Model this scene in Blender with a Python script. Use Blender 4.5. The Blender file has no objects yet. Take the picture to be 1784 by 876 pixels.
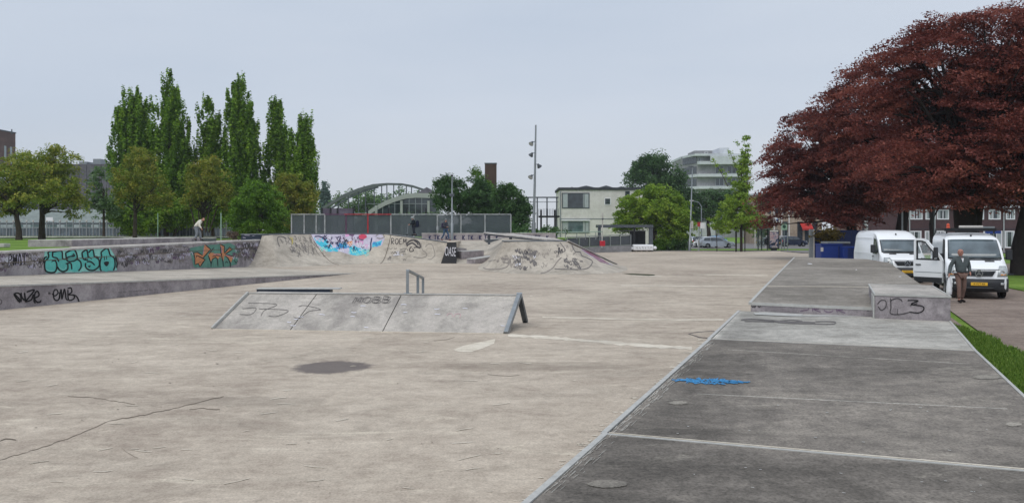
import bpy, bmesh, math, random
import numpy as np
from mathutils import Vector, Matrix
from mathutils.bvhtree import BVHTree
R = math.radians
random.seed(7); rng = np.random.default_rng(7)
S = bpy.context.scene
COL = S.collection

# ------------------------------------------------------------------ camera, sky, sun, exposure
EYE, F, HY, CX = 2.45, 1450.0, 400.0, 892.0      # eye height (m), focal length and horizon in photo pixels
cd = bpy.data.cameras.new('camera'); cam = bpy.data.objects.new('camera', cd); COL.objects.link(cam)
cam.location = (0, 0, EYE); cam.rotation_euler = (R(90), 0, 0)
cd.sensor_width = 36; cd.lens = F/1784*36; cd.shift_y = -(438-HY)/1784
cd.clip_start = .1; cd.clip_end = 6000
S.camera = cam
SUN_EL, SUN_AZ = 58, 205                          # azimuth clockwise from +Y: behind the camera, a little left
w = bpy.data.worlds.new('World'); S.world = w; w.use_nodes = True
wn, wl = w.node_tree.nodes, w.node_tree.links
bg = wn['Background']; bg.inputs[1].default_value = .1
sky = wn.new('ShaderNodeTexSky'); sky.sky_type = 'NISHITA'; sky.sun_disc = False
sky.sun_elevation = R(SUN_EL); sky.sun_rotation = R(SUN_AZ); sky.dust_density = 3
tc = wn.new('ShaderNodeTexCoord'); sx = wn.new('ShaderNodeSeparateXYZ'); wl.new(tc.outputs['Generated'], sx.inputs[0])
mp = wn.new('ShaderNodeMapping'); mp.inputs['Scale'].default_value = (1, 1, 4.5); wl.new(tc.outputs['Generated'], mp.inputs[0])
nz = wn.new('ShaderNodeTexNoise'); nz.inputs['Scale'].default_value = 1.3; nz.inputs['Detail'].default_value = 4; nz.inputs['Roughness'].default_value = .5
wl.new(mp.outputs[0], nz.inputs['Vector'])
gr = wn.new('ShaderNodeValToRGB'); wl.new(sx.outputs[2], gr.inputs[0])
e = gr.color_ramp.elements
e[0].position = 0; e[0].color = (6.6, 7.0, 7.55, 1); e[1].position = 1; e[1].color = (6.5, 7.2, 8.3, 1)
q = gr.color_ramp.elements.new(.14); q.color = (6.0, 6.7, 7.8, 1)
cr = wn.new('ShaderNodeValToRGB'); wl.new(nz.outputs[0], cr.inputs[0])
cr.color_ramp.elements[0].position = .32; cr.color_ramp.elements[0].color = (.90, .925, .95, 1)
cr.color_ramp.elements[1].position = .7; cr.color_ramp.elements[1].color = (1.08, 1.06, 1.035, 1)
mu = wn.new('ShaderNodeMix'); mu.data_type = 'RGBA'; mu.blend_type = 'MULTIPLY'; mu.inputs[0].default_value = 1
wl.new(gr.outputs[0], mu.inputs[6]); wl.new(cr.outputs[0], mu.inputs[7])
mx = wn.new('ShaderNodeMix'); mx.data_type = 'RGBA'; mx.inputs[0].default_value = .93
wl.new(sky.outputs[0], mx.inputs[6]); wl.new(mu.outputs[2], mx.inputs[7]); wl.new(mx.outputs[2], bg.inputs[0])
ld = bpy.data.lights.new('sun', 'SUN'); ld.energy = 1.5; ld.angle = R(50); ld.color = (1, .96, .9)
so = bpy.data.objects.new('sun', ld); COL.objects.link(so)
so.rotation_euler = (R(90-SUN_EL), 0, R(180-SUN_AZ)); so.location = (0, 0, 60)
S.view_settings.view_transform = 'Standard'; S.view_settings.look = 'None'
S.view_settings.gamma = 1; S.view_settings.exposure = 0; S.view_settings.use_curve_mapping = False
S.render.engine = 'CYCLES'
S.cycles.max_bounces = 6; S.cycles.transparent_max_bounces = 12
S.cycles.use_denoising = True

# ------------------------------------------------------------------ helpers
def G(px, py, z=0.):
    """point at height z that the photograph shows at (px, py)"""
    d = (EYE-z)*F/(py-HY); return Vector(((px-CX)/F*d, d, z))
def A(px, py, d):
    """point at distance d that the photograph shows at (px, py)"""
    return Vector(((px-CX)/F*d, d, EYE-(py-HY)/F*d))
def X(px, d): return (px-CX)/F*d
def Z(py, d): return EYE-(py-HY)/F*d
def s2l(c):
    c = c/255.; return c/12.92 if c <= .04045 else ((c+.055)/1.055)**2.4
def C(r, g, b, k=1.): return (s2l(r)*k, s2l(g)*k, s2l(b)*k, 1)

def tag(o, label=None, cat=None, group=None, kind=None):
    if label: o['label'] = label
    if cat: o['category'] = cat
    if group: o['group'] = group
    if kind: o['kind'] = kind
    return o
def thing(name, loc, label, cat, group=None, rz=0):
    o = bpy.data.objects.new(name, None); COL.objects.link(o); o.location = loc; o.rotation_euler.z = rz
    o.empty_display_size = .3
    return tag(o, label, cat, group)
def copy_tree(o, parent=None):
    c = o.copy(); COL.objects.link(c); c.parent = parent
    for ch in o.children: copy_tree(ch, c)
    return c

class B:
    """collects shapes, then links them as one mesh object"""
    def __init__(s): s.v = []; s.f = []; s.sm = False
    def add(s, vs, fs):
        n = len(s.v); s.v += [tuple(x) for x in vs]; s.f += [tuple(n+i for i in f) for f in fs]; return s
    def box(s, x0, x1, y0, y1, z0, z1, m=None):
        vs = [Vector((x, y, z)) for z in (z0, z1) for x, y in ((x0, y0), (x1, y0), (x1, y1), (x0, y1))]
        if m is not None: vs = [m @ v for v in vs]
        return s.add(vs, [(3, 2, 1, 0), (4, 5, 6, 7), (0, 1, 5, 4), (1, 2, 6, 5), (2, 3, 7, 6), (3, 0, 4, 7)])
    def prism(s, pts, z0, z1):
        """vertical prism over a ground polygon (counter-clockwise); z may be lists"""
        n = len(pts); a = z0 if hasattr(z0, '__len__') else [z0]*n; b = z1 if hasattr(z1, '__len__') else [z1]*n
        vs = [(p[0], p[1], a[i]) for i, p in enumerate(pts)]+[(p[0], p[1], b[i]) for i, p in enumerate(pts)]
        return s.add(vs, [tuple(range(n))[::-1], tuple(range(n, 2*n))]+[(i, (i+1) % n, n+(i+1) % n, n+i) for i in range(n)])
    def bar(s, a, b, w, h=None, up=(0, 0, 1)):
        """square bar between two points"""
        a, b = Vector(a), Vector(b); h = h or w; d = (b-a).normalized(); up = Vector(up)
        if abs(d.dot(up)) > .98: up = Vector((0, 1, 0))
        x = d.cross(up).normalized()*w/2; z = x.cross(d).normalized()*h/2
        vs = [p+sx*x+sz*z for p in (a, b) for sx, sz in ((-1, -1), (1, -1), (1, 1), (-1, 1))]
        return s.add(vs, [(0, 1, 2, 3), (7, 6, 5, 4), (0, 4, 5, 1), (1, 5, 6, 2), (2, 6, 7, 3), (3, 7, 4, 0)])
    def tube(s, pts, rad, n=8, cap=True):
        pts = [Vector(p) for p in pts]; rr = rad if hasattr(rad, '__len__') else [rad]*len(pts)
        vs = []; prev = None
        for i, p in enumerate(pts):
            d = (pts[min(i+1, len(pts)-1)]-pts[max(i-1, 0)])
            d = d.normalized() if d.length > 1e-9 else Vector((0, 0, 1))
            if prev is None:
                u = Vector((1, 0, 0)) if abs(d.x) < .9 else Vector((0, 1, 0)); u = (u-d*u.dot(d)).normalized()
            else:
                u = prev-d*prev.dot(d); u = u.normalized() if u.length > 1e-6 else Vector((1, 0, 0))
            prev = u; v = d.cross(u)
            for k in range(n):
                a = 2*math.pi*k/n; vs.append(p+(u*math.cos(a)+v*math.sin(a))*rr[i])
        fs = [(i*n+k, i*n+(k+1) % n, (i+1)*n+(k+1) % n, (i+1)*n+k) for i in range(len(pts)-1) for k in range(n)]
        if cap: fs += [tuple(range(n))[::-1], tuple((len(pts)-1)*n+k for k in range(n))]
        return s.add(vs, fs)
    def grid(s, rows):
        """rows: equal-length lists of points"""
        m = len(rows[0]); vs = [p for r in rows for p in r]
        return s.add(vs, [(i*m+j, i*m+j+1, (i+1)*m+j+1, (i+1)*m+j) for i in range(len(rows)-1) for j in range(m-1)])
    def ball(s, c, r, n=10, m=8, e=(1, 1, 1), mat=None):
        vs = []; c = Vector(c)
        for i in range(m+1):
            th = math.pi*i/m
            for k in range(n):
                a = 2*math.pi*k/n; v = Vector((math.sin(th)*math.cos(a)*e[0], math.sin(th)*math.sin(a)*e[1], math.cos(th)*e[2]))*r
                if mat is not None: v = mat @ v
                vs.append(c+v)
        return s.add(vs, [(i*n+k, (i+1)*n+k, (i+1)*n+(k+1) % n, i*n+(k+1) % n) for i in range(m) for k in range(n)])
    def lathe(s, c, axis, prof, n=16):
        """prof: (radius, height) pairs along axis"""
        c = Vector(c); d = Vector(axis).normalized()
        u = Vector((1, 0, 0)) if abs(d.x) < .9 else Vector((0, 1, 0)); u = (u-d*u.dot(d)).normalized(); v = d.cross(u)
        vs = [c+d*h+(u*math.cos(2*math.pi*k/n)+v*math.sin(2*math.pi*k/n))*r for r, h in prof for k in range(n)]
        fs = [(i*n+k, i*n+(k+1) % n, (i+1)*n+(k+1) % n, (i+1)*n+k) for i in range(len(prof)-1) for k in range(n)]
        return s.add(vs, fs)
    def build(s, name, mat, parent=None, label=None, smooth=False, bevel=0, kind=None, seg=2, auto=None):
        me = bpy.data.meshes.new(name); me.from_pydata(s.v, [], s.f); me.update()
        me.materials.append(mat)
        if smooth or auto: me.polygons.foreach_set('use_smooth', [True]*len(me.polygons))
        if auto: me.set_sharp_from_angle(angle=R(auto))
        o = bpy.data.objects.new(name, me); COL.objects.link(o)
        if parent is not None:
            o.parent = parent
        if bevel:
            b = o.modifiers.new('bevel', 'BEVEL'); b.width = bevel; b.segments = seg; b.limit_method = 'ANGLE'; b.angle_limit = R(35)
        if label: o['label'] = label
        if kind: o['kind'] = kind
        return o

def text(name, body, size, mat, parent, loc, rot, extrude=.003, label=None, align='CENTER', sx=1):
    cu = bpy.data.curves.new(name, 'FONT'); cu.body = body; cu.size = size; cu.extrude = extrude
    cu.align_x = align; cu.align_y = 'CENTER'; cu.materials.append(mat)
    o = bpy.data.objects.new(name, cu); COL.objects.link(o); o.parent = parent; o.location = loc; o.rotation_euler = rot; o.scale.x = sx
    if label: o['label'] = label
    return o

# ------------------------------------------------------------------ materials
class N:
    def __init__(s, name, rough=.8, metal=0., spec=.3):
        s.m = bpy.data.materials.new(name); s.m.use_nodes = True; s.t = s.m.node_tree
        s.b = s.t.nodes['Principled BSDF']; s.b.inputs['Roughness'].default_value = rough
        s.b.inputs['Metallic'].default_value = metal; s.b.inputs['Specular IOR Level'].default_value = spec
        s.tc = None
    def n(s, k, **kw):
        x = s.t.nodes.new('ShaderNode'+k)
        for a, b in kw.items(): setattr(x, a, b)
        return x
    def lk(s, a, b): s.t.links.new(a, b)
    def co(s, scale=(1, 1, 1), rot=(0, 0, 0), space='Object'):
        if s.tc is None: s.tc = s.n('TexCoord')
        mp = s.n('Mapping'); mp.inputs['Scale'].default_value = scale; mp.inputs['Rotation'].default_value = rot
        s.lk(s.tc.outputs[space], mp.inputs[0]); return mp.outputs[0]
    def noise(s, vec, scale, detail=4, rough=.5, dist=0):
        x = s.n('TexNoise'); x.inputs['Scale'].default_value = scale; x.inputs['Detail'].default_value = detail
        x.inputs['Roughness'].default_value = rough; x.inputs['Distortion'].default_value = dist; s.lk(vec, x.inputs['Vector']); return x.outputs[0]
    def ramp(s, fac, stops):
        x = s.n('ValToRGB'); s.lk(fac, x.inputs[0]); el = x.color_ramp.elements
        for i, (p, c) in enumerate(stops):
            if not hasattr(c, '__len__'): c = (c, c, c, 1)
            if i < 2: el[i].position = p; el[i].color = c
            else: k = el.new(p); k.color = c
        return x.outputs[0]
    def mix(s, fac, a, b, mode='MIX'):
        x = s.n('Mix', data_type='RGBA', blend_type=mode)
        for sock, val in ((x.inputs[0], fac), (x.inputs[6], a), (x.inputs[7], b)):
            if isinstance(val, bpy.types.NodeSocket): s.lk(val, sock)
            else: sock.default_value = val
        return x.outputs[2]
    def math(s, x, k):
        m_ = s.n('Math', operation='MULTIPLY'); s.lk(x, m_.inputs[0]); m_.inputs[1].default_value = k; return m_.outputs[0]
    def base(s, c):
        if isinstance(c, bpy.types.NodeSocket): s.lk(c, s.b.inputs['Base Color'])
        else: s.b.inputs['Base Color'].default_value = c
        return s
    def bump(s, h, st=.3, dist=.01):
        x = s.n('Bump'); x.inputs['Strength'].default_value = st; x.inputs['Distance'].default_value = dist
        s.lk(h, x.inputs['Height']); s.lk(x.outputs[0], s.b.inputs['Normal']); return s
    def rough(s, f): s.lk(f, s.b.inputs['Roughness']); return s

def m_flat(name, c, rough=.6, metal=0., spec=.3, var=.12, scale=3., bump=0):
    """paint or metal with a little unevenness and wear"""
    n = N(name, rough, metal, spec); v = n.co()
    f = n.noise(v, scale, 6, .65)
    n.base(n.mix(1., c, n.ramp(f, [(.3, 1-var), (.7, 1+var*.6)]), 'MULTIPLY'))
    if bump: n.bump(n.noise(v, scale*8, 4), bump, .01)
    return n.m
def m_concrete(name, lo, mid, hi, streak=(.25, 2.2, 1), bump=.35, speck=.5, big=.16, rot=0, stain=.75, pale=None, rough=.85, con=1., spots=None, edge=None, flecks=0.):
    n = N(name, rough, spec=.25); v = n.co(); vs = n.co(streak, (0, 0, rot))
    a = n.noise(v, big, 5, .6, .6); b = n.noise(vs, 1.0, 9, .7, .5); c = n.noise(v, 2.1, 12, .78, .3)
    f = n.mix(.45, a, b); f = n.mix(.4, f, c)
    w_ = .06/con
    col = n.ramp(f, [(.5-w_, lo), (.5, mid), (.5+w_, hi)])
    st = n.ramp(n.noise(n.co((.45, 1.1, 1), (0, 0, .5)), .55, 9, .78, .8), [(.34, stain), (.49, 1.)])
    col = n.mix(1., col, st, 'MULTIPLY')
    if pale:
        pm = n.ramp(n.noise(n.co((.5, 1.6, 1), (0, 0, -.2)), .9, 11, .82, 1.2), [(.55, 0.), (.66, .75)])
        col = n.mix(pm, col, pale)
    sp = n.noise(v, 38, 3, .6); s2_ = n.noise(v, 9, 6, .8)
    col = n.mix(speck, col, n.ramp(sp, [(.3, .6), (.5, 1.), (.72, 1.25)]), 'MULTIPLY')
    col = n.mix(speck*.8, col, n.ramp(s2_, [(.36, .72), (.5, 1.), (.64, 1.2)]), 'MULTIPLY')
    for k_, (s_, r_) in enumerate(((.8, .4), (1.9, 1.7), (.35, 2.6))):          # meandering wheel marks and hairlines
        w2 = n.noise(n.co((1, 1, 1), (0, 0, r_)), s_, 2.5, .45, 1.1+k_)
        col = n.mix(1., col, n.ramp(w2, [(.4965, 1.), (.499, 1.05 if k_ != 1 else .94), (.5015, 1.05 if k_ != 1 else .94), (.504, 1.)]), 'MULTIPLY')
    if flecks:
        vo = n.n('TexVoronoi'); vo.inputs['Scale'].default_value = 7; vo.inputs['Randomness'].default_value = 1; n.lk(n.co((1, 1.4, 1)), vo.inputs['Vector'])
        fm = n.ramp(vo.outputs['Distance'], [(.05, flecks), (.1, 0.)])
        gate = n.ramp(n.noise(v, 3.1, 2), [(.53, 0.), (.56, 1.)])
        col = n.mix(n.mix(1., fm, gate, 'MULTIPLY'), col, pale or hi)
        vo = n.n('TexVoronoi'); vo.inputs['Scale'].default_value = 3; n.lk(n.co((1.1, .9, 1), (0, 0, 1)), vo.inputs['Vector'])
        fm = n.ramp(vo.outputs['Distance'], [(.02, flecks*.8), (.04, 0.)])
        col = n.mix(fm, col, C(96, 88, 80))
    wob = n.noise(v, 2.6, 6, .7)
    for sx_, sy_, rx_, ry_, amt, cc_ in (spots or ()):            # soft edged stains in the floor itself
        mp = n.n('Mapping'); mp.vector_type = 'TEXTURE'; mp.inputs['Location'].default_value = (sx_, sy_, 0); mp.inputs['Scale'].default_value = (rx_, ry_, 1); n.lk(n.tc.outputs['Object'], mp.inputs[0])
        sep = n.n('SeparateXYZ'); n.lk(mp.outputs[0], sep.inputs[0]); cmb = n.n('CombineXYZ'); n.lk(sep.outputs[0], cmb.inputs[0]); n.lk(sep.outputs[1], cmb.inputs[1])
        ln = n.n('VectorMath', operation='LENGTH'); n.lk(cmb.outputs[0], ln.inputs[0])
        ad = n.n('Math', operation='ADD'); n.lk(ln.outputs['Value'], ad.inputs[0]); n.lk(wob, ad.inputs[1])
        m_ = n.ramp(n.math(ad.outputs[0], .5), [(.66, amt), (.78, 0.)])
        col = n.mix(m_, col, cc_)
    if edge:                                                      # dirt that gathers along one edge: (point, direction inward)
        (ex, ey), (nx_, ny_) = edge
        sep = n.n('SeparateXYZ'); n.lk(n.tc.outputs['Object'], sep.inputs[0])
        a1 = n.n('Math', operation='MULTIPLY_ADD'); n.lk(sep.outputs[0], a1.inputs[0]); a1.inputs[1].default_value = nx_; a1.inputs[2].default_value = -ex*nx_-ey*ny_
        a2 = n.n('Math', operation='MULTIPLY_ADD'); n.lk(sep.outputs[1], a2.inputs[0]); a2.inputs[1].default_value = ny_; n.lk(a1.outputs[0], a2.inputs[2])
        a3 = n.n('Math', operation='MULTIPLY_ADD'); n.lk(wob, a3.inputs[0]); a3.inputs[1].default_value = .5; n.lk(a2.outputs[0], a3.inputs[2])
        col = n.mix(1., col, n.ramp(n.math(a3.outputs[0], .5), [(.12, 1.22), (.19, .78), (.34, .72), (.75, 1.)]), 'MULTIPLY')
    n.base(col)
    n.bump(n.mix(.5, c, sp), bump, .006)
    return n.m
def m_leaf(name, c0, c1, c2, trans=.35):
    n = N(name, .55, spec=.25)
    at = n.n('Attribute', attribute_name='tint')
    col = n.ramp(at.outputs['Fac'], [(0., c0), (1., c2), (.5, c1)])
    n.base(col)
    tr = n.n('BsdfTranslucent'); n.lk(col, tr.inputs[0])
    mxs = n.n('MixShader'); mxs.inputs[0].default_value = trans
    n.lk(n.b.outputs[0], mxs.inputs[1]); n.lk(tr.outputs[0], mxs.inputs[2])
    n.lk(mxs.outputs[0], n.t.nodes['Material Output'].inputs[0])
    return n.m
def m_glass(name, c, rough=.06, spec=.8):
    n = N(name, rough, spec=spec); v = n.co()
    n.base(n.mix(1., c, n.ramp(n.noise(v, 1.2, 3), [(.35, .6), (.65, 1.3)]), 'MULTIPLY')); return n.m

mt = {}
mt['slab'] = m_concrete('beige_concrete', C(155, 142, 129), C(181, 169, 154), C(202, 190, 174), streak=(.6, 1.3, 1), stain=.80, pale=C(216, 206, 187), con=.62, speck=.6, flecks=.5,
    spots=[(-3.23, 14.85, .70, .72, .85, C(96, 89, 88)), (-3.8, 11.9, 1.2, .35, .35, C(120, 110, 100)), (-2.6, 24.2, 2.6, .9, .4, C(110, 102, 94)), (-6.2, 9.3, .5, .35, .5, C(120, 112, 102)), (.5, 15, 1.8, .5, .3, C(120, 110, 98))])
mt['bowl'] = m_concrete('smooth_concrete', C(152, 145, 134), C(176, 168, 156), C(194, 186, 173), streak=(1, 1, 2.5), speck=.35, big=.4, con=.75, stain=.84, pale=C(216, 206, 190))
mt['funbox'] = m_concrete('grey_concrete_panel', C(152, 147, 142), C(172, 167, 160), C(188, 182, 175), streak=(1, 1, 1), speck=.4, big=.5, stain=.82, pale=C(206, 201, 190), flecks=.6)
mt['mid_slab'] = m_concrete('pale_grey_slab', C(150, 147, 140), C(172, 169, 162), C(190, 186, 178), streak=(.5, 1.6, 1), rot=.38, speck=.6, big=.3, bump=.4, stain=.78, pale=C(200, 195, 186), flecks=.4, edge=((-2.03, -3.59), (.931, -.365)))
mt['ramp_slab'] = m_concrete('worn_grey_slab', C(116, 111, 103), C(138, 132, 124), C(158, 152, 143), streak=(.6, 1.3, 1), rot=.1, speck=.8, big=.25, bump=.4, stain=.72, pale=C(170, 163, 152), con=.75)
mt['dark_slab'] = m_concrete('dark_exposed_aggregate', C(100, 95, 89), C(122, 116, 109), C(144, 137, 128), streak=(.5, 1.6, 1), rot=.38, speck=1., big=.3, bump=.6, stain=.7, pale=C(160, 154, 143), con=.8, flecks=.8, edge=((-2.03, -3.59), (.931, -.365)))
mt['wall'] = m_concrete('purple_grey_concrete', C(134, 128, 131), C(158, 151, 154), C(176, 170, 171), streak=(1, 1, .6), speck=.4, big=.5, stain=.72)
mt['cap'] = m_concrete('pale_concrete_cap', C(176, 172, 168), C(196, 192, 188), C(212, 208, 203), streak=(1, 1, 1), speck=.3, big=.5)
mt['path'] = m_concrete('brown_asphalt_path', C(122, 108, 99), C(136, 122, 112), C(150, 136, 125), speck=.8, big=.3, stain=.8)
mt['asphalt'] = m_concrete('street_asphalt', C(104, 102, 104), C(124, 122, 122), C(142, 139, 138), speck=.6)
mt['joint'] = m_concrete('pale_joint_sealer', C(192, 183, 167), C(210, 201, 185), C(222, 214, 199), speck=.3)
mt['crack'] = m_flat('dark_crack', C(116, 106, 95), .95, var=.3)
mt['stain'] = m_concrete('oil_stained_concrete', C(84, 78, 78), C(98, 92, 91), C(112, 106, 103), speck=.6, big=1.2)
mt['edge'] = m_flat('galvanised_edge', C(184, 184, 180), .6, .1, .5, .2, 8)
mt['galv'] = m_flat('galvanised_steel', C(150, 156, 160), .45, .6, .5, .18, 6)
mt['galv_dark'] = m_flat('weathered_steel', C(92, 98, 104), .5, .5, .5, .2, 5)
mt['black_metal'] = m_flat('black_painted_metal', C(30, 32, 36), .5, .0, .4, .2, 4)
mt['blue_metal'] = m_flat('dark_blue_steel', C(44, 54, 70), .5, .2, .4, .2, 4)
mt['white_paint'] = m_flat('white_paint', C(232, 234, 238), .35, 0, .5, .05, 1.5)
mt['ink_black'] = m_flat('black_spray_paint', C(26, 25, 28), .6, var=.2)
mt['ink_grey'] = m_flat('faded_grey_spray_paint', C(108, 104, 103), .8, var=.2)
mt['ink_grey2'] = m_flat('pale_faded_spray_paint', C(138, 131, 125), .8, var=.2)
mt['ink_dark'] = m_flat('faded_black_spray_paint', C(72, 69, 71), .8, var=.2)
mt['ink_purple'] = m_flat('purple_spray_paint', C(112, 88, 116), .8, var=.2)
mt['ink_white'] = m_flat('white_spray_paint', C(214, 214, 222), .7, var=.12)
mt['ink_teal'] = m_flat('teal_spray_paint', C(98, 196, 186), .6, var=.2, scale=2)
mt['ink_teal2'] = m_flat('pale_mint_spray_paint', C(150, 216, 204), .6, var=.15)
mt['ink_green'] = m_flat('dull_green_spray_paint', C(98, 148, 132), .7, var=.25, scale=2)
mt['ink_orange'] = m_flat('orange_spray_paint', C(206, 138, 92), .6, var=.2, scale=3)
mt['ink_cyan'] = m_flat('cyan_spray_paint', C(72, 190, 214), .6, var=.2, scale=2)
mt['ink_pink'] = m_flat('pink_spray_paint', C(214, 156, 200), .6, var=.2)
mt['ink_lilac'] = m_flat('lilac_spray_paint', C(196, 190, 208), .6, var=.2)
mt['ink_red'] = m_flat('red_spray_paint', C(202, 70, 98), .6, var=.2)
mt['ink_blue'] = m_flat('blue_spray_paint', C(62, 146, 204), .7, var=.25, scale=6)
mt['ink_navy'] = m_flat('navy_spray_paint', C(40, 44, 84), .7, var=.25)
mt['glass'] = m_glass('dark_window_glass', C(58, 66, 72))
mt['glass_car'] = m_glass('car_glass', C(92, 104, 110), .05, 1.)
mt['glass_green'] = m_glass('greenish_window_glass', C(82, 104, 106))
mt['curtain'] = m_flat('pale_curtain', C(176, 184, 186), .9)
mt['bark'] = m_flat('brown_bark', C(70, 62, 54), .95, var=.35, scale=5, bump=.6)
mt['bark_dark'] = m_flat('dark_beech_bark', C(46, 40, 39), .95, var=.35, scale=4, bump=.6)
mt['skin'] = m_flat('skin', C(188, 142, 124), .6)
import mathutils.noise
def m_grass(name):
    n = N(name, .9, spec=.1); v = n.co()
    a = n.noise(v, .35, 5, .6); b = n.noise(v, 9, 6, .7)
    c = n.ramp(n.mix(.5, a, b), [(.36, C(78, 104, 42)), (.5, C(106, 136, 56)), (.64, C(134, 156, 76))])
    n.base(c); n.bump(b, .8, .04); return n.m
mt['grass'] = m_grass('lawn_grass')
mt['blade'] = m_leaf('grass_blade', C(70, 100, 34), C(100, 134, 50), C(138, 162, 76))

# ------------------------------------------------------------------ ground and terrain
B().add([(-900, -300, -.03), (1200, -300, -.03), (1200, 3000, -.03), (-900, 3000, -.03)], [(0, 1, 2, 3)]).build('ground', mt['grass'], kind='structure')
slab = B().prism([(-60, -25), (-6, -25), (8.2, 13), (26.5, 60), (34, 76), (60, 95), (4, 96), (-60, 96)], -.5, 0).build('skate_park_floor', mt['slab'], kind='structure')
B().add([(60, 107, -.012), (-10, 107, -.012), (-10, 152, -.012), (160, 152, -.012), (160, 84, -.012), (60, 84, -.012)], [(5, 4, 3, 2, 1, 0)]).build('road', mt['asphalt'], kind='structure')
B().add([(3.4, 0, .004), (16, 0, .004), (48, 60, .004), (26.9, 60, .004)], [(0, 1, 2, 3)]).build('footpath', mt['path'], kind='structure')
# pavement in front of the far houses
B().prism([(30, 86), (130, 86), (130, 93), (30, 93)], -.1, .1).build('pavement', mt['asphalt'], kind='structure')

def P2(p): return (p[0], p[1])
# upper terrain on the left and behind the bowls
LZ = 1.58
B().prism([(-160, 12), (-21.6, 12), (-19.9, 31.6), (-17.9, 54.6), (-17.5, 57.2), (-26, 66), (-26, 82), (-160, 82)], -.5, LZ).build('upper_lawn', mt['grass'], kind='structure')
B().prism([(-26.001, 65.9), (-17.2, 57.3), (-14.8, 60.9), (-4.35, 62.5), (-4.35, 71), (4.2, 71), (4.2, 78), (-160, 140), (-160, 82.02), (-26.001, 82.02)], -.5, 1.5).build('upper_terrain', mt['slab'], kind='structure')
B().prism([(-160, 140), (4.2, 78), (4.2, 94), (14, 96), (14, 140)], -.5, 1.42).build('planting_bed', mt['grass'], kind='structure')
# plaza bank climbing to the upper level
bnk = B().prism([(-4.36, 60.3), (-.5, 60.3), (-.5, 71.01), (-4.36, 71.01)], [-.5]*4, [.004, .004, 1.5, 1.5]).build('plaza_bank', mt['bowl'], kind='structure')

# ------------------------------------------------------------------ left wedge ledge and the graffiti wall
P1 = G(620, 476); Pb0 = G(0, 540); dl = (Pb0-P1); k = 1.75
Pe = P1+dl*k; zt = .75
B0, B1 = Vector((-19.4, 31.6, 0)), Vector((-17.4, 54.65, 0)); Be = B0+(B0-B1)*.9; Bw = B0+(B1-B0)*1.12
ledge = thing('wedge_ledge', (P1.x, P1.y, 0), 'long low purple grey concrete wedge tagged OUZE and EMB, rising to the left', 'skate ledge')
ledge_off = ledge.location.copy()
def loc(v, t): return Vector(v)-t.location
rows = []
front = [P1+dl*(k*i/14) for i in range(15)]
hz = [max(.004, zt*k*i/14) for i in range(15)]
back = [B1+(Be-B1)*(i/14) for i in range(15)]
b = B(); b.grid([[loc((p.x, p.y, -.2), ledge) for p in front], [loc((p.x, p.y, z), ledge) for p, z in zip(front, hz)]])
side = b.build('side_wall', mt['wall'], ledge)
b = B(); nr = 6
b.grid([[loc((f.x+(g.x-f.x)*j/nr, f.y+(g.y-f.y)*j/nr, z+.0*j), ledge) for f, g, z in zip(front, back, hz)] for j in range(nr+1)][::-1])
b.build('top_surface', mt['bowl'], ledge)
b = B()
for i in range(14):
    a0, a1 = front[i], front[i+1]
    b.bar(loc((a0.x, a0.y, hz[i]-.02), ledge), loc((a1.x, a1.y, hz[i+1]-.02), ledge), .05, .05)
b.build('steel_edge', mt['edge'], ledge)

gw = thing('graffiti_wall', (B0.x, B0.y, 0), 'long purple grey concrete wall with teal and orange graffiti letters', 'wall')
nn = Vector((-(B1-B0).y, (B1-B0).x, 0)).normalized()       # pointing away from the park (left)
def wall_top(p): return 1.60+(p.y-31.6)/23*.14
Wn = 24
wl_pts = [Be+(Bw-Be)*(i/Wn) for i in range(Wn+1)]
b = B(); b.grid([[loc((p.x, p.y, -.2), gw) for p in wl_pts], [loc((p.x, p.y, wall_top(p)), gw) for p in wl_pts]])
wallface = b.build('wall_face', mt['wall'], gw)
b = B()
for i in range(Wn):
    a0, a1 = wl_pts[i], wl_pts[i+1]
    b.add([loc(v, gw) for v in ((a0.x+.03, a0.y, wall_top(a0)-.06), (a1.x+.03, a1.y, wall_top(a1)-.06), (a1.x+.03, a1.y, wall_top(a1)+.02), (a0.x+.03, a0.y, wall_top(a0)+.02),
          (a0.x-.55, a0.y, wall_top(a0)+.02), (a1.x-.55, a1.y, wall_top(a1)+.02))], [(0, 1, 2, 3), (3, 2, 5, 4)])
b.build('coping', mt['cap'], gw)
b = B()
for i in range(Wn):
    a0, a1 = wl_pts[i], wl_pts[i+1]
    b.bar(loc((a0.x+.012, a0.y, .5*wall_top(a0)+.38), gw), loc((a1.x+.012, a1.y, .5*wall_top(a1)+.38), gw), .012, .03)
b.build('formwork_joint', mt['crack'], gw)

# low wall behind it on the upper level
w2a, w2b = A(125, 417, 42), A(352, 415, 60)
w2 = thing('low_seat_wall', (w2a.x, w2a.y, LZ), 'low grey concrete seat wall on the upper level behind the graffiti wall', 'wall')
dv = (w2b-w2a); dv.z = 0; dn = Vector((-dv.y, dv.x, 0)).normalized()*2.2
q = [w2a, w2b, w2b+dn, w2a+dn]
b = B(); b.prism([P2(loc(p, w2)) for p in q], -.1, [.32, .27, .27, .32]); b.build('wall_body', mt['wall'], w2)
b = B(); b.prism([P2(loc(p, w2)) for p in q], [.323, .273, .273, .323], [.36, .31, .31, .36]); b.build('top_slab', mt['cap'], w2)
w3a, w3b = A(346, 417, 61), A(398, 417, 64)
lw = thing('shaded_low_wall', (w3a.x, w3a.y, LZ), 'low wall behind the bending skater, its shaded side painted dark', 'wall')
B().box(-5.5, w3b.x-w3a.x, 0, .4, -.1, .22).build('wall_body', mt['galv_dark'], lw)  # dark tone stands in for shade on this side of the wall
B().box(-5.5, w3b.x-w3a.x, -.02, .42, .222, .27).build('top_slab', mt['cap'], lw)
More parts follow.
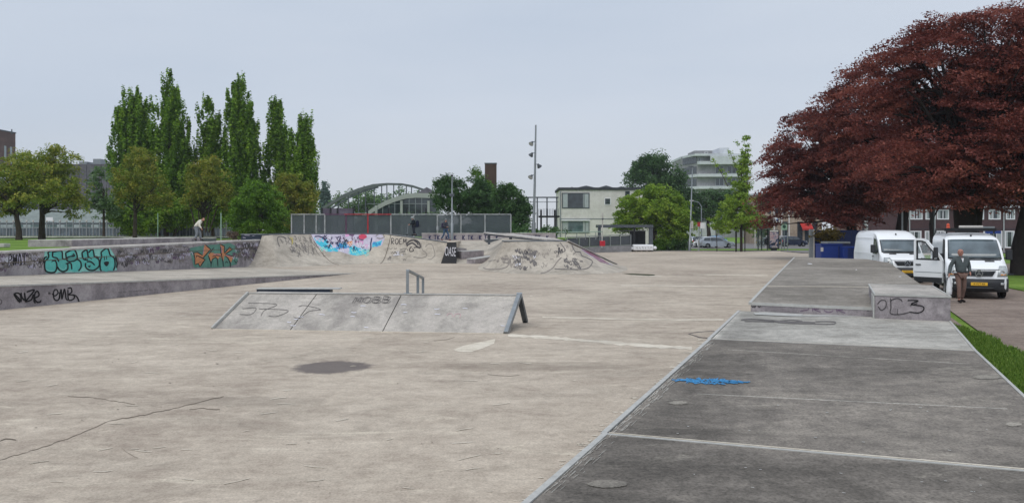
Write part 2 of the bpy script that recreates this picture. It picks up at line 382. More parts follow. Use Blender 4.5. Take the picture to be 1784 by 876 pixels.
dk = B().prism([(-19.5, 32), (-17.6, 54.7), (-17.45, 57.1), (-21.5, 61), (-22.2, 60.0), (w2b.x, w2b.y-.3), (w2a.x, w2a.y-.3), (-19.9, 38)], 1.0, 1.595)
dk.build('upper_walkway', mt['bowl'], kind='structure')

# ------------------------------------------------------------------ lofted concrete transitions
def loft(tops, bases, mat, name, parent, nu=10, nv=9, sink=.0, curve=1.9):
    """concave transition between a top line and a base line; returns the mesh object in local coordinates of parent"""
    T = [Vector(t) for t in tops]; Bs = [Vector(t) for t in bases]; rows = []
    n = (len(T)-1)*nu
    def at(L, u):
        i = min(int(u), len(L)-2); f = u-i
        return L[i].lerp(L[i+1], f)
    for i in range(n+1):
        u = i/nu; t, bb = at(T, u), at(Bs, u); col = []
        for j in range(nv+1):
            s = j/nv; h = s**curve                      # horizontal share s, height share h
            p = bb.lerp(t, s); p.z = bb.z+(t.z-bb.z)*h - sink*(s == 0)
            col.append(loc(p, parent))
        rows.append(col)
    b = B(); b.grid(rows)
    o = b.build(name, mat, parent, smooth=True); return o, rows

# quarter pipe
qt = [(457, 409.5, 57.0), (474, 408, 57.5), (505, 407.6, 59.4), (541, 407.4, 60.5), (600, 407.2, 61.4), (670, 407.4, 62), (725, 414.5, 61.9), (779, 422, 61.6)]
qb = [(425, 465, 0), (490, 465.2, 0), (540, 463.5, 0), (590, 461, 0), (622, 459.8, 0), (650, 459.2, 0), (710, 458.8, 0), (768, 458.8, 0)]
QT = [A(*p) for p in qt]; QB = [G(p[0], p[1], .004) for p in qb]
qp = thing('quarter_pipe', (QT[3].x, QT[3].y, 0), 'large curved concrete quarter pipe with colourful cyan and pink mural', 'quarter pipe')
qsurf, qrows = loft(QT, QB, mt['bowl'], 'riding_surface', qp)
b = B()
for i in range(len(QT)-1): b.tube([loc(QT[i], qp), loc(QT[i+1], qp)], .045, 8)
b.build('steel_coping', mt['galv_dark'], qp)
deck = []
for p in QT: deck.append([loc(p+Vector((0, .05, .03)), qp), loc(p+Vector((-.3, 1.0 if p.x < -14 else 2.6, .03)), qp), loc(p+Vector((-.3, 1.01 if p.x < -14 else 2.61, -1.2)), qp)])
B().grid(deck[::-1]).build('deck', mt['cap'], qp)
# end panel with the four-letter tag
pe = [loc(v, qp) for v in qrows[-1]]; eb = G(795, 459, 0); et = A(795, 422, 61.6)
endc = [Vector(v) for v in qrows[-1]]
b = B(); vs = [v+Vector((.004, -.01, 0)) for v in endc]+[loc((et.x, et.y, et.z), qp), loc((eb.x, eb.y, 0), qp)]
b.add(vs, [tuple(range(len(vs)))[::-1]])
vs2 = [loc((et.x, et.y, et.z), qp), loc((et.x-.2, et.y+3, et.z), qp), loc((eb.x-.2, et.y+3, 0), qp), loc((eb.x, eb.y, 0), qp)]
b.add(vs2, [(0, 1, 2, 3)])
endp = b.build('end_panel', mt['ink_black'], qp, 'black painted end face')
text('lettering', 'OASE', .92, mt['ink_white'], qp, loc((X(784.5, 60), 60.05, Z(439, 60)), qp), (R(90), R(4), 0), .01, 'white letters reading OASE', sx=.36)
for u in (30, 52):                                                        # lip joints
    r = qrows[u if u < len(qrows) else -1]
    B().tube([Vector(v)+Vector((0, -.02, .004)) for v in r], .02, 4).build('slab_joint', mt['crack'], qp)

# pyramid bank
PT = [(-.6, 70.9, 1.75), (-.58, 60, 1.75), (-.58, 51.5, 1.75), (-.45, 49.7, 1.75), (.4, 49.35, 1.76), (2.4, 49.35, 1.77), (3.25, 49.6, 1.76), (4.3, 51.6, 1.32), (5.6, 53.8, .72), (7.1, 56.6, .05)]
PB = [(-2.2, 71.6, 1.5), (-2.2, 60, .0), (-2.2, 53.2, .004), (-1.95, 50, .004), (-.1, 46.3, .004), (3.2, 45.6, .004), (5.2, 46.2, .004), (6.3, 47.9, .004), (7.1, 51, .004), (7.6, 55.8, .004)]
py = thing('pyramid_bank', (1.4, 50, 0), 'rounded grey concrete hip bank covered in faded black tags', 'skate bank')
psurf, prow = loft(PT, PB, mt['bowl'], 'riding_surface', py, curve=1.6)
b = B(); b.add([loc(p, py)+Vector((0, 0, .004)) for p in PT[:7]+[(3.6, 70.9, 1.75)]], [tuple(range(8))]); b.build('deck', mt['bowl'], py)
b = B(); b.grid([[loc(p, py) for p in PT[6:]], [loc(p, py) for p in ((3.6, 70.9, 1.75), (4.8, 70.9, 1.32), (6.2, 70.9, .72), (7.7, 70.9, .05))]]); b.build('rear_slope', mt['bowl'], py)
b = B(); b.tube([loc(p, py) for p in PT[2:7]], .045, 8); b.build('steel_coping', mt['galv_dark'], py)
b = B(); b.bar(loc(PT[6], py)+Vector((.03, 0, .03)), loc(PT[9], py)+Vector((.0, -.06, .05)), .2, .05); b.build('white_edge', mt['cap'], py)

# ledges behind the pyramid
def ledge_block(name, a, bb, w_, z0, h0, h1, label, top=mt['edge'], mat=mt['wall']):
    t = thing(name, (a.x, a.y, z0), label, 'skate ledge')
    d = bb-a; d.z = 0; n_ = Vector((-d.y, d.x, 0)).normalized()*w_
    qq = [Vector((0, 0, 0)), d, d+n_, n_]
    dz = bb.z-a.z
    B().prism([P2(p) for p in qq], -.3, [h0-.05, h1-.05, h1-.05, h0-.05]).build('block', mat, t)
    B().prism([P2(p) for p in qq], [h0-.048, h1-.048, h1-.048, h0-.048], [h0, h1, h1, h0]).build('cap', top, t)
    return t
lgl = thing('long_grind_ledge', (-2.1, 66, 1.5), 'long pale grind ledge slanting down onto the hip bank deck', 'skate ledge')
la, lb = A(846, 405.5, 66), A(975, 419.2, 50.4); B().bar(loc(la, lgl), loc(lb, lgl), .35, .1).build('ledge_top', mt['cap'], lgl); B().bar(loc(la, lgl)-Vector((0, 0, .1)), loc(lb, lgl)-Vector((0, 0, .1)), .3, .095).build('ledge_side', mt['blue_metal'], lgl)
lc, ldd = A(888, 408.5, 64), A(960, 416.5, 55); B().bar(loc(lc, lgl), loc(ldd, lgl), .5, .09).build('second_ledge_top', mt['cap'], lgl)
for f_ in (.06, .4): q_ = la.lerp(lb, f_); B().box(-.1, .1, -.1, .1, -.2, q_.z-1.5-.17).build('support', mt['galv_dark'], lgl).location = (q_.x-lgl.location.x, q_.y-66, 0)
ledge_block('stair_ledge', A(797, 434, 64), A(813, 433, 65.5), 1.2, .35, .75, .62, 'uppermost short dark ledge on the plaza bank')
ledge_block('stair_ledge', A(804, 442, 62), A(843, 440, 63), 1.0, .1, .74, .80, 'middle purple grey ledge on the plaza bank beside the black end panel')
ledge_block('stair_ledge', A(828, 451, 59.6), A(864, 446, 61.5), .8, 0, .36, .52, 'lowest wedge ledge on the plaza bank next to the hip bank')
ledge_block('stair_ledge', A(848, 423, 70), A(880, 423, 70.4), .9, 1.4, .25, .33, 'dark sunken ledge at the top of the plaza bank', mat=mt['galv_dark'])
# low tagged wall in front of the mesh fence
tw = thing('tagged_low_wall', (X(735, 75), 75, 1.5), 'low grey wall with repeated dark tags below the mesh fence', 'wall')
twf = B().box(0, X(968, 75)-X(735, 75), 0, .3, -.2, .57).build('wall_body', mt['wall'], tw)
B().box(-.02, X(968, 75)-X(735, 75)+.02, -.03, .33, .572, .64).build('coping', mt['cap'], tw)

# sunken drain wedge beside the bank
dw = G(1085, 476, .004); de = G(1148, 480, .004)
mt['moss'] = m_flat('mossy_drain', C(66, 68, 44), .9, var=.4, scale=3)
t = thing('drain_gutter', (dw.x, dw.y, 0), 'dark mossy drain slot in the floor right of the hip bank', 'drain')
B().add([loc(v, t) for v in (G(1083, 476, .006), G(1100, 478.6, .006), G(1130, 480.4, .006), G(1141, 479.6, .006), G(1140, 478, .006), G(1105, 476.2, .006))], [(0, 1, 2, 3, 4, 5)]).build('gutter', mt['moss'], t)
B().add([loc(v, t) for v in (G(1100, 480.4, .006), G(1152, 481.8, .006), G(1154, 481, .006), G(1102, 479.2, .006))], [(0, 1, 2, 3)]).build('kerb', mt['joint'], t)

# ------------------------------------------------------------------ street funbox with slabs
fb = thing('concrete_funbox', (-3.6, 20.8, 0), 'grey concrete A frame bank with three panels and steel ends', 'skate ramp')
BL, BR, TL, TR = Vector((-7.35, 20.5, 0)), Vector((-.2, 19.62, 0)), Vector((-6.84, 21.7, .79)), Vector((.16, 20.85, .80))
def seam(u0, u1): return BL.lerp(BR, u0), TL.lerp(TR, u1)
cuts = [(0, 0), ((510-372)/508, (556-435)/470), ((673-372)/508, (705-435)/470), (1, 1)]
th = Vector((0, .05, -.1))
fpan = []
for i in range(3):
    (a0, t0), (a1, t1) = seam(*cuts[i]), seam(*cuts[i+1])
    g = (BR-BL).normalized()*.012; g2 = (TR-TL).normalized()*.012
    f = [a0+g, a1-g, t1-g2, t0+g2]; f = [loc(p, fb) for p in f]
    bk = [p+th for p in f]
    b = B(); nx = 6
    b.add(f+bk, [(0, 1, 2, 3), (7, 6, 5, 4), (0, 4, 5, 1), (1, 5, 6, 2), (2, 6, 7, 3), (3, 7, 4, 0)])
    fpan.append(b.build('concrete_panel', mt['funbox'], fb, bevel=.006))
# top walk and rear panels
TLb, TRb = TL+Vector((.1, .5, 0)), TR+Vector((.03, .42, -.01)); BLb, BRb = Vector((-6.3, 23.1, 0)), Vector((.36, 22.0, 0))
a = [loc(p, fb) for p in (TL, TR-Vector((.1, 0, 0)), TRb-Vector((.1, 0, 0)), TLb)]
b = B(); up_ = Vector((0, 0, .012))
b.add([p-Vector((0, 0, .09)) for p in a]+[p+up_ for p in a], [(3, 2, 1, 0), (4, 5, 6, 7), (0, 1, 5, 4), (1, 2, 6, 5), (2, 3, 7, 6), (3, 0, 4, 7)])
b.build('top_slab', mt['funbox'], fb)
a = [loc(p, fb) for p in (TLb, TRb-Vector((.35, 0, 0)), BRb-Vector((.5, 0, 0)), BLb)]
b = B(); b.add(a+[p-Vector((0, .1, .04)) for p in a], [(3, 2, 1, 0), (4, 5, 6, 7), (0, 1, 5, 4), (1, 2, 6, 5), (2, 3, 7, 6), (3, 0, 4, 7)][::1])
b.build('rear_panel', mt['funbox'], fb)
b = B(); b.bar(loc(BR+Vector((.06, 0, 0)), fb), loc(TR+Vector((.02, 0, .0)), fb), .10, .12); b.build('front_leg', mt['galv'], fb)
b = B(); b.bar(loc(BRb, fb), loc(TRb+Vector((0, 0, -.03)), fb), .12, .12); b.build('rear_leg', mt['galv_dark'], fb)
b = B(); b.bar(loc(TR+Vector((.02, -.05, .0)), fb), loc(TRb+Vector((.0, .08, 0)), fb), .14, .1); b.build('cross_bar', mt['galv'], fb)
b = B(); b.bar(loc(BL-Vector((.03, 0, 0)), fb), loc(TL-Vector((.03, 0, 0)), fb), .05, .12); b.build('end_strip', mt['edge'], fb)
b = B(); b.bar(loc(TL+Vector((0, 0, .014)), fb), loc(TR+Vector((0, 0, .014)), fb), .05, .02); b.build('top_strip', mt['edge'], fb)
b = B(); b.bar(loc(BL+Vector((0, -.02, .006)), fb), loc(BR+Vector((0, -.02, .006)), fb), .05, .012); b.build('toe_plate', mt['joint'], fb)
gt0, gt1 = A(447, 506, 22.3), A(572, 507, 22.1)
t = thing('grind_box', (gt0.x, gt0.y, .8), 'dark steel sided grind box along the left top of the funbox', 'skate ledge')
B().box(0, gt1.x-gt0.x, 0, .35, -.12, .05).build('side_plate', mt['blue_metal'], t)
B().box(-.02, gt1.x-gt0.x+.25, -.02, .37, .052, .075).build('top_plate', mt['edge'], t)
# grind rail
ra, rm, rb = A(710, 471, 21.4), A(728, 479, 23.0), A(737, 484.5, 24.2)
t = thing('grind_rail', (ra.x, ra.y, 0), 'square steel grind rail on three posts dropping behind the funbox', 'grind rail')
B().bar(loc(ra, t), loc(rb, t), .08, .06).build('rail_bar', mt['galv'], t, bevel=.008)
for p, z0 in ((ra, .78), (rm, 0), (rb, 0)):
    B().box(-.035, .035, -.03, .03, 0, p.z-z0-.03).build('post', mt['galv'], t).location = (p.x-t.location.x, p.y-t.location.y, z0)
B().box(-.1, .1, -.1, .1, .80, .82).build('base_plate', mt['galv'], t)

# ------------------------------------------------------------------ right hand platform
def on(px, hc, py_): d = hc*F/(py_-HY); return Vector(((px-CX)/F*d, d, EYE-hc))
pl = thing('low_platform', (3, 12, 0), 'long low dark concrete platform with pale steel edge in the right foreground', 'skate platform')
lft = [on(925, 2.07, 876), on(1060, 2.06, 755), on(1240, 2.0, 590), on(1290, 1.93, 541)]
rgt = [None, None, on(1697, 2.0, 610.5), on(1652, 1.93, 558)]
# right edge carried back parallel to the left edge
dR = (rgt[2]-rgt[3])
def rt(l):                                   # partner of a left point
    dd = (Vector((rgt[2].x-lft[2].x, rgt[2].y-lft[2].y, 0))); return l+dd
rgt[1] = rt(lft[1]); rgt[0] = rt(lft[0])
ext = lft[0]+(lft[0]-lft[1])*3.2; extr = rt(ext); ext.z = extr.z = .36
Ls, Rs = [ext, lft[1], lft[2], lft[3]], [extr, rgt[1], rgt[2], rgt[3]]
mats = ['dark_slab', 'dark_slab', 'mid_slab']
pslabs = []
for i in range(3):
    l0, l1, r0, r1 = Ls[i], Ls[i+1], Rs[i], Rs[i+1]; rows = []
    gp = .02
    for u in range(2):
        a_, b_ = (l0.lerp(l1, gp/(l1-l0).length), r0.lerp(r1, gp/(r1-r0).length)) if u == 0 else (l1.lerp(l0, gp/(l1-l0).length), r1.lerp(r0, gp/(r1-r0).length))
        rows.append((a_, b_))
    (a0, b0), (a1, b1) = rows
    vs = [loc((p.x, p.y, -.1), pl) for p in (a0, b0, b1, a1)]+[loc(p, pl) for p in (a0, b0, b1, a1)]
    b = B(); b.add(vs, [(3, 2, 1, 0), (4, 5, 6, 7), (0, 1, 5, 4), (1, 2, 6, 5), (2, 3, 7, 6), (3, 0, 4, 7)])
    pslabs.append(b.build('floor_slab', mt[mats[i]], pl, bevel=.008))
b = B()
for i in range(3): b.bar(loc(Ls[i], pl)+Vector((-.05, 0, -.03)), loc(Ls[i+1], pl)+Vector((-.03, 0, -.03)), .06, .08)
b.build('left_edge_angle', mt['edge'], pl)
b = B()
for i in range(3): b.bar(loc(Rs[i], pl)+Vector((.02, 0, -.02)), loc(Rs[i+1], pl)+Vector((.02, 0, -.02)), .04, .06)
b.build('right_edge_angle', mt['edge'], pl)
for i in (1, 2):
    b = B(); off = (Ls[i+1 if i < 3 else i]-Ls[i]).normalized()*.035
    b.bar(loc(Ls[i], pl)+Vector((0, 0, .002))-off, loc(Rs[i], pl)+Vector((0, 0, .002))-off, .036, .014, ); b.build('seam_strip', mt['edge'], pl)
    b = B(); b.bar(loc(Ls[i], pl)+Vector((0, 0, .001))+off*.9, loc(Rs[i], pl)+Vector((0, 0, .001))+off*.9, .022, .012); b.build('seam_strip', mt['joint'], pl)
# faint pale joints inside the dark slab (two)
def onslab(px, py_):                          # point on the dark slab between seam 755 and 590
    for _ in range(1):
        o_ = Vector((0, 0, EYE)); dr = Vector(((px-CX)/F, 1, -(py_-HY)/F))
        n_ = (Ls[2]-Ls[1]).cross(Rs[1]-Ls[1]); t_ = (Ls[1]-o_).dot(n_)/dr.dot(n_); return o_+dr*t_
for (x0, y0, x1, y1) in ((1268, 609, 1690, 634), (1215, 686, 1755, 712)):
    pa, pb = onslab(x0, y0), onslab(x1, y1)
    B().bar(loc(pa, pl)+Vector((0, 0, .001)), loc(pb, pl)+Vector((0, 0, .001)), .022, .008).build('worn_joint', mt['mid_slab'], pl)

# far raised part with a step
fp = thing('raised_platform', (10, 30, 0), 'long raised grey platform stepping up behind the near one, scrawled on its front', 'skate platform')
fl0 = on(1308, 1.73, 527); fl1 = on(1335, 1.62, 498.5); fl2 = on(1385, 1.46, 448)
fr0 = on(1655, 1.73, 541.5); fr1 = on(1612, 1.62, 500.5); fr2 = on(1541, 1.46, 452)
L2, R2 = [fl0, fl1, fl2], [fr0, fr1, fr2]
for i in range(2):
    l0, l1, r0, r1 = L2[i], L2[i+1], R2[i], R2[i+1]
    if i: l0, r0 = l0.lerp(l1, .001), r0.lerp(r1, .001)
    vs = [loc((p.x, p.y, -.1), fp) for p in (l0, r0, r1, l1)]+[loc(p, fp) for p in (l0, r0, r1, l1)]
    b = B(); b.add(vs, [(3, 2, 1, 0), (4, 5, 6, 7), (0, 1, 5, 4), (1, 2, 6, 5), (2, 3, 7, 6), (3, 0, 4, 7)])
    o = b.build('floor_slab', mt['ramp_slab'], fp)
    if i == 1: fpslab2 = o
b = B(); b.bar(loc(fl0, fp)+Vector((0, -.01, -.025)), loc(fr0, fp)+Vector((0, -.01, -.025)), .05, .06); b.build('step_edge', mt['edge'], fp)
sf = B(); e0, e1 = loc(fl0, fp), loc(fr0, fp); offs = Vector((0, -.025, 0))
sf.add([e0+offs+Vector((0, 0, -1)), e1+offs+Vector((0, 0, -1)), e1+offs+Vector((0, 0, -.05)), e0+offs+Vector((0, 0, -.05))], [(0, 1, 2, 3)])
stepface = sf.build('step_face', mt['wall'], fp)
b = B()
for i in range(2): b.bar(loc(L2[i], fp)+Vector((-.02, 0, -.02)), loc(L2[i+1], fp)+Vector((-.02, 0, -.02)), .07, .06)
b.build('left_edge_angle', mt['edge'], fp)
b = B(); b.bar(loc(fl1, fp)+Vector((0, 0, .003)), loc(fr1, fp)+Vector((0, 0, .003)), .05, .01); b.build('seam_strip', mt['joint'], fp)
for pt_ in ((1491, 470), (1568, 482)):
    gpt = on(pt_[0], 1.5, pt_[1])

# box at the right
bx = thing('concrete_box', (8, 18, .5), 'purple grey concrete grind box tagged with big black scrawl, on the platform', 'skate ledge')
c0 = on(1524, 1.955, 556); c1 = on(1656, 1.955, 561.5); zb = .52
dpt = (on(1622.5, 1.41, 496)-Vector((c1.x, c1.y, 0))); dpt.z = 0
dpt = Vector((lft[3].x-lft[2].x, lft[3].y-lft[2].y, 0)).normalized()*3.6
q = [c0, c1, c1+dpt, c0+dpt]
b = B(); b.prism([P2(loc(p, bx)) for p in q], -.3, zb-.01); boxo = b.build('block', mt['wall'], bx, bevel=.01)
b = B(); b.prism([P2(loc(p, bx)) for p in q], zb-.008, zb+.02); b.build('top_slab', mt['funbox'], bx)
b = B(); z_ = zb+.012
for i, j in ((0, 1), (1, 2), (2, 3), (3, 0)):
    a_, b_ = loc(q[i], bx), loc(q[j], bx); a_.z = b_.z = z_; b.bar(a_, b_, .035, .04)
b.build('edge_angle', mt['edge'], bx)
b = B(); a_ = loc(c0, bx); b_ = a_+dpt.normalized()*1.0; sd_ = Vector((-dpt.y, dpt.x, 0)).normalized()*.02; a_ += sd_; b_ += sd_; a_.z = b_.z = (zb-.06)/2
b.bar(a_, b_, .03, zb+.02); b.build('side_plate', mt['edge'], bx)

# ------------------------------------------------------------------ marks on the floor
def sheet(name, pts, mat, z=.004, parent=None, label=None):
    return B().add([G(x, y, z) for x, y in pts], [tuple(range(len(pts)))]).build(name, mat, parent, label)
def band(name, pl_, mat, wpx, z=.004, seed=0):
    """a ragged strip along a pixel polyline"""
    rr = random.Random(seed); up, dn_ = [], []
    for i in range(len(pl_)-1):
        (x0, y0), (x1, y1) = pl_[i], pl_[i+1]
        for k in range(8):
            f = k/8; x, y = x0+(x1-x0)*f, y0+(y1-y0)*f
            hw = wpx*(.35+.5*rr.random()); up.append((x, y-hw)); dn_.append((x, y+hw*(.6+.5*rr.random())))
    up.append(pl_[-1]); pts = dn_+up[::-1]
    b = B(); m = len(dn_)
    rows = [[G(x, y, z) for x, y in dn_], [G(x, y, z) for x, y in up[:m]]]
    b.grid(rows); return b.build(name, mat, slab)
band('repair_strip', [(885, 584), (960, 588), (1030, 594), (1130, 602), (1216, 607)], mt['joint'], 4.4, seed=1)
band('repair_strip', [(945, 552), (1060, 555), (1180, 557), (1272, 556.5)], mt['joint'], 1.8, seed=2)
band('repair_strip', [(1082, 497), (1180, 498), (1260, 498.5), (1334, 498)], mt['joint'], 1.2, seed=3)
band('repair_strip', [(1208, 478.2), (1280, 479), (1346, 480)], mt['joint'], 1.1, seed=4)
sheet('repair_patch', [(790, 609), (806, 602), (838, 595), (863, 590), (861, 598), (842, 606), (820, 613), (798, 612)], mt['joint'], parent=slab)
st = []
rr = random.Random(3)
for i in range(28):
    a = 2*math.pi*i/28; k_ = 1+rr.uniform(-.12, .12)
    st.append((578+64*math.cos(a)*k_*(1 if math.cos(a) > 0 else .95), 638-10.5*math.sin(a)*k_))
sheet('patch_ring', [(1198, 581), (1215, 577.5), (1240, 576), (1262, 578), (1240, 590), (1218, 588)], mt['stain'], parent=slab)
sheet('patch_infill', [(1202, 581.2), (1218, 578.5), (1240, 577.3), (1258, 579), (1238, 588.5), (1219, 586.5)], mt['slab'], .008, parent=slab)
def crack(pts, w0, seed):
    rr = random.Random(seed); P_ = []
    for i in range(len(pts)-1):
        (x0, y0), (x1, y1) = pts[i], pts[i+1]; n_ = max(2, int(abs(x1-x0)/7))
        for k in range(n_): f = k/n_; P_.append((x0+(x1-x0)*f, y0+(y1-y0)*f+rr.uniform(-.9, .9)))
    P_.append(pts[-1]); b = B()
    rows = [[G(x, y-w0*rr.uniform(.2, .6), .004) for x, y in P_], [G(x, y+w0*rr.uniform(.2, .6), .004) for x, y in P_]]
    b.grid(rows[::-1]); b.build('crack', mt['crack'], slab)
crack([(-40, 812), (60, 783), (110, 766), (140, 755), (190, 733), (245, 723), (310, 709), (345, 700), (390, 690)], 1.1, 1)
crack([(330, 712), (355, 711), (383, 713), (382, 718)], 1.2, 2)
crack([(118, 690), (160, 692), (215, 700), (235, 704)], .8, 3)
crack([(0, 768), (10, 764), (28, 766)], 2.2, 4)
crack([(756, 593), (780, 590), (792, 587)], .7, 5)
crack([(850, 651), (880, 655), (905, 653)], .6, 6)
crack([(212, 780), (230, 793), (240, 797)], .8, 8)
# lighter block line on platform near step
sheet2 = [(1312, 545.5), (1330, 543), (1400, 547), (1396, 549.5), (1440, 548), (1510, 550), (1508, 551.5), (1380, 551), (1316, 548)]
b = B(); b.add([loc(on(x, 1.932, y), pl)+Vector((0, 0, .006)) for x, y in sheet2], [tuple(range(len(sheet2)))]); b.build('pale_scuff', mt['edge'], pl)
# grass strip right of the platform (blades)
def blades(n, poly_fn, hmin, hmax, name, z=0):
    P_ = poly_fn(n); n = len(P_); a = rng.uniform(0, 6.28, n); h = rng.uniform(hmin, hmax, n); ww = rng.uniform(.006, .014, n)*1.3
    dx, dy = np.cos(a), np.sin(a); ln = rng.uniform(-.5, .5, (n, 2))*h[:, None]
    v = np.zeros((n, 3, 3)); v[:, 0] = P_+np.c_[dx*ww, dy*ww, np.zeros(n)]; v[:, 1] = P_-np.c_[dx*ww, dy*ww, np.zeros(n)]
    v[:, 2] = P_+np.c_[ln[:, 0], ln[:, 1], h]
    me = bpy.data.meshes.new(name); me.vertices.add(3*n); me.vertices.foreach_set('co', v.ravel())
    me.loops.add(3*n); me.loops.foreach_set('vertex_index', np.arange(3*n)); me.polygons.add(n)
    me.polygons.foreach_set('loop_start', np.arange(n)*3); me.update()
    at = me.attributes.new('tint', 'FLOAT', 'FACE'); at.data.foreach_set('value', rng.uniform(0, 1, n).astype(np.float32))
    me.materials.append(mt['blade']); o = bpy.data.objects.new(name, me); COL.objects.link(o); return o
pr0, pr1 = Vector((Rs[1].x, Rs[1].y, 0)), Vector((Rs[3].x, Rs[3].y, 0))
go0, go1 = G(1790, 655), G(1658, 557)
B().prism([(pr0.x-1, pr0.y), (pr0.x+2.2, pr0.y), (go0.x, go0.y), (go1.x, go1.y), (go1.x+.3, go1.y+4), (pr1.x, pr1.y+2)], -.1, .06).build('verge_soil', mt['path'], kind='structure')
def strip_pts(n):
    u = rng.uniform(0, 1, n); v = rng.uniform(0, 1, n)**.9
    a0 = np.array([pr0.x, pr0.y]); a1 = np.array([pr1.x, pr1.y+1.5]); b0 = np.array([go0.x+.25, go0.y-3]); b1 = np.array([go1.x+.15, go1.y+1.5])
    v = v*np.array([.93+.16*mathutils.noise.noise((q*14, 1.3, 0))+.1*mathutils.noise.noise((q*60, 4, 0)) for q in u])
    p = (a0*(1-u)[:, None]+a1*u[:, None])*(1-v)[:, None]+(b0*(1-u)[:, None]+b1*u[:, None])*v[:, None]
    return np.c_[p, np.full(n, .055)]
tag(blades(60000, strip_pts, .03, .10, 'grass'), 'green grass verge between the platform and the brown path', 'grass', kind='stuff')
# ------------------------------------------------------------------ spray paint: thin skins lying on the real surfaces
class Paint:
    def __init__(s, objs, parent):
        vs, fs = [], []; s.par = parent
        for o in objs:
            off = o.location.copy(); p = o.parent
            while p is not None: off = off+p.location; p = p.parent
            n = len(vs); vs += [v.co+off for v in o.data.vertices]; fs += [tuple(n+i for i in f.vertices) for f in o.data.polygons]
        s.bvh = BVHTree.FromPolygons(vs, fs); s.off = parent.location; s.cache = {}; s.lay = 0
    def hit(s, x, y):
        k = (round(x, 2), round(y, 2))
        if k not in s.cache:
            dr = Vector(((x-CX)/F, 1, -(y-HY)/F)).normalized()
            h, n_, _, _ = s.bvh.ray_cast(Vector((0, 0, EYE)), dr)
            if h is not None and n_.dot(dr) > 0: n_ = -n_
            s.cache[k] = (h, n_)
        return s.cache[k]
    def build(s, name, quads, mat, lay, label):
        vs, fs, ix = [], [], {}
        for q_ in quads:
            pts = [s.hit(*p) for p in q_]
            if any(p[0] is None for p in pts): continue
            if max((pts[0][0]-p[0]).length for p in pts) > 1.6: continue
            f = []
            for p, (h, n_) in zip(q_, pts):
                k = (round(p[0], 2), round(p[1], 2))
                if k not in ix: ix[k] = len(vs); vs.append(h+n_*(.006+.004*lay)-s.off)
                f.append(ix[k])
            fs.append(tuple(f))
        if not fs: return
        b = B(); b.add(vs, fs); return b.build(name, mat, s.par, label)
    def smooth(s, pts, st=1.6):
        out = []; n = len(pts)
        for i in range(n-1):
            p0, p1, p2, p3 = pts[max(i-1, 0)], pts[i], pts[i+1], pts[min(i+2, n-1)]
            k = max(1, int(math.hypot(p2[0]-p1[0], p2[1]-p1[1])/st))
            for j in range(k):
                t = j/k; t2, t3 = t*t, t*t*t
                out.append(tuple(.5*(2*p1[c]+(p2[c]-p0[c])*t+(2*p0[c]-5*p1[c]+4*p2[c]-p3[c])*t2+(3*p1[c]-p0[c]-3*p2[c]+p3[c])*t3) for c in (0, 1)))
        out.append(pts[-1]); return out
    def quads(s, pts, w_, curved=True, st=1.6, taper=True):
        p = s.smooth(pts, st) if curved and len(pts) > 2 else pts
        if not curved:
            q_ = []
            for i in range(len(p)-1):
                k = max(1, int(math.hypot(p[i+1][0]-p[i][0], p[i+1][1]-p[i][1])/4))
                q_ += [(p[i][0]+(p[i+1][0]-p[i][0])*j/k, p[i][1]+(p[i+1][1]-p[i][1])*j/k) for j in range(k)]
            p = q_+[p[-1]]
        L, R_ = [], []; n = len(p)
        for i in range(n):
            a, c = p[max(i-1, 0)], p[min(i+1, n-1)]; dx, dy = c[0]-a[0], c[1]-a[1]; l = math.hypot(dx, dy) or 1
            ww = w_/2*(1 if not taper or 0 < i < n-1 else .55)
            L.append((p[i][0]-dy/l*ww, p[i][1]+dx/l*ww)); R_.append((p[i][0]+dy/l*ww, p[i][1]-dx/l*ww))
        return [(L[i], R_[i], R_[i+1], L[i+1]) for i in range(n-1)]
    def strokes(s, name, lines, w_, mat, lay=1, label=None, curved=True, st=1.6):
        q_ = []
        for l in lines: q_ += s.quads(l, w_, curved, st)
        o = s.build(name, q_, mat, lay, label)
        if o is not None and len(lines) > 1: o['kind'] = 'stuff'
        return o
    def fill(s, name, polys, mat, lay=0, label=None, cell=1.2, holes=None):
        q_ = []
        for poly in polys:
            x0, x1 = min(p[0] for p in poly), max(p[0] for p in poly); y0, y1 = min(p[1] for p in poly), max(p[1] for p in poly)
            ny = max(1, int((y1-y0)/cell)); n = len(poly)
            for j in range(ny):
                ya, yb = y0+(y1-y0)*j/ny, y0+(y1-y0)*(j+1)/ny; ym = (ya+yb)/2; xs = []
                for i in range(n):
                    (ax, ay), (bx_, by_) = poly[i], poly[(i+1) % n]
                    if (ay <= ym) != (by_ <= ym): xs.append(ax+(bx_-ax)*(ym-ay)/(by_-ay))
                xs.sort()
                for i in range(0, len(xs)-1, 2):
                    k = max(1, int((xs[i+1]-xs[i])/5)); d = (xs[i+1]-xs[i])/k
                    for m in range(k): q_.append(((xs[i]+d*m, ya), (xs[i]+d*(m+1), ya), (xs[i]+d*(m+1), yb), (xs[i]+d*m, yb)))
        return s.build(name, q_, mat, lay, label)
def zc(pts, x0, y0, sc): return [(x0+x/sc, y0+y/sc) for x, y in pts]
def squiggle(rr, x, y, w_, h, n=6):
    """a scrawled tag: looping up-and-down strokes"""
    pts = []; 
    for i in range(n):
        pts.append((x+w_*(i/n)+rr.uniform(-.12, .12)*w_, y+h*(.5+(.5 if i % 2 else -.5)*rr.uniform(.4, 1))))
    return pts
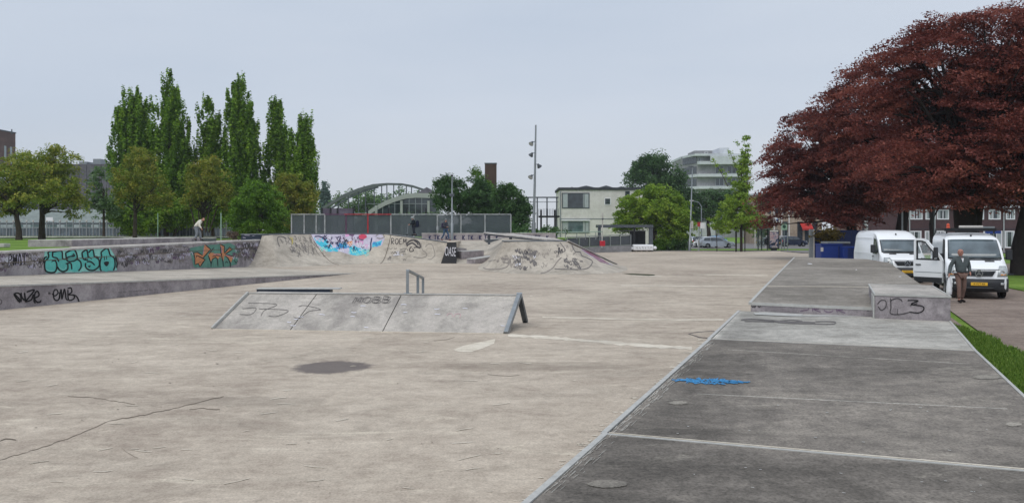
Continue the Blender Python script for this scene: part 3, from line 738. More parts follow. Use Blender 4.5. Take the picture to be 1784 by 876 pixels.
FONT = {  # single-stroke capitals on a 1 x 1 cell, y down
 'O': [[(.5, 0), (.1, .25), (.1, .75), (.5, 1), (.9, .75), (.9, .25), (.5, 0)]], 'U': [[(.1, 0), (.12, .7), (.5, 1), (.85, .7), (.9, 0)]],
 'Z': [[(.1, .05), (.9, 0), (.15, .95), (.95, 1)]], 'E': [[(.9, 0), (.2, .05), (.15, .95), (.9, 1)], [(.2, .5), (.75, .48)]],
 'M': [[(.05, 1), (.15, 0), (.5, .7), (.85, 0), (.97, 1)]], 'B': [[(.15, 0), (.15, 1)], [(.15, 0), (.8, .1), (.7, .42), (.2, .5), (.9, .62), (.8, .95), (.15, 1)]],
 'P': [[(.15, 0), (.15, 1)], [(.15, .02), (.85, .12), (.75, .48), (.2, .55)]], 'W': [[(.03, 0), (.25, 1), (.5, .3), (.75, 1), (.97, 0)]],
 'A': [[(.05, 1), (.5, 0), (.95, 1)], [(.25, .62), (.8, .6)]], 'T': [[(.05, .03), (.95, 0)], [(.5, 0), (.48, 1)]], 'K': [[(.15, 0), (.15, 1)], [(.9, 0), (.2, .55), (.95, 1)]],
 'D': [[(.12, 0), (.12, 1)], [(.12, 0), (.8, .15), (.9, .6), (.12, 1)]], 'R': [[(.15, 1), (.12, 0), (.8, .12), (.75, .45), (.2, .52), (.92, 1)]],
 'Y': [[(.05, 0), (.5, .5)], [(.95, 0), (.4, 1)]], 'L': [[(.15, 0), (.12, .98), (.9, 1)]], '3': [[(.1, .05), (.85, .1), (.45, .45), (.9, .7), (.1, .98)]],
 'S': [[(.9, .08), (.3, .0), (.15, .35), (.8, .6), (.75, .95), (.08, .93)]], 'N': [[(.1, 1), (.12, 0), (.85, 1), (.9, 0)]], 'I': [[(.5, 0), (.5, 1)]]}
def word(txt, quad):
    """lettering strokes fitted to four pixel corners (tl, tr, br, bl)"""
    tl, tr, br, bl = quad; n = len(txt); out = []
    for i, ch in enumerate(txt):
        for l in FONT.get(ch, []):
            o = []
            for x, y in l:
                u = (i+.08+x*.84)/n
                o.append(((tl[0]*(1-u)+tr[0]*u)*(1-y)+(bl[0]*(1-u)+br[0]*u)*y, (tl[1]*(1-u)+tr[1]*u)*(1-y)+(bl[1]*(1-u)+br[1]*u)*y))
            out.append(o)
    return out

# --- wedge ledge: OUZE  EMB
p = Paint([side], ledge)
z6 = lambda pts: zc(pts, 0, 430, 6.74)
ouze = [z6([(160, 545), (215, 600), (245, 640), (235, 560), (195, 540), (165, 560), (200, 615), (235, 655)]), z6([(245, 535), (255, 590), (290, 625), (285, 540), (300, 650)]),
        z6([(310, 530), (400, 505), (330, 600), (300, 640), (365, 620), (390, 560), (400, 640), (415, 660)]), z6([(405, 600), (455, 570), (440, 520), (410, 540), (405, 610), (440, 650), (475, 640), (480, 620)])]
emb = [z6([(610, 545), (640, 575), (680, 540), (660, 500), (630, 520), (630, 600), (665, 630), (695, 600), (700, 530)]), z6([(690, 610), (715, 500), (725, 610), (755, 495), (775, 610), (800, 620)]),
       z6([(790, 490), (830, 480), (840, 530), (800, 560), (860, 565), (870, 600), (830, 625), (800, 610), (795, 500)]), z6([(850, 560), (890, 575), (915, 610), (925, 645)])]
p.strokes('graffiti', ouze, 2.6, mt['ink_black'], label='black tag reading OUZE')
p.strokes('graffiti', emb, 2.3, mt['ink_black'], label='black tag reading EMB')
p.strokes('graffiti', [[(-3, 520), (2, 523), (2, 528), (-3, 530)]]+[squiggle(random.Random(i), 84+i*2, 508+i*.3, 2, 6, 3) for i in range(2)], 1.0, mt['ink_dark'])
p.strokes('graffiti', [squiggle(random.Random(i), 205+i*9, 508-i*.75, 8, 2.6, 6) for i in range(8)], .7, mt['ink_grey'], label='faint row of small black letters')
# --- graffiti wall
p = Paint([wallface], gw)
g5 = lambda pts: zc(pts, 60, 420, 11.15)
teal_out = g5([(190, 560), (215, 430), (200, 340), (260, 290), (260, 200), (350, 180), (520, 190), (545, 330), (600, 330), (600, 220), (770, 160), (820, 350), (900, 350), (910, 220), (1010, 165), (1130, 150), (1160, 300), (1260, 310), (1280, 210), (1410, 130), (1480, 260), (1560, 330), (1590, 480), (1540, 570), (1380, 590), (1270, 560), (1200, 520), (1120, 575), (1020, 540), (960, 480), (880, 560), (780, 600), (700, 570), (560, 590), (470, 540), (400, 590), (270, 605)])
p.fill('graffiti', [g5([(170, 420), (200, 180), (1460, 125), (1590, 330), (1600, 560), (900, 600), (220, 620)])], mt['ink_teal2'], 0, 'mint halo round the teal letters')
p.fill('graffiti', [teal_out], mt['ink_teal'], 1, 'teal bubble letter fill')
bl_ = [[(255, 215), (345, 190), (350, 300), (430, 330), (470, 400)], [(255, 215), (270, 310), (200, 400), (200, 540), (250, 600), (390, 600), (430, 480), (400, 380), (340, 385)],
       [(345, 215), (520, 195), (545, 340), (640, 340)], [(430, 480), (480, 560), (560, 590), (640, 540), (640, 430)], [(600, 225), (770, 170), (820, 350), (640, 385), (600, 225)], [(620, 325), (690, 300), (770, 290), (745, 240)],
       [(600, 440), (700, 430), (720, 550)], [(820, 350), (890, 400), (900, 500), (850, 580)], [(915, 225), (1010, 175), (1040, 330)], [(915, 225), (950, 350), (1040, 360)], [(1045, 225), (1125, 160), (1160, 310)],
       [(1010, 400), (1090, 400), (1160, 460), (1150, 470)], [(990, 420), (990, 500), (1060, 560), (1160, 560), (1250, 480), (1245, 360), (1170, 300), (1260, 320)], [(1285, 215), (1410, 140), (1470, 270), (1545, 330), (1560, 470), (1530, 570)],
       [(1285, 215), (1300, 300), (1270, 400), (1275, 540), (1300, 580)], [(1350, 290), (1360, 370)], [(1390, 285), (1400, 360)], [(1350, 415), (1430, 410), (1395, 475), (1350, 415)], [(170, 420), (190, 330), (240, 300)], [(1570, 300), (1600, 420), (1590, 520)],
       [(1050, 300), (1110, 350)], [(960, 370), (1000, 330)], [(1040, 480), (1060, 500), (1080, 470)], [(340, 385), (330, 410)], [(720, 260), (750, 300)]]
p.strokes('graffiti', [g5(l) for l in bl_], 2.6, mt['ink_black'], 2, 'black outlines of the teal letters')
p.fill('graffiti', [g5([(1355, 415), (1430, 410), (1395, 480)])], mt['ink_black'], 3)
p.strokes('graffiti', [g5(l) for l in ([(225, 540), (290, 580), (370, 570)], [(470, 500), (560, 560), (610, 500)], [(1010, 510), (1080, 545)], [(365, 480), (380, 540)])], 1.1, mt['ink_teal2'], 2)
# orange letters
g6 = lambda pts: zc(pts, 320, 415, 13.72)
p.fill('graffiti', [g6([(100, 240), (480, 170), (1120, 120), (1260, 200), (1330, 330), (1270, 620), (1020, 690), (420, 700), (240, 690), (180, 420)])], mt['ink_green'], 0, 'dull green backing of the orange letters')
op = [[(500, 150), (640, 265), (450, 480), (350, 430), (230, 370), (300, 335), (450, 400)], [(260, 500), (230, 380), (440, 470), (510, 510), (390, 680), (350, 600), (260, 630)],
      [(580, 400), (720, 220), (640, 350), (880, 370), (870, 130), (970, 190), (970, 350), (1090, 210), (1160, 265), (990, 385), (1190, 420), (1130, 580), (1060, 470), (970, 410), (940, 570), (870, 420), (820, 500), (760, 450), (660, 520), (640, 600)]]
p.fill('graffiti', [g6(l) for l in op], mt['ink_orange'], 1, 'orange letter fill')
ol = [[(510, 150), (640, 265), (450, 480)], [(230, 345), (330, 335), (450, 410)], [(300, 410), (380, 440), (505, 510), (385, 680), (345, 600), (265, 630), (262, 500)], [(230, 345), (270, 500)], [(300, 410), (300, 460)], [(410, 570), (360, 585)],
      [(715, 225), (600, 370)], [(585, 410), (650, 600), (650, 690)], [(680, 440), (780, 405), (880, 425)], [(660, 600), (680, 500), (760, 455), (805, 500), (815, 680)], [(850, 135), (970, 190), (965, 340)], [(880, 200), (890, 360), (935, 560), (945, 680)],
      [(965, 365), (1090, 215), (1160, 265), (985, 380), (1130, 420), (1190, 430)], [(990, 415), (1060, 480), (1110, 600), (1115, 690)], [(980, 590), (1020, 555), (1060, 590)], [(1200, 520), (1250, 590), (1290, 540)]]
p.strokes('graffiti', [g6(l) for l in ol], 1.7, mt['ink_black'], 2, 'black outlines of the orange letters', curved=False)
p.strokes('graffiti', [g6(l) for l in ([(480, 200), (470, 380)], [(700, 380), (870, 395)], [(1010, 400), (1150, 450)], [(900, 200), (905, 340)])], 1.2, mt['ink_pink'], 2)
p.strokes('graffiti', word('PWAT', ((14, 444), (46, 441), (47, 460), (12, 462))), 1.9, mt['ink_black'], 2, 'tag reading PWAT')
p.strokes('graffiti', word('PWAT', ((15.5, 444), (47.5, 441), (48.5, 460), (13.5, 462))), 2.6, mt['ink_lilac'], 1)
p.strokes('graffiti', word('YOLL', ((420, 424), (446, 422.5), (445, 433), (421, 434))), 1.7, mt['ink_dark'], 2, 'tag reading YOLL')
rr = random.Random(11)
for i, (mname, num, ww) in enumerate((('ink_grey', 60, 1.), ('ink_dark', 50, .9), ('ink_lilac', 40, 1.3), ('ink_purple', 30, 1.0), ('ink_white', 16, 1.1), ('ink_grey2', 60, 1.6))):
    ls = []
    for _ in range(num):
        x = rr.choice([rr.uniform(202, 326), rr.uniform(202, 326), rr.uniform(-10, 74), rr.uniform(405, 442)]); f = x/430
        y = 440-20*f+rr.uniform(0, .72)*(38-2*f); ls.append(squiggle(rr, x, y, rr.uniform(5, 15), rr.uniform(3, 10), rr.choice([4, 5, 7, 9])))
    p.strokes('graffiti', ls, ww, mt[mname], 1, 'layered small tags', st=2)
# --- quarter pipe mural
p = Paint([qsurf], qp)
z7 = lambda pts: zc(pts, 540, 400, 12.74)
p.fill('graffiti', [z7([(20, 100), (1600, 100), (1660, 200), (1590, 360), (1330, 400), (1250, 520), (900, 560), (640, 480), (380, 500), (180, 380), (60, 230)])], mt['ink_lilac'], 0, 'pale lilac mural ground', cell=1)
p.fill('graffiti', [z7([(90, 180), (160, 140), (260, 160), (380, 230), (460, 330), (520, 400), (640, 420), (620, 490), (520, 480), (400, 490), (300, 420), (200, 350), (130, 290), (80, 230)]), z7([(870, 400), (960, 340), (1060, 400), (1250, 440), (1260, 540), (1050, 580), (880, 550)]), z7([(1380, 300), (1600, 240), (1570, 350), (1380, 390)]), z7([(650, 290), (780, 280), (830, 380), (650, 400)])], mt['ink_cyan'], 1, 'cyan mural patches', cell=1)
p.fill('graffiti', [z7([(1080, 130), (1160, 95), (1250, 120), (1265, 170), (1190, 220), (1090, 210)]), ], mt['ink_red'], 2, 'red mural flower', cell=.8)
p.fill('graffiti', [z7([(820, 290), (930, 250), (960, 300), (900, 360), (830, 340)])], mt['ink_orange'], 2, cell=.8)
p.fill('graffiti', [z7([(1010, 270), (1100, 230), (1190, 250), (1180, 320), (1080, 350), (1020, 330)]), z7([(780, 100), (880, 100), (860, 150), (790, 160)]), z7([(1210, 330), (1290, 330), (1260, 410), (1210, 390)])], mt['ink_pink'], 1, 'pink mural patches', cell=.8)
p.fill('graffiti', [z7([(1080, 200), (1200, 210), (1180, 250), (1090, 240)]), z7([(860, 100), (1000, 100), (960, 150), (880, 140)])], mt['ink_purple'], 2, cell=.8)
rr = random.Random(5)
for mname, num, ww, box, lay in (('ink_navy', 34, 1.0, (250, 110, 560, 260), 3), ('ink_black', 10, .9, (300, 110, 700, 260), 3), ('ink_white', 30, 1.1, (280, 100, 1000, 330), 3), ('ink_blue', 16, 1.1, (560, 290, 260, 110), 3), ('ink_blue', 8, 1.1, (1380, 260, 180, 60), 3),
                                 ('ink_teal2', 18, 1.1, (860, 430, 420, 120), 3), ('ink_navy', 8, .8, (860, 360, 400, 90), 3), ('ink_lilac', 16, 1.3, (80, 130, 260, 80), 2), ('ink_purple', 12, .9, (520, 120, 600, 140), 3), ('ink_teal2', 7, 1.1, (200, 360, 300, 100), 3)):
    ls = [zc(squiggle(rr, box[0]+rr.uniform(0, box[2]), box[1]+rr.uniform(0, box[3]), rr.uniform(30, 110), rr.uniform(30, 90), rr.choice([3, 4, 5])), 540, 400, 12.74) for _ in range(num)]
    p.strokes('graffiti', ls, ww, mt[mname], lay, 'mural scribbles', st=1.2)
p.strokes('graffiti', [z7([(1375, 180), (1350, 300), (1350, 420), (1320, 480)]), z7([(100, 160), (170, 150), (260, 170), (350, 250)])], 2., mt['ink_navy'], 4)
p.strokes('graffiti', [z7([(1460, 150), (1500, 110), (1600, 100), (1650, 160), (1560, 200), (1480, 180)])], 1.4, mt['ink_grey2'], 3)
p.strokes('graffiti', word('XROEM', ((674, 415), (709, 416), (708, 425), (674, 426))), 1.2, mt['ink_dark'], 2, 'black tag reading XROEM')
z8 = lambda pts: zc(pts, 670, 400, 8.495)
p.strokes('graffiti', [z8(l) for l in ([(340, 250), (330, 210), (380, 165), (450, 155), (510, 190), (530, 260), (520, 280)], [(340, 230), (400, 200), (440, 215), (480, 250), (520, 270)], [(440, 165), (480, 190), (500, 230)])], 2.4, mt['ink_dark'], 2, 'dark mushroom like doodle')
p.strokes('graffiti', [z8(l) for l in ([(400, 250), (370, 290), (380, 325), (430, 310), (410, 280)], [(430, 270), (470, 260), (520, 275)])], 1.6, mt['ink_dark'], 2)
rr = random.Random(9)
p.strokes('graffiti', [z8(squiggle(rr, 40+rr.uniform(0, 250), 250+rr.uniform(0, 170), rr.uniform(40, 90), rr.uniform(20, 60), 5)) for _ in range(18)]+[z8([(540, 200), (560, 300), (610, 340), (620, 390), (540, 420), (420, 400)]), z8([(600, 260), (640, 220), (700, 220), (730, 300), (745, 380), (680, 440), (640, 435)])], .7, mt['ink_grey'], 2, 'thin grey doodles')
p.strokes('graffiti', [z8(squiggle(rr, 130+rr.uniform(0, 120), 290+rr.uniform(0, 80), 50, 30, 4)) for _ in range(6)], 1.3, mt['ink_white'], 3)
rr = random.Random(12)
p.strokes('graffiti', [[(x, y), (x+rr.uniform(1, 4), y+rr.uniform(-1, 3)), (x+rr.uniform(2, 5), y+rr.uniform(3, 8)), (x+rr.uniform(0, 8), y+rr.uniform(4, 9))] for x, y in ((482+rr.uniform(0, 56)+k_*.9, 411+k_) for k_ in [rr.uniform(0, 30) for _ in range(70)])], .7, mt['ink_grey'], 1, 'faded grey scrawl', st=1.4)
p.strokes('graffiti', [[(483, 414), (487, 412), (494, 413), (499, 416)], [(483, 414), (484, 422), (487, 430)]], 1.3, mt['ink_grey'], 2)
p.strokes('graffiti', [[(505, 413), (510, 420), (508, 426)], [(510, 413), (508, 422)]], 1.4, m_flat('yellow_spray_paint', C(196, 180, 96), .8), 2)
# --- pyramid tags
p = Paint([psurf], py)
z9 = lambda pts: zc(pts, 830, 415, 6.607)
rr = random.Random(21)
for mname, num, ww, bxx in (('ink_grey', 36, 1.5, (430, 110, 250, 220)), ('ink_dark', 10, 1.0, (440, 120, 220, 210)), ('ink_grey2', 16, 1.2, (230, 160, 260, 100)), ('ink_grey', 20, 1.4, (1000, 215, 190, 110)), ('ink_dark', 8, .8, (880, 100, 100, 50)), ('ink_grey2', 40, .8, (350, 60, 800, 250)), ('ink_white', 8, .9, (300, 180, 360, 150))):
    p.strokes('graffiti', [z9(squiggle(rr, bxx[0]+rr.uniform(0, bxx[2]), bxx[1]+rr.uniform(0, bxx[3]), rr.uniform(20, 60), rr.uniform(20, 60), rr.choice([3, 4, 6]))) for _ in range(num)], ww, mt[mname], 1, 'faded black tags', st=1.3)
p.strokes('graffiti', [z9([(225, 250), (150, 265), (85, 305), (80, 335), (130, 355), (250, 355), (340, 335), (370, 295), (300, 270)]), z9([(700, 410), (800, 390), (880, 340), (930, 270), (980, 220)])], 1.7, mt['ink_grey2'], 1, 'grey wheel-worn ring')
p.strokes('graffiti', [z9([(1095, 60), (1110, 110), (1140, 155), (1195, 160), (1210, 200), (1260, 220), (1330, 260), (1325, 300), (1280, 345), (1180, 360), (900, 355)]), z9([(960, 50), (1020, 130), (1000, 155), (900, 150)])], 1.3, mt['ink_grey'], 2, 'grey outline')
p.fill('graffiti', [z9([(1200, 130), (1320, 140), (1480, 240), (1610, 290), (1560, 310), (1440, 275), (1300, 200)])], mt['ink_lilac'], 1, 'lilac striped letters', cell=.8)
p.strokes('graffiti', [z9([(1210+k_*22, 130+k_*6), (1330+k_*24, 205+k_*7), (1440+k_*22, 280+k_*5)]) for k_ in range(5)], .8, m_flat('magenta_grey_spray_paint', C(146, 96, 116), .8), 2)
p.strokes('graffiti', [z9([(1400, 145+8*k_), (1480, 190+8*k_), (1590, 275+6*k_)]) for k_ in range(3)], 1.2, mt['ink_white'], 3)
# --- tagged low wall: repeated dark tags
p = Paint([twf], tw)
ls = []
for i in range(15):
    x = 741+i*14.6
    if 872 < x < 880: continue
    ls += word('TK' if i % 2 else 'FK', ((x, 410), (x+11, 410), (x+11, 417.6), (x, 417.6)))
p.strokes('graffiti', ls, 2.4, mt['ink_navy'], 1, 'row of dark TK tags', curved=False)
# --- funbox tags
p = Paint(fpan, fb)
p.strokes('graffiti', word('MOBB', ((617, 518), (682, 516), (678, 527), (612, 528))), .9, mt['ink_grey'], 1, 'thin tag reading MOBB', st=1.2)
p.strokes('graffiti', word('MOBB', ((620, 519), (685, 517), (681, 528), (615, 529))), .6, mt['ink_grey'], 1, st=1.2)
p.strokes('graffiti', [zc(l, 350, 450, 2.973) for l in ([(245, 232), (370, 235), (390, 245), (330, 270), (310, 300)], [(215, 262), (285, 258), (260, 290), (200, 290)], [(300, 262), (450, 270), (395, 300), (350, 298)], [(505, 250), (540, 245), (620, 265), (560, 275), (510, 310), (480, 305)])], .8, mt['ink_grey'], 1, 'thin grey scrawl')
p.strokes('graffiti', [zc(l, 350, 450, 2.973) for l in ([(1275, 300), (1280, 288), (1300, 288), (1305, 305)], [(1312, 305), (1318, 290), (1345, 290), (1340, 310)])], 1., m_flat('pale_pink_spray_paint', C(190, 160, 164), .8), 1)
rr = random.Random(2)
sp = []
for x, y in ((500, 561), (506, 567), (512, 556), (556, 548), (520, 552), (610, 552), (612, 544), (702, 545), (756, 538), (757, 547), (634, 570), (698, 531), (806, 537), (872, 567), (628, 533)):
    sp.append([(x, y), (x+rr.uniform(3, 7), y+rr.uniform(-1, 1)), (x+rr.uniform(6, 12), y+rr.uniform(-.5, 1))])
p.strokes('graffiti', sp, 1.3, mt['ink_white'], 1, 'white scuffs')
# --- step face, box front, slabs
p = Paint([stepface], fp)
p.strokes('graffiti', word('DROR', ((1392, 533), (1474, 535), (1476, 545), (1390, 541.5))), 1.1, mt['ink_purple'], 1, 'purple tag reading DROR')
p.strokes('graffiti', [squiggle(random.Random(3), 1310, 529, 16, 7, 7), squiggle(random.Random(4), 1508, 536, 6, 6, 5)], 1.6, mt['ink_dark'])
p = Paint([boxo], bx)
z10 = lambda pts: zc(pts, 1400, 330, 3.81)
p.strokes('graffiti', [z10(l) for l in ([(490, 760), (515, 735), (545, 740), (545, 780), (515, 800), (495, 775)], [(575, 745), (590, 730), (625, 722), (650, 735), (655, 745)], [(577, 720), (580, 780), (578, 822), (640, 828), (710, 812)], [(625, 790), (622, 830)])], 1.6, mt['ink_dark'], 1, 'black scrawl reading OL')
p.strokes('graffiti', [z10(l) for l in ([(690, 735), (760, 738), (715, 760), (790, 775), (795, 800), (760, 818), (700, 812)], [(705, 770), (755, 755)])], 2.0, mt['ink_black'], 1, 'black scrawl reading 3')
p = Paint(pslabs, pl)
rr = random.Random(8)
bl = []
for i in range(44):
    x = 1176+rr.uniform(0, 118); y = 663+(x-1176)*.028; h = 5.2*math.sin(math.pi*min(1, max(0, (x-1170)/120)))+.6
    bl.append([(x-8, y+rr.uniform(-h, h)), (x, y+rr.uniform(-h, h)), (x+9, y+rr.uniform(-h, h)), (x+16, y+rr.uniform(-h, h))])
p.strokes('graffiti', bl, 1.0, mt['ink_blue'], 1, 'blue spray scrawl')
p.strokes('graffiti', [zc(l, 1260, 440, 4.055) for l in ([(125, 478), (200, 470), (330, 480), (430, 490), (560, 492), (650, 495)], [(340, 480), (400, 495), (520, 502), (640, 505), (740, 508)], [(150, 486), (260, 486), (360, 492)], [(650, 490), (720, 488), (790, 492), (785, 505), (730, 508)], [(400, 485), (480, 478), (560, 486)])], 1.9, mt['ink_grey'], 1, 'dark grey faded scrawl')
ell = lambda x, y, a, b_: [(x+a*math.cos(k_*.449)*(1+.1*math.sin(k_*2.1)), y+b_*math.sin(k_*.449)) for k_ in range(14)]
p.fill('worn_patch', [ell(1208, 615.5, 15, 2.2), ell(1181, 702, 17, 3), ell(1720, 657, 26, 4), ell(1766, 739, 14, 4)], m_concrete('pale_scuffed_concrete', C(128, 123, 115), C(142, 137, 128), C(158, 152, 142), speck=1.), 0, 'pale worn patches', cell=.8)['kind'] = 'stuff'
p.fill('worn_patch', [ell(1058, 843, 34, 7)], m_concrete('soft_scuffed_concrete', C(112, 108, 101), C(130, 125, 117), C(146, 140, 131), speck=1.), 0, 'pale worn patch', cell=.8)
p.strokes('scuff', [[(x, y), (x+rr.uniform(2, 6), y+rr.uniform(0, 1))] for x, y in ((rr.uniform(1090, 1760), rr.uniform(700, 870)) for _ in range(26))], 1.4, mt['edge'], 1, curved=False)
p = Paint(pslabs, pl); rr = random.Random(31); e_ = []
for _ in range(150):                                   # chipped and scuffed band along the left edge
    f_ = rr.random()**.8; x = 935+(1240-935)*f_; y = 868+(590-868)*f_; o_ = rr.random()**1.7*34*(1-f_*.6)+3; l_ = rr.uniform(3, 16)*(1.1-f_*.7)
    e_.append([(x+o_, y), (x+o_+l_*.55, y-l_*.5), (x+o_+l_*1.1+rr.uniform(-2, 2), y-l_)])
p.strokes('scuff', e_, 1.1, mt['mid_slab'], 0, 'pale scuffs along the steel edge', st=4)
p = Paint([slab], slab); e_ = []
for _ in range(70):
    f_ = rr.random(); x = 925+(1240-925)*f_; y = 876+(590-876)*f_; o_ = -4-rr.random()**2*26*(1-f_*.6)
    e_.append([(x+o_, y), (x+o_-rr.uniform(2, 12), y+rr.uniform(-1.5, 1.5))])
p.strokes('scuff', e_, 1.6, mt['joint'], 0, 'pale chips beside the platform edge', curved=False)
p = Paint([fpslab2], fp)
p.strokes('litter_speck', [[(1490, 470), (1493, 470.3)], [(1566, 482.4), (1570, 482)], [(1407, 459.5), (1415, 460)]], 1.5, mt['white_paint'], 1, 'small white litter', curved=False)
p = Paint([slab], slab)
sc_ = []
rr = random.Random(17)
for _ in range(60):
    y = 480+rr.random()**.8*380; x = rr.uniform(20, 1250-(y-480)*.85); l = rr.uniform(6, 26)*(y-400)/250; a = rr.uniform(-.25, .12)
    sc_.append([(x, y), (x+l*.5, y+a*l*.5+rr.uniform(-1, 1)), (x+l, y+a*l)])
p.strokes('scuff', sc_, 1.0, mt['joint'], 0, 'pale scuff marks', st=3)
sc_ = []
for _ in range(26):
    y = 500+rr.random()*360; x = rr.uniform(20, 1150-(y-500)*.8); sc_.append([(x, y), (x+rr.uniform(1, 3), y+rr.uniform(-.4, .4))])
p.strokes('litter_speck', sc_, 1.1, mt['joint'], 1, 'tiny pale specks', curved=False)
sc_ = [[(x, y), (x+rr.uniform(1.5, 5), y+rr.uniform(-.6, .6))] for x, y in ((rr.uniform(20, 900), rr.uniform(600, 860)) for _ in range(22))]
p.strokes('litter_speck', sc_, 1.3, mt['crack'], 1, 'tiny dark specks', curved=False)
# dark interior face on the wall's curved end and the black box beside the quarter pipe
bb = thing('graffiti_box', A(420, 418.5, 58), 'dark blue steel box with white marks beside the quarter pipe top', 'ramp box')
bb.location.z = 1.6
wb = X(456, 58)-X(420, 58)
bo = B().prism([(0, 0), (wb, 0), (wb+.1, 1.2), (0, 1.2)], 0, .5).build('box_body', mt['blue_metal'], bb, bevel=.02)
B().box(-.03, wb+.03, -.03, 1.2, .502, .55).build('lid', mt['galv'], bb)
p = Paint([bo], bb)
p.strokes('graffiti', [[(426, 409.6), (435, 410)], [(440, 411), (446, 409)], [(423, 413.5), (428, 414.5)]], 1.6, mt['ink_lilac'], 1)
# ------------------------------------------------------------------ vehicles
mt['car_white'] = m_flat('white_car_paint', C(244, 247, 250), .18, 0, .6, .03, 1)
mt['car_silver'] = m_flat('silver_car_paint', C(168, 174, 182), .25, .5, .6, .05, 1)
mt['car_navy'] = m_flat('dark_blue_car_paint', C(50, 58, 78), .2, .2, .6, .08, 1)
mt['car_blue'] = m_flat('blue_car_paint', C(74, 132, 178), .2, .1, .6, .08, 1)
mt['car_grey'] = m_flat('grey_car_paint', C(120, 124, 130), .2, .4, .6, .05, 1)
mt['car_black'] = m_flat('black_car_paint', C(34, 36, 40), .2, 0, .6, .05, 1)
mt['plastic'] = m_flat('dark_grey_plastic', C(48, 50, 54), .6, 0, .4, .15, 4)
mt['rubber'] = m_flat('tyre_rubber', C(30, 30, 32), .85, 0, .2, .2, 8)
mt['rim'] = m_flat('wheel_rim', C(150, 152, 156), .35, .6, .5, .1, 4)
mt['lamp_glass'] = m_flat('headlight_glass', C(186, 192, 194), .1, .1, .8, .3, 14)
mt['amber'] = m_flat('amber_lens', C(226, 150, 70), .3)
mt['redlens'] = m_flat('red_lens', C(176, 34, 36), .3)
mt['plate'] = m_flat('yellow_number_plate', C(236, 186, 58), .5, var=.05)
mt['chrome'] = m_flat('chrome', C(200, 204, 208), .15, .9, .6, .05)
class Car:
    """side profile (x forward with the nose at 0, z up) lofted across the width"""
    def __init__(s, prof, hw, taper=.13, zt=1.2, ztop=2.4, bow=.15, cr=.2, rear_bow=.06, L=5.9, roofdrop=.1):
        s.prof, s.hw, s.taper, s.zt, s.ztop, s.bow, s.cr, s.rb, s.L, s.rd = prof, hw, taper, zt, ztop, bow, cr, rear_bow, L, roofdrop
    def w(s, z):
        return s.hw if z <= s.zt else s.hw-s.taper*((z-s.zt)/(s.ztop-s.zt))**1.3
    def pos(s, x, z, t, off=0, nrm=(0, 0)):
        f = max(0, min(1, (x+1.3)/1.1)); r = max(0, min(1, (-x-(s.L-.7))/.5)); u = max(0, (abs(t)-.8)/.2)
        xx = x-f*(s.bow*t*t+s.cr*u*u)+r*(s.rb*t*t+.08*u*u)
        k = max(0, min(1, (z-s.ztop+.55)/.55)); zz = z-s.rd*k*(.35*t*t+u*u)
        return Vector((xx+nrm[0]*off, t*s.w(z), zz+nrm[1]*off))
    def body(s, name, mat, par):
        ts = [-1, -.97, -.9, -.8, -.55, -.28, 0, .28, .55, .8, .9, .97, 1]; b = B(); n = len(s.prof)
        for t in ts: b.v += [tuple(s.pos(x, z, t)) for x, z in s.prof]
        for i in range(len(ts)-1):
            b.f += [(i*n+k, i*n+(k+1) % n, (i+1)*n+(k+1) % n, (i+1)*n+k) for k in range(n)]
        b.f += [tuple(range(n))[::-1], tuple((len(ts)-1)*n+k for k in range(n))]
        o = b.build(name, mat, par, auto=38)
        m = o.modifiers.new('tri', 'TRIANGULATE'); return o
    def patch(s, name, mat, par, line, t0, t1, off=.012, nt=8, label=None, tfun=None, thick=0):
        """skin over the front, roof or rear: line = profile points, t0..t1 across"""
        rows = []; m = len(line)
        for i, (x, z) in enumerate(line):
            a, c = line[max(i-1, 0)], line[min(i+1, m-1)]; dx, dz = c[0]-a[0], c[1]-a[1]; l = math.hypot(dx, dz) or 1
            n_ = (dz/l, -dx/l); a0, a1 = (t0, t1) if tfun is None else tfun(i/(m-1))
            rows.append([s.pos(x, z, a0+(a1-a0)*j/nt, off, n_) for j in range(nt+1)])
        b = B(); b.grid(rows); o = b.build(name, mat, par, label, auto=40)
        md = o.modifiers.new('solid', 'SOLIDIFY'); md.thickness = off*1.5; md.offset = 0; return o
    def side(s, name, mat, par, pts, sgn, off=.01, label=None):
        b = B(); vs = [Vector((x, sgn*(s.w(z)+off), z)) for x, z in pts]; v2 = [Vector((v.x, v.y-sgn*off*1.6, v.z)) for v in vs]; n = len(vs)
        b.add(vs+v2, [tuple(range(n))]+[tuple(range(n, 2*n))[::-1]]+[(i, (i+1) % n, n+(i+1) % n, n+i) for i in range(n)])
        return b.build(name, mat, par, label)
def arch(cx, cz, r, a0=200, a1=-20, n=9):
    return [(cx+r*math.cos(R(a0+(a1-a0)*i/(n-1))), cz+r*math.sin(R(a0+(a1-a0)*i/(n-1)))) for i in range(n)]
def wheel(par, x, y, r, w_, steer=0):
    sg = 1 if y > 0 else -1
    o = bpy.data.objects.new('wheel', None); COL.objects.link(o); o.parent = par; o.location = (x, y, r); o.rotation_euler.z = steer
    b = B().lathe((0, -w_/2, 0), (0, 1, 0), [(r*.62, 0), (r*.93, 0), (r, w_*.2), (r, w_*.8), (r*.93, w_), (r*.62, w_)], 24); b.build('tyre', mt['rubber'], o, smooth=False, auto=40)
    yy = sg*w_*.42
    b = B().lathe((0, yy, 0), (0, sg, 0), [(0, .01), (r*.16, .01), (r*.2, -.03), (r*.55, -.05), (r*.62, .02), (r*.64, .0)], 20)
    for k in range(8):
        a = k*math.pi/4; b.bar((r*.15*math.cos(a), yy, r*.15*math.sin(a)), (r*.58*math.cos(a), yy-.005*sg, r*.58*math.sin(a)), r*.1, .02)
    b.build('rim', mt['rim'], o)
    return o

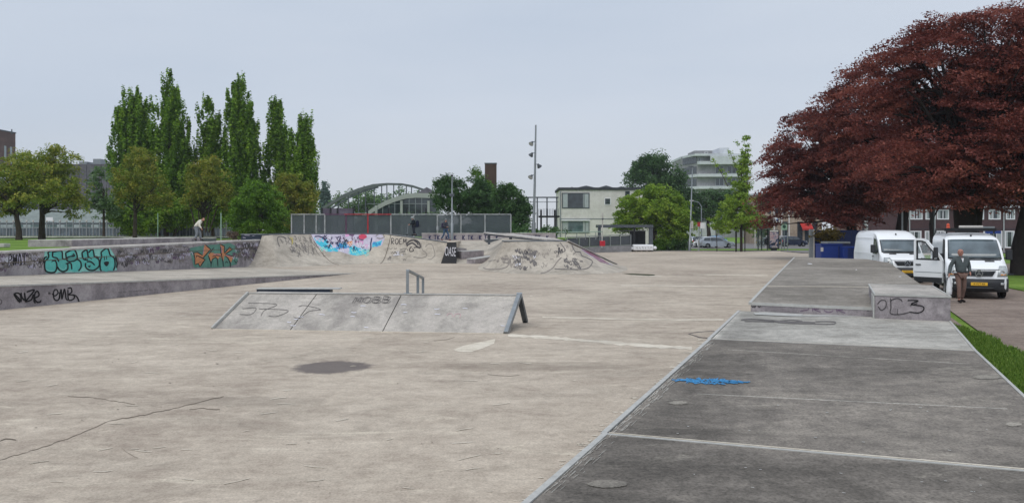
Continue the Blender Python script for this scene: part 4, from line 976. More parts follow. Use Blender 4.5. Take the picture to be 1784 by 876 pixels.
def van(locn, rz, label, high=False, open_door=False, rack=False, plate='4-VLT-83'):
    top = 2.42 if high else 2.40
    t = thing('white_van', locn, label, 'van', rz=rz)
    roof = ([(-1.52, 1.98), (-1.62, 2.06), (-1.85, 2.24), (-2.15, 2.36), (-2.6, 2.42), (-4, 2.43), (-5.5, 2.41)] if high else
            [(-1.62, 2.1), (-1.72, 2.17), (-1.95, 2.24), (-2.4, 2.3), (-3.2, 2.34), (-5.5, 2.33)])
    prof = [(-.06, .30), (.0, .40), (.02, .58), (-.01, .76), (-.05, .98), (-.13, 1.09), (-.3, 1.18), (-.6, 1.29), (-.84, 1.37)]+[(-.84+(roof[0][0]+.84)*f_, 1.37+(roof[0][1]-1.37)*f_) for f_ in (.25, .5, .75)]+roof+[(-5.8, top-.18), (-5.88, 1.3), (-5.9, .42), (-5.12, .36)]+arch(-4.62, .36, .46, 180, 0)[::1]+[(-4.1, .34), (-1.5, .34)]+arch(-.98, .36, .46, 180, 0)+[(-.45, .3)]
    c = Car(prof, .96, .13, 1.15, 2.42, .16, .24)
    c.body('body', mt['car_white'], t)
    wb_, wt = (-.84, 1.37), roof[0]
    ln = [(wb_[0]+(wt[0]-wb_[0])*f, wb_[1]+(wt[1]-wb_[1])*f) for f in (.02, .25, .5, .75, .97)]
    c.patch('windscreen_seal', mt['plastic'], t, ln, -.91, .91, .014, 12)
    ws = c.patch('windscreen', mt['glass_car'], t, [(ln[0][0]+(ln[-1][0]-ln[0][0])*f, ln[0][1]+(ln[-1][1]-ln[0][1])*f) for f in (.03, .25, .5, .75, .97)], -.885, .885, .028, 12)
    bm = c.patch('front_bumper', mt['plastic'], t, [(-.04, .28), (.0, .4), (.02, .56), (.0, .72)], -.995, .995, .03)
    bs = c.patch('bumper_inset', mt['black_metal'], t, [(-.0, .36), (.015, .44)], -.55, .55, .05)
    c.patch('bonnet_gap', mt['plastic'], t, [(-.08, 1.035), (-.092, 1.047)], -.7, .7, .009)
    gr_ = c.patch('grille', mt['plastic'], t, [(-.015, .82), (-.03, .91), (-.05, 1.0)], 0, 0, .022, tfun=lambda f: (-.44-.12*f, .44+.12*f))
    for zz in (.86, .905, .95): c.patch('grille_bar', mt['galv_dark'], gr_, [(-.02, zz-.006), (-.022, zz+.006)], -.46, .46, .04)
    pc = c.pos(-.03, .91, 0)
    em = B(); em.lathe((pc.x+.045, 0, .91), (1, 0, 0), [(.12, 0), (.126, .014), (.104, .014), (.1, 0)], 24)
    for k in range(3):
        a = R(90+120*k); em.bar((pc.x+.05, 0, .91), (pc.x+.05, .11*math.cos(a), .91+.11*math.sin(a)), .03, .012, up=(1, 0, 0))
    em.build('emblem', mt['chrome'], gr_, 'round three pointed star')
    pb = c.pos(.02, .54, 0).x+.045
    po = B().box(0, .015, -.26, .26, .49, .6).build('number_plate', mt['plate'], t, bevel=.004); po.location.x = pb
    text('plate_text', plate, .095, mt['ink_black'], po, (.018, 0, .545), (R(90), 0, R(90)), .001)
    for sg in (-1, 1):
        hl = c.patch('headlight', mt['lamp_glass'], t, [(-.03, .80), (-.06, .95), (-.13, 1.08), (-.24, 1.15)], 0, 0, .016, 5, tfun=lambda f, sg=sg: ((.6+.1*f)*sg, (.985-.06*f)*sg))
        q_ = c.pos(-.07, .93, .78*sg); B().lathe((q_.x+.03, q_.y, .93), (1, 0, 0), [(0, .0), (.05, .004), (.075, .02), (.08, .0)], 14).build('reflector', mt['chrome'], hl)
        c.patch('indicator', mt['amber'], hl, [(-.05, .84), (-.06, .88)], .72*sg, .9*sg, .026, 3)
        c.patch('bonnet_vent', mt['plastic'], t, [(-.62, 1.298), (-.7, 1.325)], .3*sg, .62*sg, .01, 3)
        fl = c.patch('fog_lamp', mt['lamp_glass'], t, [(0., .52), (.01, .6)], .7*sg, .8*sg, .045, 3)
        # side glass, door lines, cladding
        xw = [(-1.17, 1.4), (-1.78, 2.0), (-2.12, 2.03), (-2.12, 1.32), (-1.5, 1.3)]
        if not (open_door and sg < 0):
            c.side('side_window', mt['glass'], t, xw, sg, .012)
            c.side('door_gap', mt['plastic'], t, [(-2.2, .45), (-2.2, 2.1), (-2.215, 2.1), (-2.215, .45)], sg, .006)
            c.side('door_gap', mt['plastic'], t, [(-1.12, 1.38), (-1.11, .9), (-1.125, .9), (-1.135, 1.38)], sg, .006)
            c.side('door_handle', mt['plastic'], t, [(-1.95, 1.15), (-2.13, 1.15), (-2.13, 1.19), (-1.95, 1.19)], sg, .03)
            m_ = bpy.data.objects.new('mirror', None); COL.objects.link(m_); m_.parent = t; m_.location = (-1.3, sg*1.02, 1.38)
            B().prism([(.0, 0), (.13, sg*.05), (.11, sg*.22), (-.05, sg*.24)] if sg > 0 else [(0, 0), (-.05, -.24), (.11, -.22), (.13, -.05)], -.02, .36).build('mirror_housing', mt['plastic'], m_, bevel=.03)
            B().bar((-.02, -.1*sg, .04), (.02, .08*sg, .04), .07, .05).build('mirror_arm', mt['plastic'], m_)
        c.side('cargo_crease', mt['car_white'], t, [(-2.4, 1.28), (-5.6, 1.28), (-5.6, 1.31), (-2.4, 1.31)], sg, .012)
        c.side('cargo_crease', mt['car_white'], t, [(-2.4, 2.02), (-5.6, 2.02), (-5.6, 2.05), (-2.4, 2.05)], sg, .014)
        c.side('sill_cladding', mt['plastic'], t, [(-1.55, .36), (-4.05, .36), (-4.05, .56), (-1.55, .56)], sg, .02)
        c.side('wheel_arch_trim', mt['plastic'], t, arch(-.98, .36, .53, 180, 0)+arch(-.98, .36, .46, 180, 0)[::-1], sg, .02)
        for xx in (-.98, -4.62): wheel(t, xx, sg*.86, .345, .21)
    c.patch('roof_lamp', mt['plastic'], t, [(-1.75, 2.19), (-1.82, 2.225)] if high else [(-1.78, 2.19), (-1.86, 2.215)], -.03, .03, .03, 2)
    c.patch('scuttle', mt['plastic'], t, [(-.76, 1.342), (-.8, 1.358)], -.86, .86, .012)
    for sg in (-1, 1):
        a0 = c.pos(-.83, 1.385, .1*sg+.1); a1 = c.pos(-.85, 1.40, .62*sg+.1)
        B().bar(a0+Vector((.03, 0, .03)), a1+Vector((.03, 0, .03)), .02, .015).build('wiper', mt['rubber'], t)
    if open_door:
        sg = -1                                         # viewer's left
        c.side('door_opening_shade', mt['black_metal'], t, [(-1.1, 1.34), (-1.72, 2.06), (-2.2, 2.1), (-2.2, .5), (-1.5, .5), (-1.2, .85)], sg, .008)  # black panel on the uncut body, standing for the shaded cab inside
        st_ = B().box(-.25, .25, -.2, .25, .0, .6).build('driver_seat', mt['plastic'], t, bevel=.05); st_.location = (-2.0, -.88, .95)
        d = bpy.data.objects.new('open_door', None); COL.objects.link(d); d.parent = t; d.location = (-1.13, -1.0, 0); d.rotation_euler.z = R(54)
        d['label'] = 'open front door'
        # door plane: local -x runs away from the hinge, built as a framed panel with a window hole
        out = [(0, .50), (0, 1.36), (-.60, 2.03), (-.72, 2.1), (-1.02, 2.13), (-1.08, 2.08), (-1.1, 1.4), (-1.12, .9), (-1.08, .50)]
        win = [(-.16, 1.40), (-.16, 1.42), (-.64, 1.97), (-.72, 2.02), (-.95, 2.045), (-1.0, 2.0), (-1.01, 1.38), (-.95, 1.33), (-.5, 1.33)]
        lower = [(0, .50), (0, 1.30), (-1.105, 1.30), (-1.12, .9), (-1.08, .50)]
        def slabp(pts, y0, y1):
            n = len(pts); b = B()
            b.add([(x, y0, z) for x, z in pts]+[(x, y1, z) for x, z in pts], [tuple(range(n)), tuple(range(n, 2*n))[::-1]]+[(i, (i+1) % n, n+(i+1) % n, n+i) for i in range(n)]); return b
        slabp(lower, -.05, .03).build('door_panel', mt['car_white'], d, bevel=.01)
        b = B()
        fr = [(-.02, 1.28), (-.08, 1.42), (-.62, 2.03), (-.75, 2.08), (-1.0, 2.09), (-1.055, 2.03), (-1.06, 1.3)]
        for i in range(len(fr)-1): b.bar((fr[i][0], -.01, fr[i][1]), (fr[i+1][0], -.01, fr[i+1][1]), .08, .09, up=(0, 1, 0))
        b.build('window_frame', mt['car_white'], d)
        b = B()
        fr = [(-.12, 1.32), (-.16, 1.44), (-.64, 1.98), (-.76, 2.03), (-.96, 2.04), (-1.005, 2.0), (-1.01, 1.32), (-.12, 1.32)]
        for i in range(len(fr)-1): b.bar((fr[i][0], -.01, fr[i][1]), (fr[i+1][0], -.01, fr[i+1][1]), .1, .025, up=(0, 1, 0))
        b.bar((-.36, -.01, 1.32), (-.36, -.01, 1.66), .06, .03, up=(0, 1, 0)); b.build('window_seal', mt['plastic'], d)
        gp = slabp([(-.16, 1.33), (-.16, 1.44), (-.64, 1.97), (-.76, 2.02), (-.96, 2.03), (-1.0, 2.0), (-1.0, 1.33)], -.012, -.006)
        gp.build('window_pane', mt['clear'], d)
        slabp([(-.01, .49), (-.01, .68), (-1.09, .68), (-1.07, .49)], -.075, -.05).build('door_cladding', mt['plastic'], d)
        B().box(-1.02, -.82, -.09, -.05, 1.12, 1.16).build('door_handle', mt['plastic'], d, bevel=.01)
        B().box(-1.08, -.02, -.062, -.05, .86, .875).build('door_crease', mt['galv'], d)
        m_ = B().prism([(0.02, -.3), (.1, -.3), (.08, -.05), (-.06, -.05)], 1.4, 1.8).build('mirror', mt['plastic'], d, bevel=.03); m_.location.x = -.22
    if rack:
        r_ = bpy.data.objects.new('roof_rack', None); COL.objects.link(r_); r_.parent = t; r_.location = (0, 0, 0)
        b = B()
        for yy in (-.78, .78): b.bar((-2.0, yy, 2.44), (-5.5, yy, 2.46), .06, .05)
        b.bar((-2.0, -.86, 2.45), (-2.0, .86, 2.45), .09, .12)
        b.build('rack_frame', mt['black_metal'], r_)
        for i in range(7): B().bar((-2.3-i*.5, -.8, 2.47), (-2.3-i*.5, .8, 2.47), .06, .03).build('cross_bar', mt['black_metal'], r_)
        for i, xx in enumerate((-2.0, -5.5)):
            B().bar((xx, -.78, 2.30), (xx, -.78, 2.46), .05, .05).bar((xx, .78, 2.30), (xx, .78, 2.46), .05, .05).build('rack_foot', mt['black_metal'], r_)
        B().tube([(-2.15, -.35, 2.55), (-2.15, .45, 2.55)], .05, 8).build('light_bar', mt['cap'], r_)
        B().lathe((-2.1, -.72, 2.5), (0, 0, 1), [(.07, 0), (.07, .03), (.055, .05), (.055, .15), (.03, .18), (0, .18)], 12).build('beacon', m_flat('orange_beacon_lens', C(214, 92, 66), .3), r_)
        B().box(-2.5, -2.2, -.1, .08, 2.49, 2.6).build('roof_box', mt['black_metal'], r_)
        B().bar((-2.3, .45, 2.53), (-2.35, .86, 2.53), .05, .08).build('pipe_holder', mt['galv'], r_)
    return t
n = N('clear_window_glass', .03, spec=.8); n.base(C(200, 210, 214))
tr = n.n('BsdfTransparent'); ms = n.n('MixShader'); ms.inputs[0].default_value = .22
n.lk(tr.outputs[0], ms.inputs[1]); n.lk(n.b.outputs[0], ms.inputs[2]); n.lk(ms.outputs[0], n.t.nodes['Material Output'].inputs[0])
mt['clear'] = n.m
# headings: local +x is forward; viewer sees the fronts
def van_at(px_left, d, hdg, **kw):
    """hdg: degrees the nose is turned from straight at the camera axis (-Y) towards -X"""
    fwd = Vector((-math.sin(R(hdg)), -math.cos(R(hdg)), 0)); lft_ = Vector((fwd.y*-1, fwd.x, 0))  # left of the vehicle
    corner = Vector((X(px_left, d), d, 0))                      # the corner on the viewer's left = vehicle's right side
    c = corner+lft_*.96
    return van((c.x, c.y, 0), math.atan2(fwd.y, fwd.x), **kw)
van2 = van_at(1652, 29.6, 21, label='white van facing the camera with open door and black roof rack', open_door=True, rack=True, plate='4-VLT-83')
van1 = van_at(1542, 38.0, 9, label='white high roofed van parked behind the raised platform', high=True, plate='7-VKX-61')

def car(name, locn, rz, label, kind, paint, group=None, cat='car'):
    t = thing(name, locn, label, cat, group, rz=rz)
    if kind == 'estate':
        L = 4.75; prof = [(-.08, .24), (0, .42), (-.02, .62), (-.15, .76), (-.6, .84), (-1.2, .93), (-1.35, .98), (-2.0, 1.38), (-2.2, 1.45), (-2.8, 1.48), (-4.2, 1.46), (-4.45, 1.38), (-4.68, .95), (-4.74, .55), (-4.7, .3), (-4.2, .25)]+arch(-3.8, .3, .36, 180, 0)+[(-3.4, .22), (-1.3, .22)]+arch(-.92, .3, .36, 180, 0)+[(-.5, .22)]
        wsc = [(-1.42, 1.01), (-1.98, 1.35)]; sw = [[(-1.62, 1.0), (-2.08, 1.34), (-2.55, 1.38), (-2.55, .98)], [(-2.62, .98), (-2.62, 1.38), (-3.4, 1.38), (-3.4, .98)], [(-3.47, .98), (-3.47, 1.38), (-4.15, 1.34), (-4.38, 1.0)]]; xr = (-.92, -3.8); rear = [(-4.66, .98), (-4.48, 1.34)]
    else:
        L = 4.0; prof = [(-.08, .24), (0, .42), (-.02, .62), (-.15, .76), (-.5, .84), (-.95, .94), (-1.65, 1.40), (-1.9, 1.47), (-2.5, 1.5), (-3.3, 1.46), (-3.6, 1.38), (-3.9, .98), (-3.98, .55), (-3.95, .3), (-3.6, .25)]+arch(-3.25, .3, .35, 180, 0)+[(-2.85, .22), (-1.2, .22)]+arch(-.8, .3, .35, 180, 0)+[(-.42, .22)]
        wsc = [(-1.02, .98), (-1.62, 1.37)]; sw = [[(-1.3, 1.0), (-1.75, 1.36), (-2.25, 1.4), (-2.25, .98)], [(-2.32, .98), (-2.32, 1.4), (-3.2, 1.37), (-3.45, 1.0)]]; xr = (-.8, -3.25); rear = [(-3.86, 1.02), (-3.64, 1.34)]
    c = Car(prof, .86, .2, .85, 1.5, .14, .25, .08, L, .05)
    c.body('body', mt[paint], t)
    lg = lambda a, b_, n_=4: [(a[0]+(b_[0]-a[0])*i/n_, a[1]+(b_[1]-a[1])*i/n_) for i in range(n_+1)]
    c.patch('windscreen', mt['glass'], t, lg(*wsc), -.86, .86, .01)
    c.patch('rear_window', mt['glass'], t, lg(*rear)[::1], -.8, .8, .012)
    for sg in (-1, 1):
        for w_ in sw: c.side('side_window', mt['glass'], t, w_, sg, .008)
        c.patch('headlight', mt['lamp_glass'], t, [(-.04, .6), (-.16, .75)], .55*sg, .93*sg, .012, 3)
        c.patch('tail_light', mt['redlens'], t, [(prof[-14 if kind == 'estate' else -14][0], .62), (-L+.08, .95)] if False else [(-L+.02, .62), (-L+.08, .93)], .72*sg, .95*sg, .02, 3)
        for xx in xr: wheel(t, xx, sg*.76, .31, .2)
        B().box(-.06, .06, 0, .16, 0, .12).build('mirror', mt[paint], t, bevel=.02).location = (-1.5 if kind == 'estate' else -1.2, sg*.93-(.16 if sg < 0 else 0), .98)
        c.side('door_gap', mt['plastic'], t, [(-2.58 if kind == 'estate' else -2.28, .3), (-2.58 if kind == 'estate' else -2.28, .98), (-2.6 if kind == 'estate' else -2.3, .98), (-2.6 if kind == 'estate' else -2.3, .3)], sg, .006)
    c.patch('front_bumper', mt['plastic'], t, [(-.05, .26), (0, .4)], -.9, .9, .02)
    c.patch('grille', mt['plastic'], t, [(-.02, .58), (-.05, .68)], -.35, .35, .015)
    B().box(0, .02, -.26, .26, .38, .49).build('number_plate', mt['plate'], t).location.x = .02
    B().box(0, .02, -.26, .26, .5, .61).build('rear_plate', mt['plate'], t).location.x = -L-.03
    return t
# far cars (rz: direction of the nose)
def car_at(px_, d, rz, *a, **k): return car('parked_car', (X(px_, d), d, 0), R(rz), *a, **k)
car_at(1279, 112, 2, 'silver estate car in side view parked behind the young tree', 'estate', 'car_silver')
car_at(1406, 122, 0, 'dark blue hatchback in side view beyond the bus shelter', 'hatch', 'car_navy')
gp_ = 'cars parked beyond the grass by the tree'
car_at(1213, 117, -112, 'white car with red tail lights left of the silver estate', 'hatch', 'car_white', gp_).rotation_euler.z = R(118)
car_at(1203, 119, 116, 'black car between two white cars behind the lamp post', 'hatch', 'car_black', gp_)
car_at(1188, 121, 112, 'pale car left of the black car, half behind the bush', 'hatch', 'car_silver', gp_)
car_at(1169, 123, 112, 'grey car at the left end of the parked row under the bright green tree', 'hatch', 'car_grey', gp_)
car_at(1262, 126, -75, 'bright blue car facing forward behind the silver estate', 'hatch', 'car_blue', gp_)
car_at(1318, 132, 182, 'dark car behind the stakes of the young tree', 'hatch', 'car_black')
car_at(1393, 131, -20, 'silver car behind the dark blue hatchback', 'hatch', 'car_silver')
car_at(1372, 134, -30, 'white car behind the advertising panel', 'hatch', 'car_white')
car_at(1489, 120, 180, 'grey car seen between the blue fence and the houses', 'hatch', 'car_grey')

# ------------------------------------------------------------------ people
def skinned(name, pts, edges, mat, par, sub=2, root=0, label=None):
    keys = list(pts); idx = {k: i for i, k in enumerate(keys)}
    me = bpy.data.meshes.new(name); me.from_pydata([pts[k][0] for k in keys], [(idx[a], idx[b_]) for a, b_ in edges], []); me.update()
    me.materials.append(mat)
    o = bpy.data.objects.new(name, me); COL.objects.link(o); o.parent = par
    me.skin_vertices.new() if hasattr(me.skin_vertices, 'new') and not me.skin_vertices else None
    sk = o.modifiers.new('skin', 'SKIN'); sk.use_smooth_shade = True
    sv = me.skin_vertices[0].data if me.skin_vertices else None
    if sv is None: raise RuntimeError('no skin layer')
    for k in keys:
        r = pts[k][1]; sv[idx[k]].radius = r if hasattr(r, '__len__') else (r, r)
        sv[idx[k]].use_root = (idx[k] == root)
    ss = o.modifiers.new('subsurf', 'SUBSURF'); ss.levels = ss.render_levels = sub
    if label: o['label'] = label
    return o
def chain(*k): return list(zip(k[:-1], k[1:]))
def person(t, J, cols, hair=True, face=(0, -1, 0)):
    """J: joint positions. cols: skin, top, legs, shoes, hair"""
    V_ = Vector; up = V_((0, 0, 1)); f = V_(face).normalized(); sd = f.cross(up).normalized()
    H = V_(J['head']); Nk = V_(J['neck']); P_ = {'pelvis': (J['pelvis'], (.08, .07)), 'chest': (J['chest'], (.11, .08)), 'neck': (J['neck'], .055), 'chin': (H-up*.075+f*.01, (.062, .07)), 'head': (H+up*.01, (.078, .092)), 'crown': (H+up*.085-f*.01, (.055, .065))}
    E = chain('pelvis', 'chest', 'neck', 'chin', 'head', 'crown')
    P_['nose'] = (H-up*.01+f*.105, .014); E.append(('head', 'nose'))
    for s_, n_ in (('l', 1), ('r', -1)):
        sh, el, ha, hp, kn, an, to = [V_(J[k+s_]) for k in ('sh', 'el', 'ha', 'hip', 'kn', 'an', 'to')]
        P_.update({'sh'+s_: (sh, .055), 'el'+s_: (el, .042), 'wr'+s_: (ha, .026), 'hip'+s_: (hp, .06), 'kn'+s_: (kn, .045), 'an'+s_: (an, .028), 'to'+s_: (to, (.02, .014))})
        dh = (ha-el).normalized(); pm = ha+dh*.07; P_['pm'+s_] = (pm, (.034, .018))
        E += chain('chest', 'sh'+s_, 'el'+s_, 'wr'+s_, 'pm'+s_)+chain('pelvis', 'hip'+s_, 'kn'+s_, 'an'+s_, 'to'+s_)
        P_['ear'+s_] = (H+sd*.088*n_-up*.01, .016); E.append(('head', 'ear'+s_))
        wdir = f if abs(dh.dot(f)) < .8 else sd
        for q_ in range(4):
            b0 = pm+wdir*(.022*(q_-1.5)); tip = b0+dh*(.055 if q_ in (1, 2) else .046)-f*0+wdir.cross(dh)*.012*n_
            P_['f%d%s' % (q_, s_)] = (b0+dh*.028, .0085); P_['g%d%s' % (q_, s_)] = (tip, .007)
            E += chain('pm'+s_, 'f%d%s' % (q_, s_), 'g%d%s' % (q_, s_))
        P_['th'+s_] = (ha+dh*.055+wdir*.045, .009); P_['ti'+s_] = (ha+dh*.085+wdir*.058, .008); E += chain('pm'+s_, 'th'+s_, 'ti'+s_)
    body = skinned('body', P_, E, cols['skin'], t, 2)
    for n_ in (1, -1):
        B().ball(H+up*.012+f*.083+sd*.03*n_, .0075, 6, 5).build('eye', mt['ink_black'], t, smooth=True)
    B().box(-.022, .022, -.004, .004, -.004, .004).build('mouth', m_flat('lips', C(150, 84, 78)), t).location = H-up*.05+f*.088
    pe_, ch = V_(J['pelvis']), V_(J['chest']); T_ = {'hem': (pe_-up*.0, (.17, .135)), 'waist': (pe_.lerp(ch, .35), (.18, .14)), 'chest': (ch-up*.03, (.2, .14)), 'col': (V_(J['neck'])-up*.055, (.085, .08))}
    Et = chain('hem', 'waist', 'chest', 'col')
    for s_ in 'lr':
        sh, el, ha = V_(J['sh'+s_]), V_(J['el'+s_]), V_(J['ha'+s_])
        T_.update({'s'+s_: (sh, .09), 'u'+s_: (sh.lerp(el, .5), .076), 'e'+s_: (el, .068), 'c'+s_: (el.lerp(ha, .93), .05)}); Et += chain('chest', 's'+s_, 'u'+s_, 'e'+s_, 'c'+s_)
    skinned('jacket', T_, Et, cols['top'], t, 2)
    L_ = {'w': (pe_+up*.0, (.155, .125))}; El = []
    wl_ = cols.get('leg', 1.)
    for s_ in 'lr':
        hp, kn, an = V_(J['hip'+s_]), V_(J['kn'+s_]), V_(J['an'+s_])
        L_.update({'h'+s_: (hp-up*.02, (.105*wl_, .1*wl_)), 'k'+s_: (kn, (.075*wl_, .07*wl_)), 'a'+s_: (an+(kn-an).normalized()*.03, (.065*wl_, .062*wl_))}); El += chain('w', 'h'+s_, 'k'+s_, 'a'+s_)
    skinned('trousers', L_, El, cols['legs'], t, 2)
    for s_ in 'lr':
        an, to = V_(J['an'+s_]), V_(J['to'+s_]); dd = (to-an); dd.z = 0; dd = dd.normalized()
        S_ = {'h': (an-dd*.05-up*.025, (.055, .05)), 'm': (an+dd*.05-up*.03, (.055, .048)), 't': (to+dd*.03, (.046, .036))}
        skinned('shoe', S_, chain('h', 'm', 't'), cols['shoes'], t, 1)
    if hair:
        skinned('hair', {'a': (H+up*.03-f*.06, (.075, .07)), 'b': (H+up*.075-f*.015, (.078, .055)), 'c': (H+up*.09+f*.035, (.05, .03))}, chain('a', 'b', 'c'), cols['hair'], t, 2)
    return body
def stand(h=1.75, lean=0, **kw):
    s_ = h/1.75; J = dict(pelvis=(0, 0, .95), chest=(0, lean*.35, 1.32), neck=(0, lean*.5, 1.50), head=(0, lean*.6-.02, 1.63))
    J.update(shl=(.19, lean*.42, 1.43), shr=(-.19, lean*.42, 1.43), ell=(.26, .03, 1.15), elr=(-.26, .03, 1.15), hal=(.28, -.06, .90), har=(-.28, -.06, .90),
             hipl=(.095, 0, .9), hipr=(-.095, 0, .9), knl=(.1, -.03, .49), knr=(-.1, -.03, .49), anl=(.11, .02, .08), anr=(-.11, .02, .08), tol=(.13, -.15, .03), tor=(-.13, -.15, .03))
    J.update(kw); return {k: Vector(v)*s_ for k, v in J.items()}
def cloth(name, c, sc=12): return m_flat(name, c, .95, 0, .1, .18, sc, .3)
skinc = mt['skin']
# older man walking towards the camera with a white bag
dm = 28.0
man = thing('person', (X(1674, dm), dm, .0), 'balding man in grey green pullover and brown trousers walking before the open van', 'person')
Jm = stand(1.80, -.03, shl=(.2, 0, 1.44), shr=(-.2, 0, 1.44), ell=(.30, .06, 1.16), elr=(-.31, .05, 1.18), hal=(.26, -.08, .97), har=(-.40, -.04, .92), head=(-.03, -.03, 1.64), neck=(-.01, -.01, 1.50),
           knr=(-.13, -.14, .50), anr=(-.17, -.20, .10), tor=(-.21, -.38, .05), knl=(.1, -.02, .5), anl=(.09, .12, .09), tol=(.10, -.04, .035))
person(man, Jm, dict(skin=m_flat('ruddy_skin', C(172, 124, 110), .6), top=cloth('grey_green_pullover', C(88, 96, 98)), legs=cloth('brown_trousers', C(118, 96, 88)), shoes=cloth('dark_shoes', C(38, 32, 32))), hair=False, face=(-.55, -.83, 0))
Hm = Jm['head']
B().ball(Hm+Vector((.022, .036, -.005)), .092, 12, 8, (1, 1, .72)).build('hair', m_flat('grey_hair', C(116, 106, 102), .9), man, smooth=True)
B().ball(Hm+Vector((.0, .0, .035)), .085, 12, 8, (1, 1.05, .85)).build('bald_crown', bpy.data.materials['ruddy_skin'], man, smooth=True)
skinned('collar', {'a': (Jm['neck']+Vector((-.05, -.045, .0)), .03), 'b': (Jm['neck']+Vector((.0, -.075, -.05)), .018), 'c': (Jm['neck']+Vector((.05, -.04, .0)), .03)}, chain('a', 'b', 'c'), m_flat('red_scarf', C(150, 58, 60), .9), man, 1)
B().add([Jm['neck']+Vector(v) for v in ((-.04, -.112, -.05), (.045, -.112, -.05), (.005, -.135, -.2))], [(0, 1, 2)]).build('shirt', mt['white_paint'], man)
bag = thing('carrier_bag', (man.location.x-.43, dm-.06, .0), 'thin white plastic carrier bag hanging from the walking man\'s hand', 'bag')
rows = []
for i, (z, w_, d_) in enumerate(((.90, .015, .015), (.84, .03, .02), (.72, .055, .03), (.55, .085, .05), (.38, .10, .06), (.28, .09, .055), (.25, .05, .03), (.245, .005, .005))):
    rows.append([(w_*math.cos(2*math.pi*k/14)*(1+.15*math.sin(k*3+i)), d_*math.sin(2*math.pi*k/14)*(1+.2*math.cos(k*2+i)), z) for k in range(15)])
B().grid(rows).build('bag_body', mt['white_paint'], bag, smooth=True)
# skater bending forward
ds = 57
ska = thing('person', (X(345, ds), ds, 1.60+.11), 'skater in cream jacket and grey jeans bending forward on a board', 'person')
Js = stand(1.78, 0, pelvis=(-.12, 0, .92), chest=(.12, 0, 1.26), neck=(.25, 0, 1.38), head=(.37, 0, 1.44), shl=(.2, -.18, 1.30), shr=(.1, .18, 1.34), ell=(.18, -.26, 1.02), elr=(-.2, .25, 1.12), hal=(.33, -.26, .80), har=(-.36, .27, .92),
           hipl=(-.10, -.1, .86), hipr=(-.12, .1, .86), knl=(-.02, -.12, .48), knr=(.10, .12, .47), anl=(-.14, -.12, .09), anr=(.12, .13, .09), tol=(-.02, -.2, .04), tor=(.27, .1, .04))
person(ska, Js, dict(skin=skinc, top=cloth('cream_jacket', C(224, 220, 208)), legs=cloth('grey_jeans', C(128, 134, 140)), shoes=cloth('black_sneakers', C(40, 40, 44)), hair=m_flat('black_hair', C(26, 24, 26), .7), leg=1.25), face=(.75, -.1, -.62))
skinned('shirt', {'a': (Js['pelvis']+Vector((.01, 0, .06)), (.155, .125)), 'b': (Js['pelvis']+Vector((.10, 0, .2)), (.15, .12))}, [('a', 'b')], m_flat('black_shirt', C(30, 32, 40), .9), ska, 2)
skb = thing('skateboard', (ska.location.x+.02, ds, 1.60), 'dark skateboard under the bending skater', 'skateboard')
b = B(); b.grid([[(x, y, .10+.05*max(0, abs(x)-.3)/.12*1.) for y in (-.1, -.07, .07, .1)] for x in (-.42, -.38, -.3, 0, .3, .38, .42)]); o = b.build('deck', mt['plastic'], skb); o.modifiers.new('s', 'SOLIDIFY').thickness = .012
for x in (-.22, .22):
    B().box(x-.03, x+.03, -.09, .09, .055, .085).build('truck', mt['galv'], skb)
    for y in (-.09, .09): B().lathe((x, y-.015, .028), (0, 1, 0), [(0, 0), (.028, 0), (.028, .03), (0, .03)], 12).build('wheel', mt['cap'], skb)
# dark figure with helmet and backpack on the deck of the quarter pipe
d3 = 64.0
z3 = Z(410, d3)
kid = thing('person', (X(721, d3), d3, z3), 'person in black with a pale helmet and big backpack, standing with a scooter', 'person', rz=R(-75))
Jk = stand(1.42, -.12, head=(0, -.12, 1.62), hal=(.1, -.42, 1.02), har=(-.1, -.42, 1.02), ell=(.2, -.16, 1.14), elr=(-.2, -.16, 1.14), anl=(.1, .12, .09), knl=(.1, -.0, .5), tol=(.1, -.04, .04))
blk = cloth('black_jacket', C(34, 40, 46)); dj = cloth('dark_trousers', C(48, 52, 60))
person(kid, Jk, dict(skin=skinc, top=blk, legs=dj, shoes=cloth('dark_trainers', C(30, 30, 34))), hair=False)
B().ball(Jk['head']+Vector((0, .0, .04)), .125, 12, 8, (1, 1.15, .85)).build('helmet', m_flat('grey_helmet', C(146, 152, 152), .4), kid, smooth=True)
bp = thing('backpack', kid.location+Vector((.2, .0, .80)), 'large black backpack on the helmeted person', 'backpack'); 
bp.location = kid.location+Matrix.Rotation(R(-75), 3, 'Z') @ Vector((0, .24, .62)); bp.rotation_euler.z = R(-75)
B().box(-.17, .17, -.1, .14, 0, .52).build('bag_body', cloth('navy_backpack', C(36, 42, 58)), bp, bevel=.07); B().box(-.12, .12, .13, .19, .04, .26).build('front_pocket', mt['plastic'], bp, bevel=.03)
scq = thing('scooter', kid.location+Vector((-.15, 0, 0)), 'small dark scooter held by the helmeted person', 'scooter', rz=R(-75))
B().box(-.06, .06, -.35, .3, .06, .09).build('deck', mt['black_metal'], scq); B().tube([(0, -.36, .08), (0, -.30, .84)], .018, 6).build('steering_column', mt['galv'], scq); B().tube([(-.24, -.30, .84), (.24, -.30, .84)], .016, 6).build('handlebar', mt['black_metal'], scq)
for y in (-.4, .34): B().lathe((-.015, y, .05), (1, 0, 0), [(0, 0), (.05, 0), (.05, .03), (0, .03)], 12).build('wheel', mt['rubber'], scq)
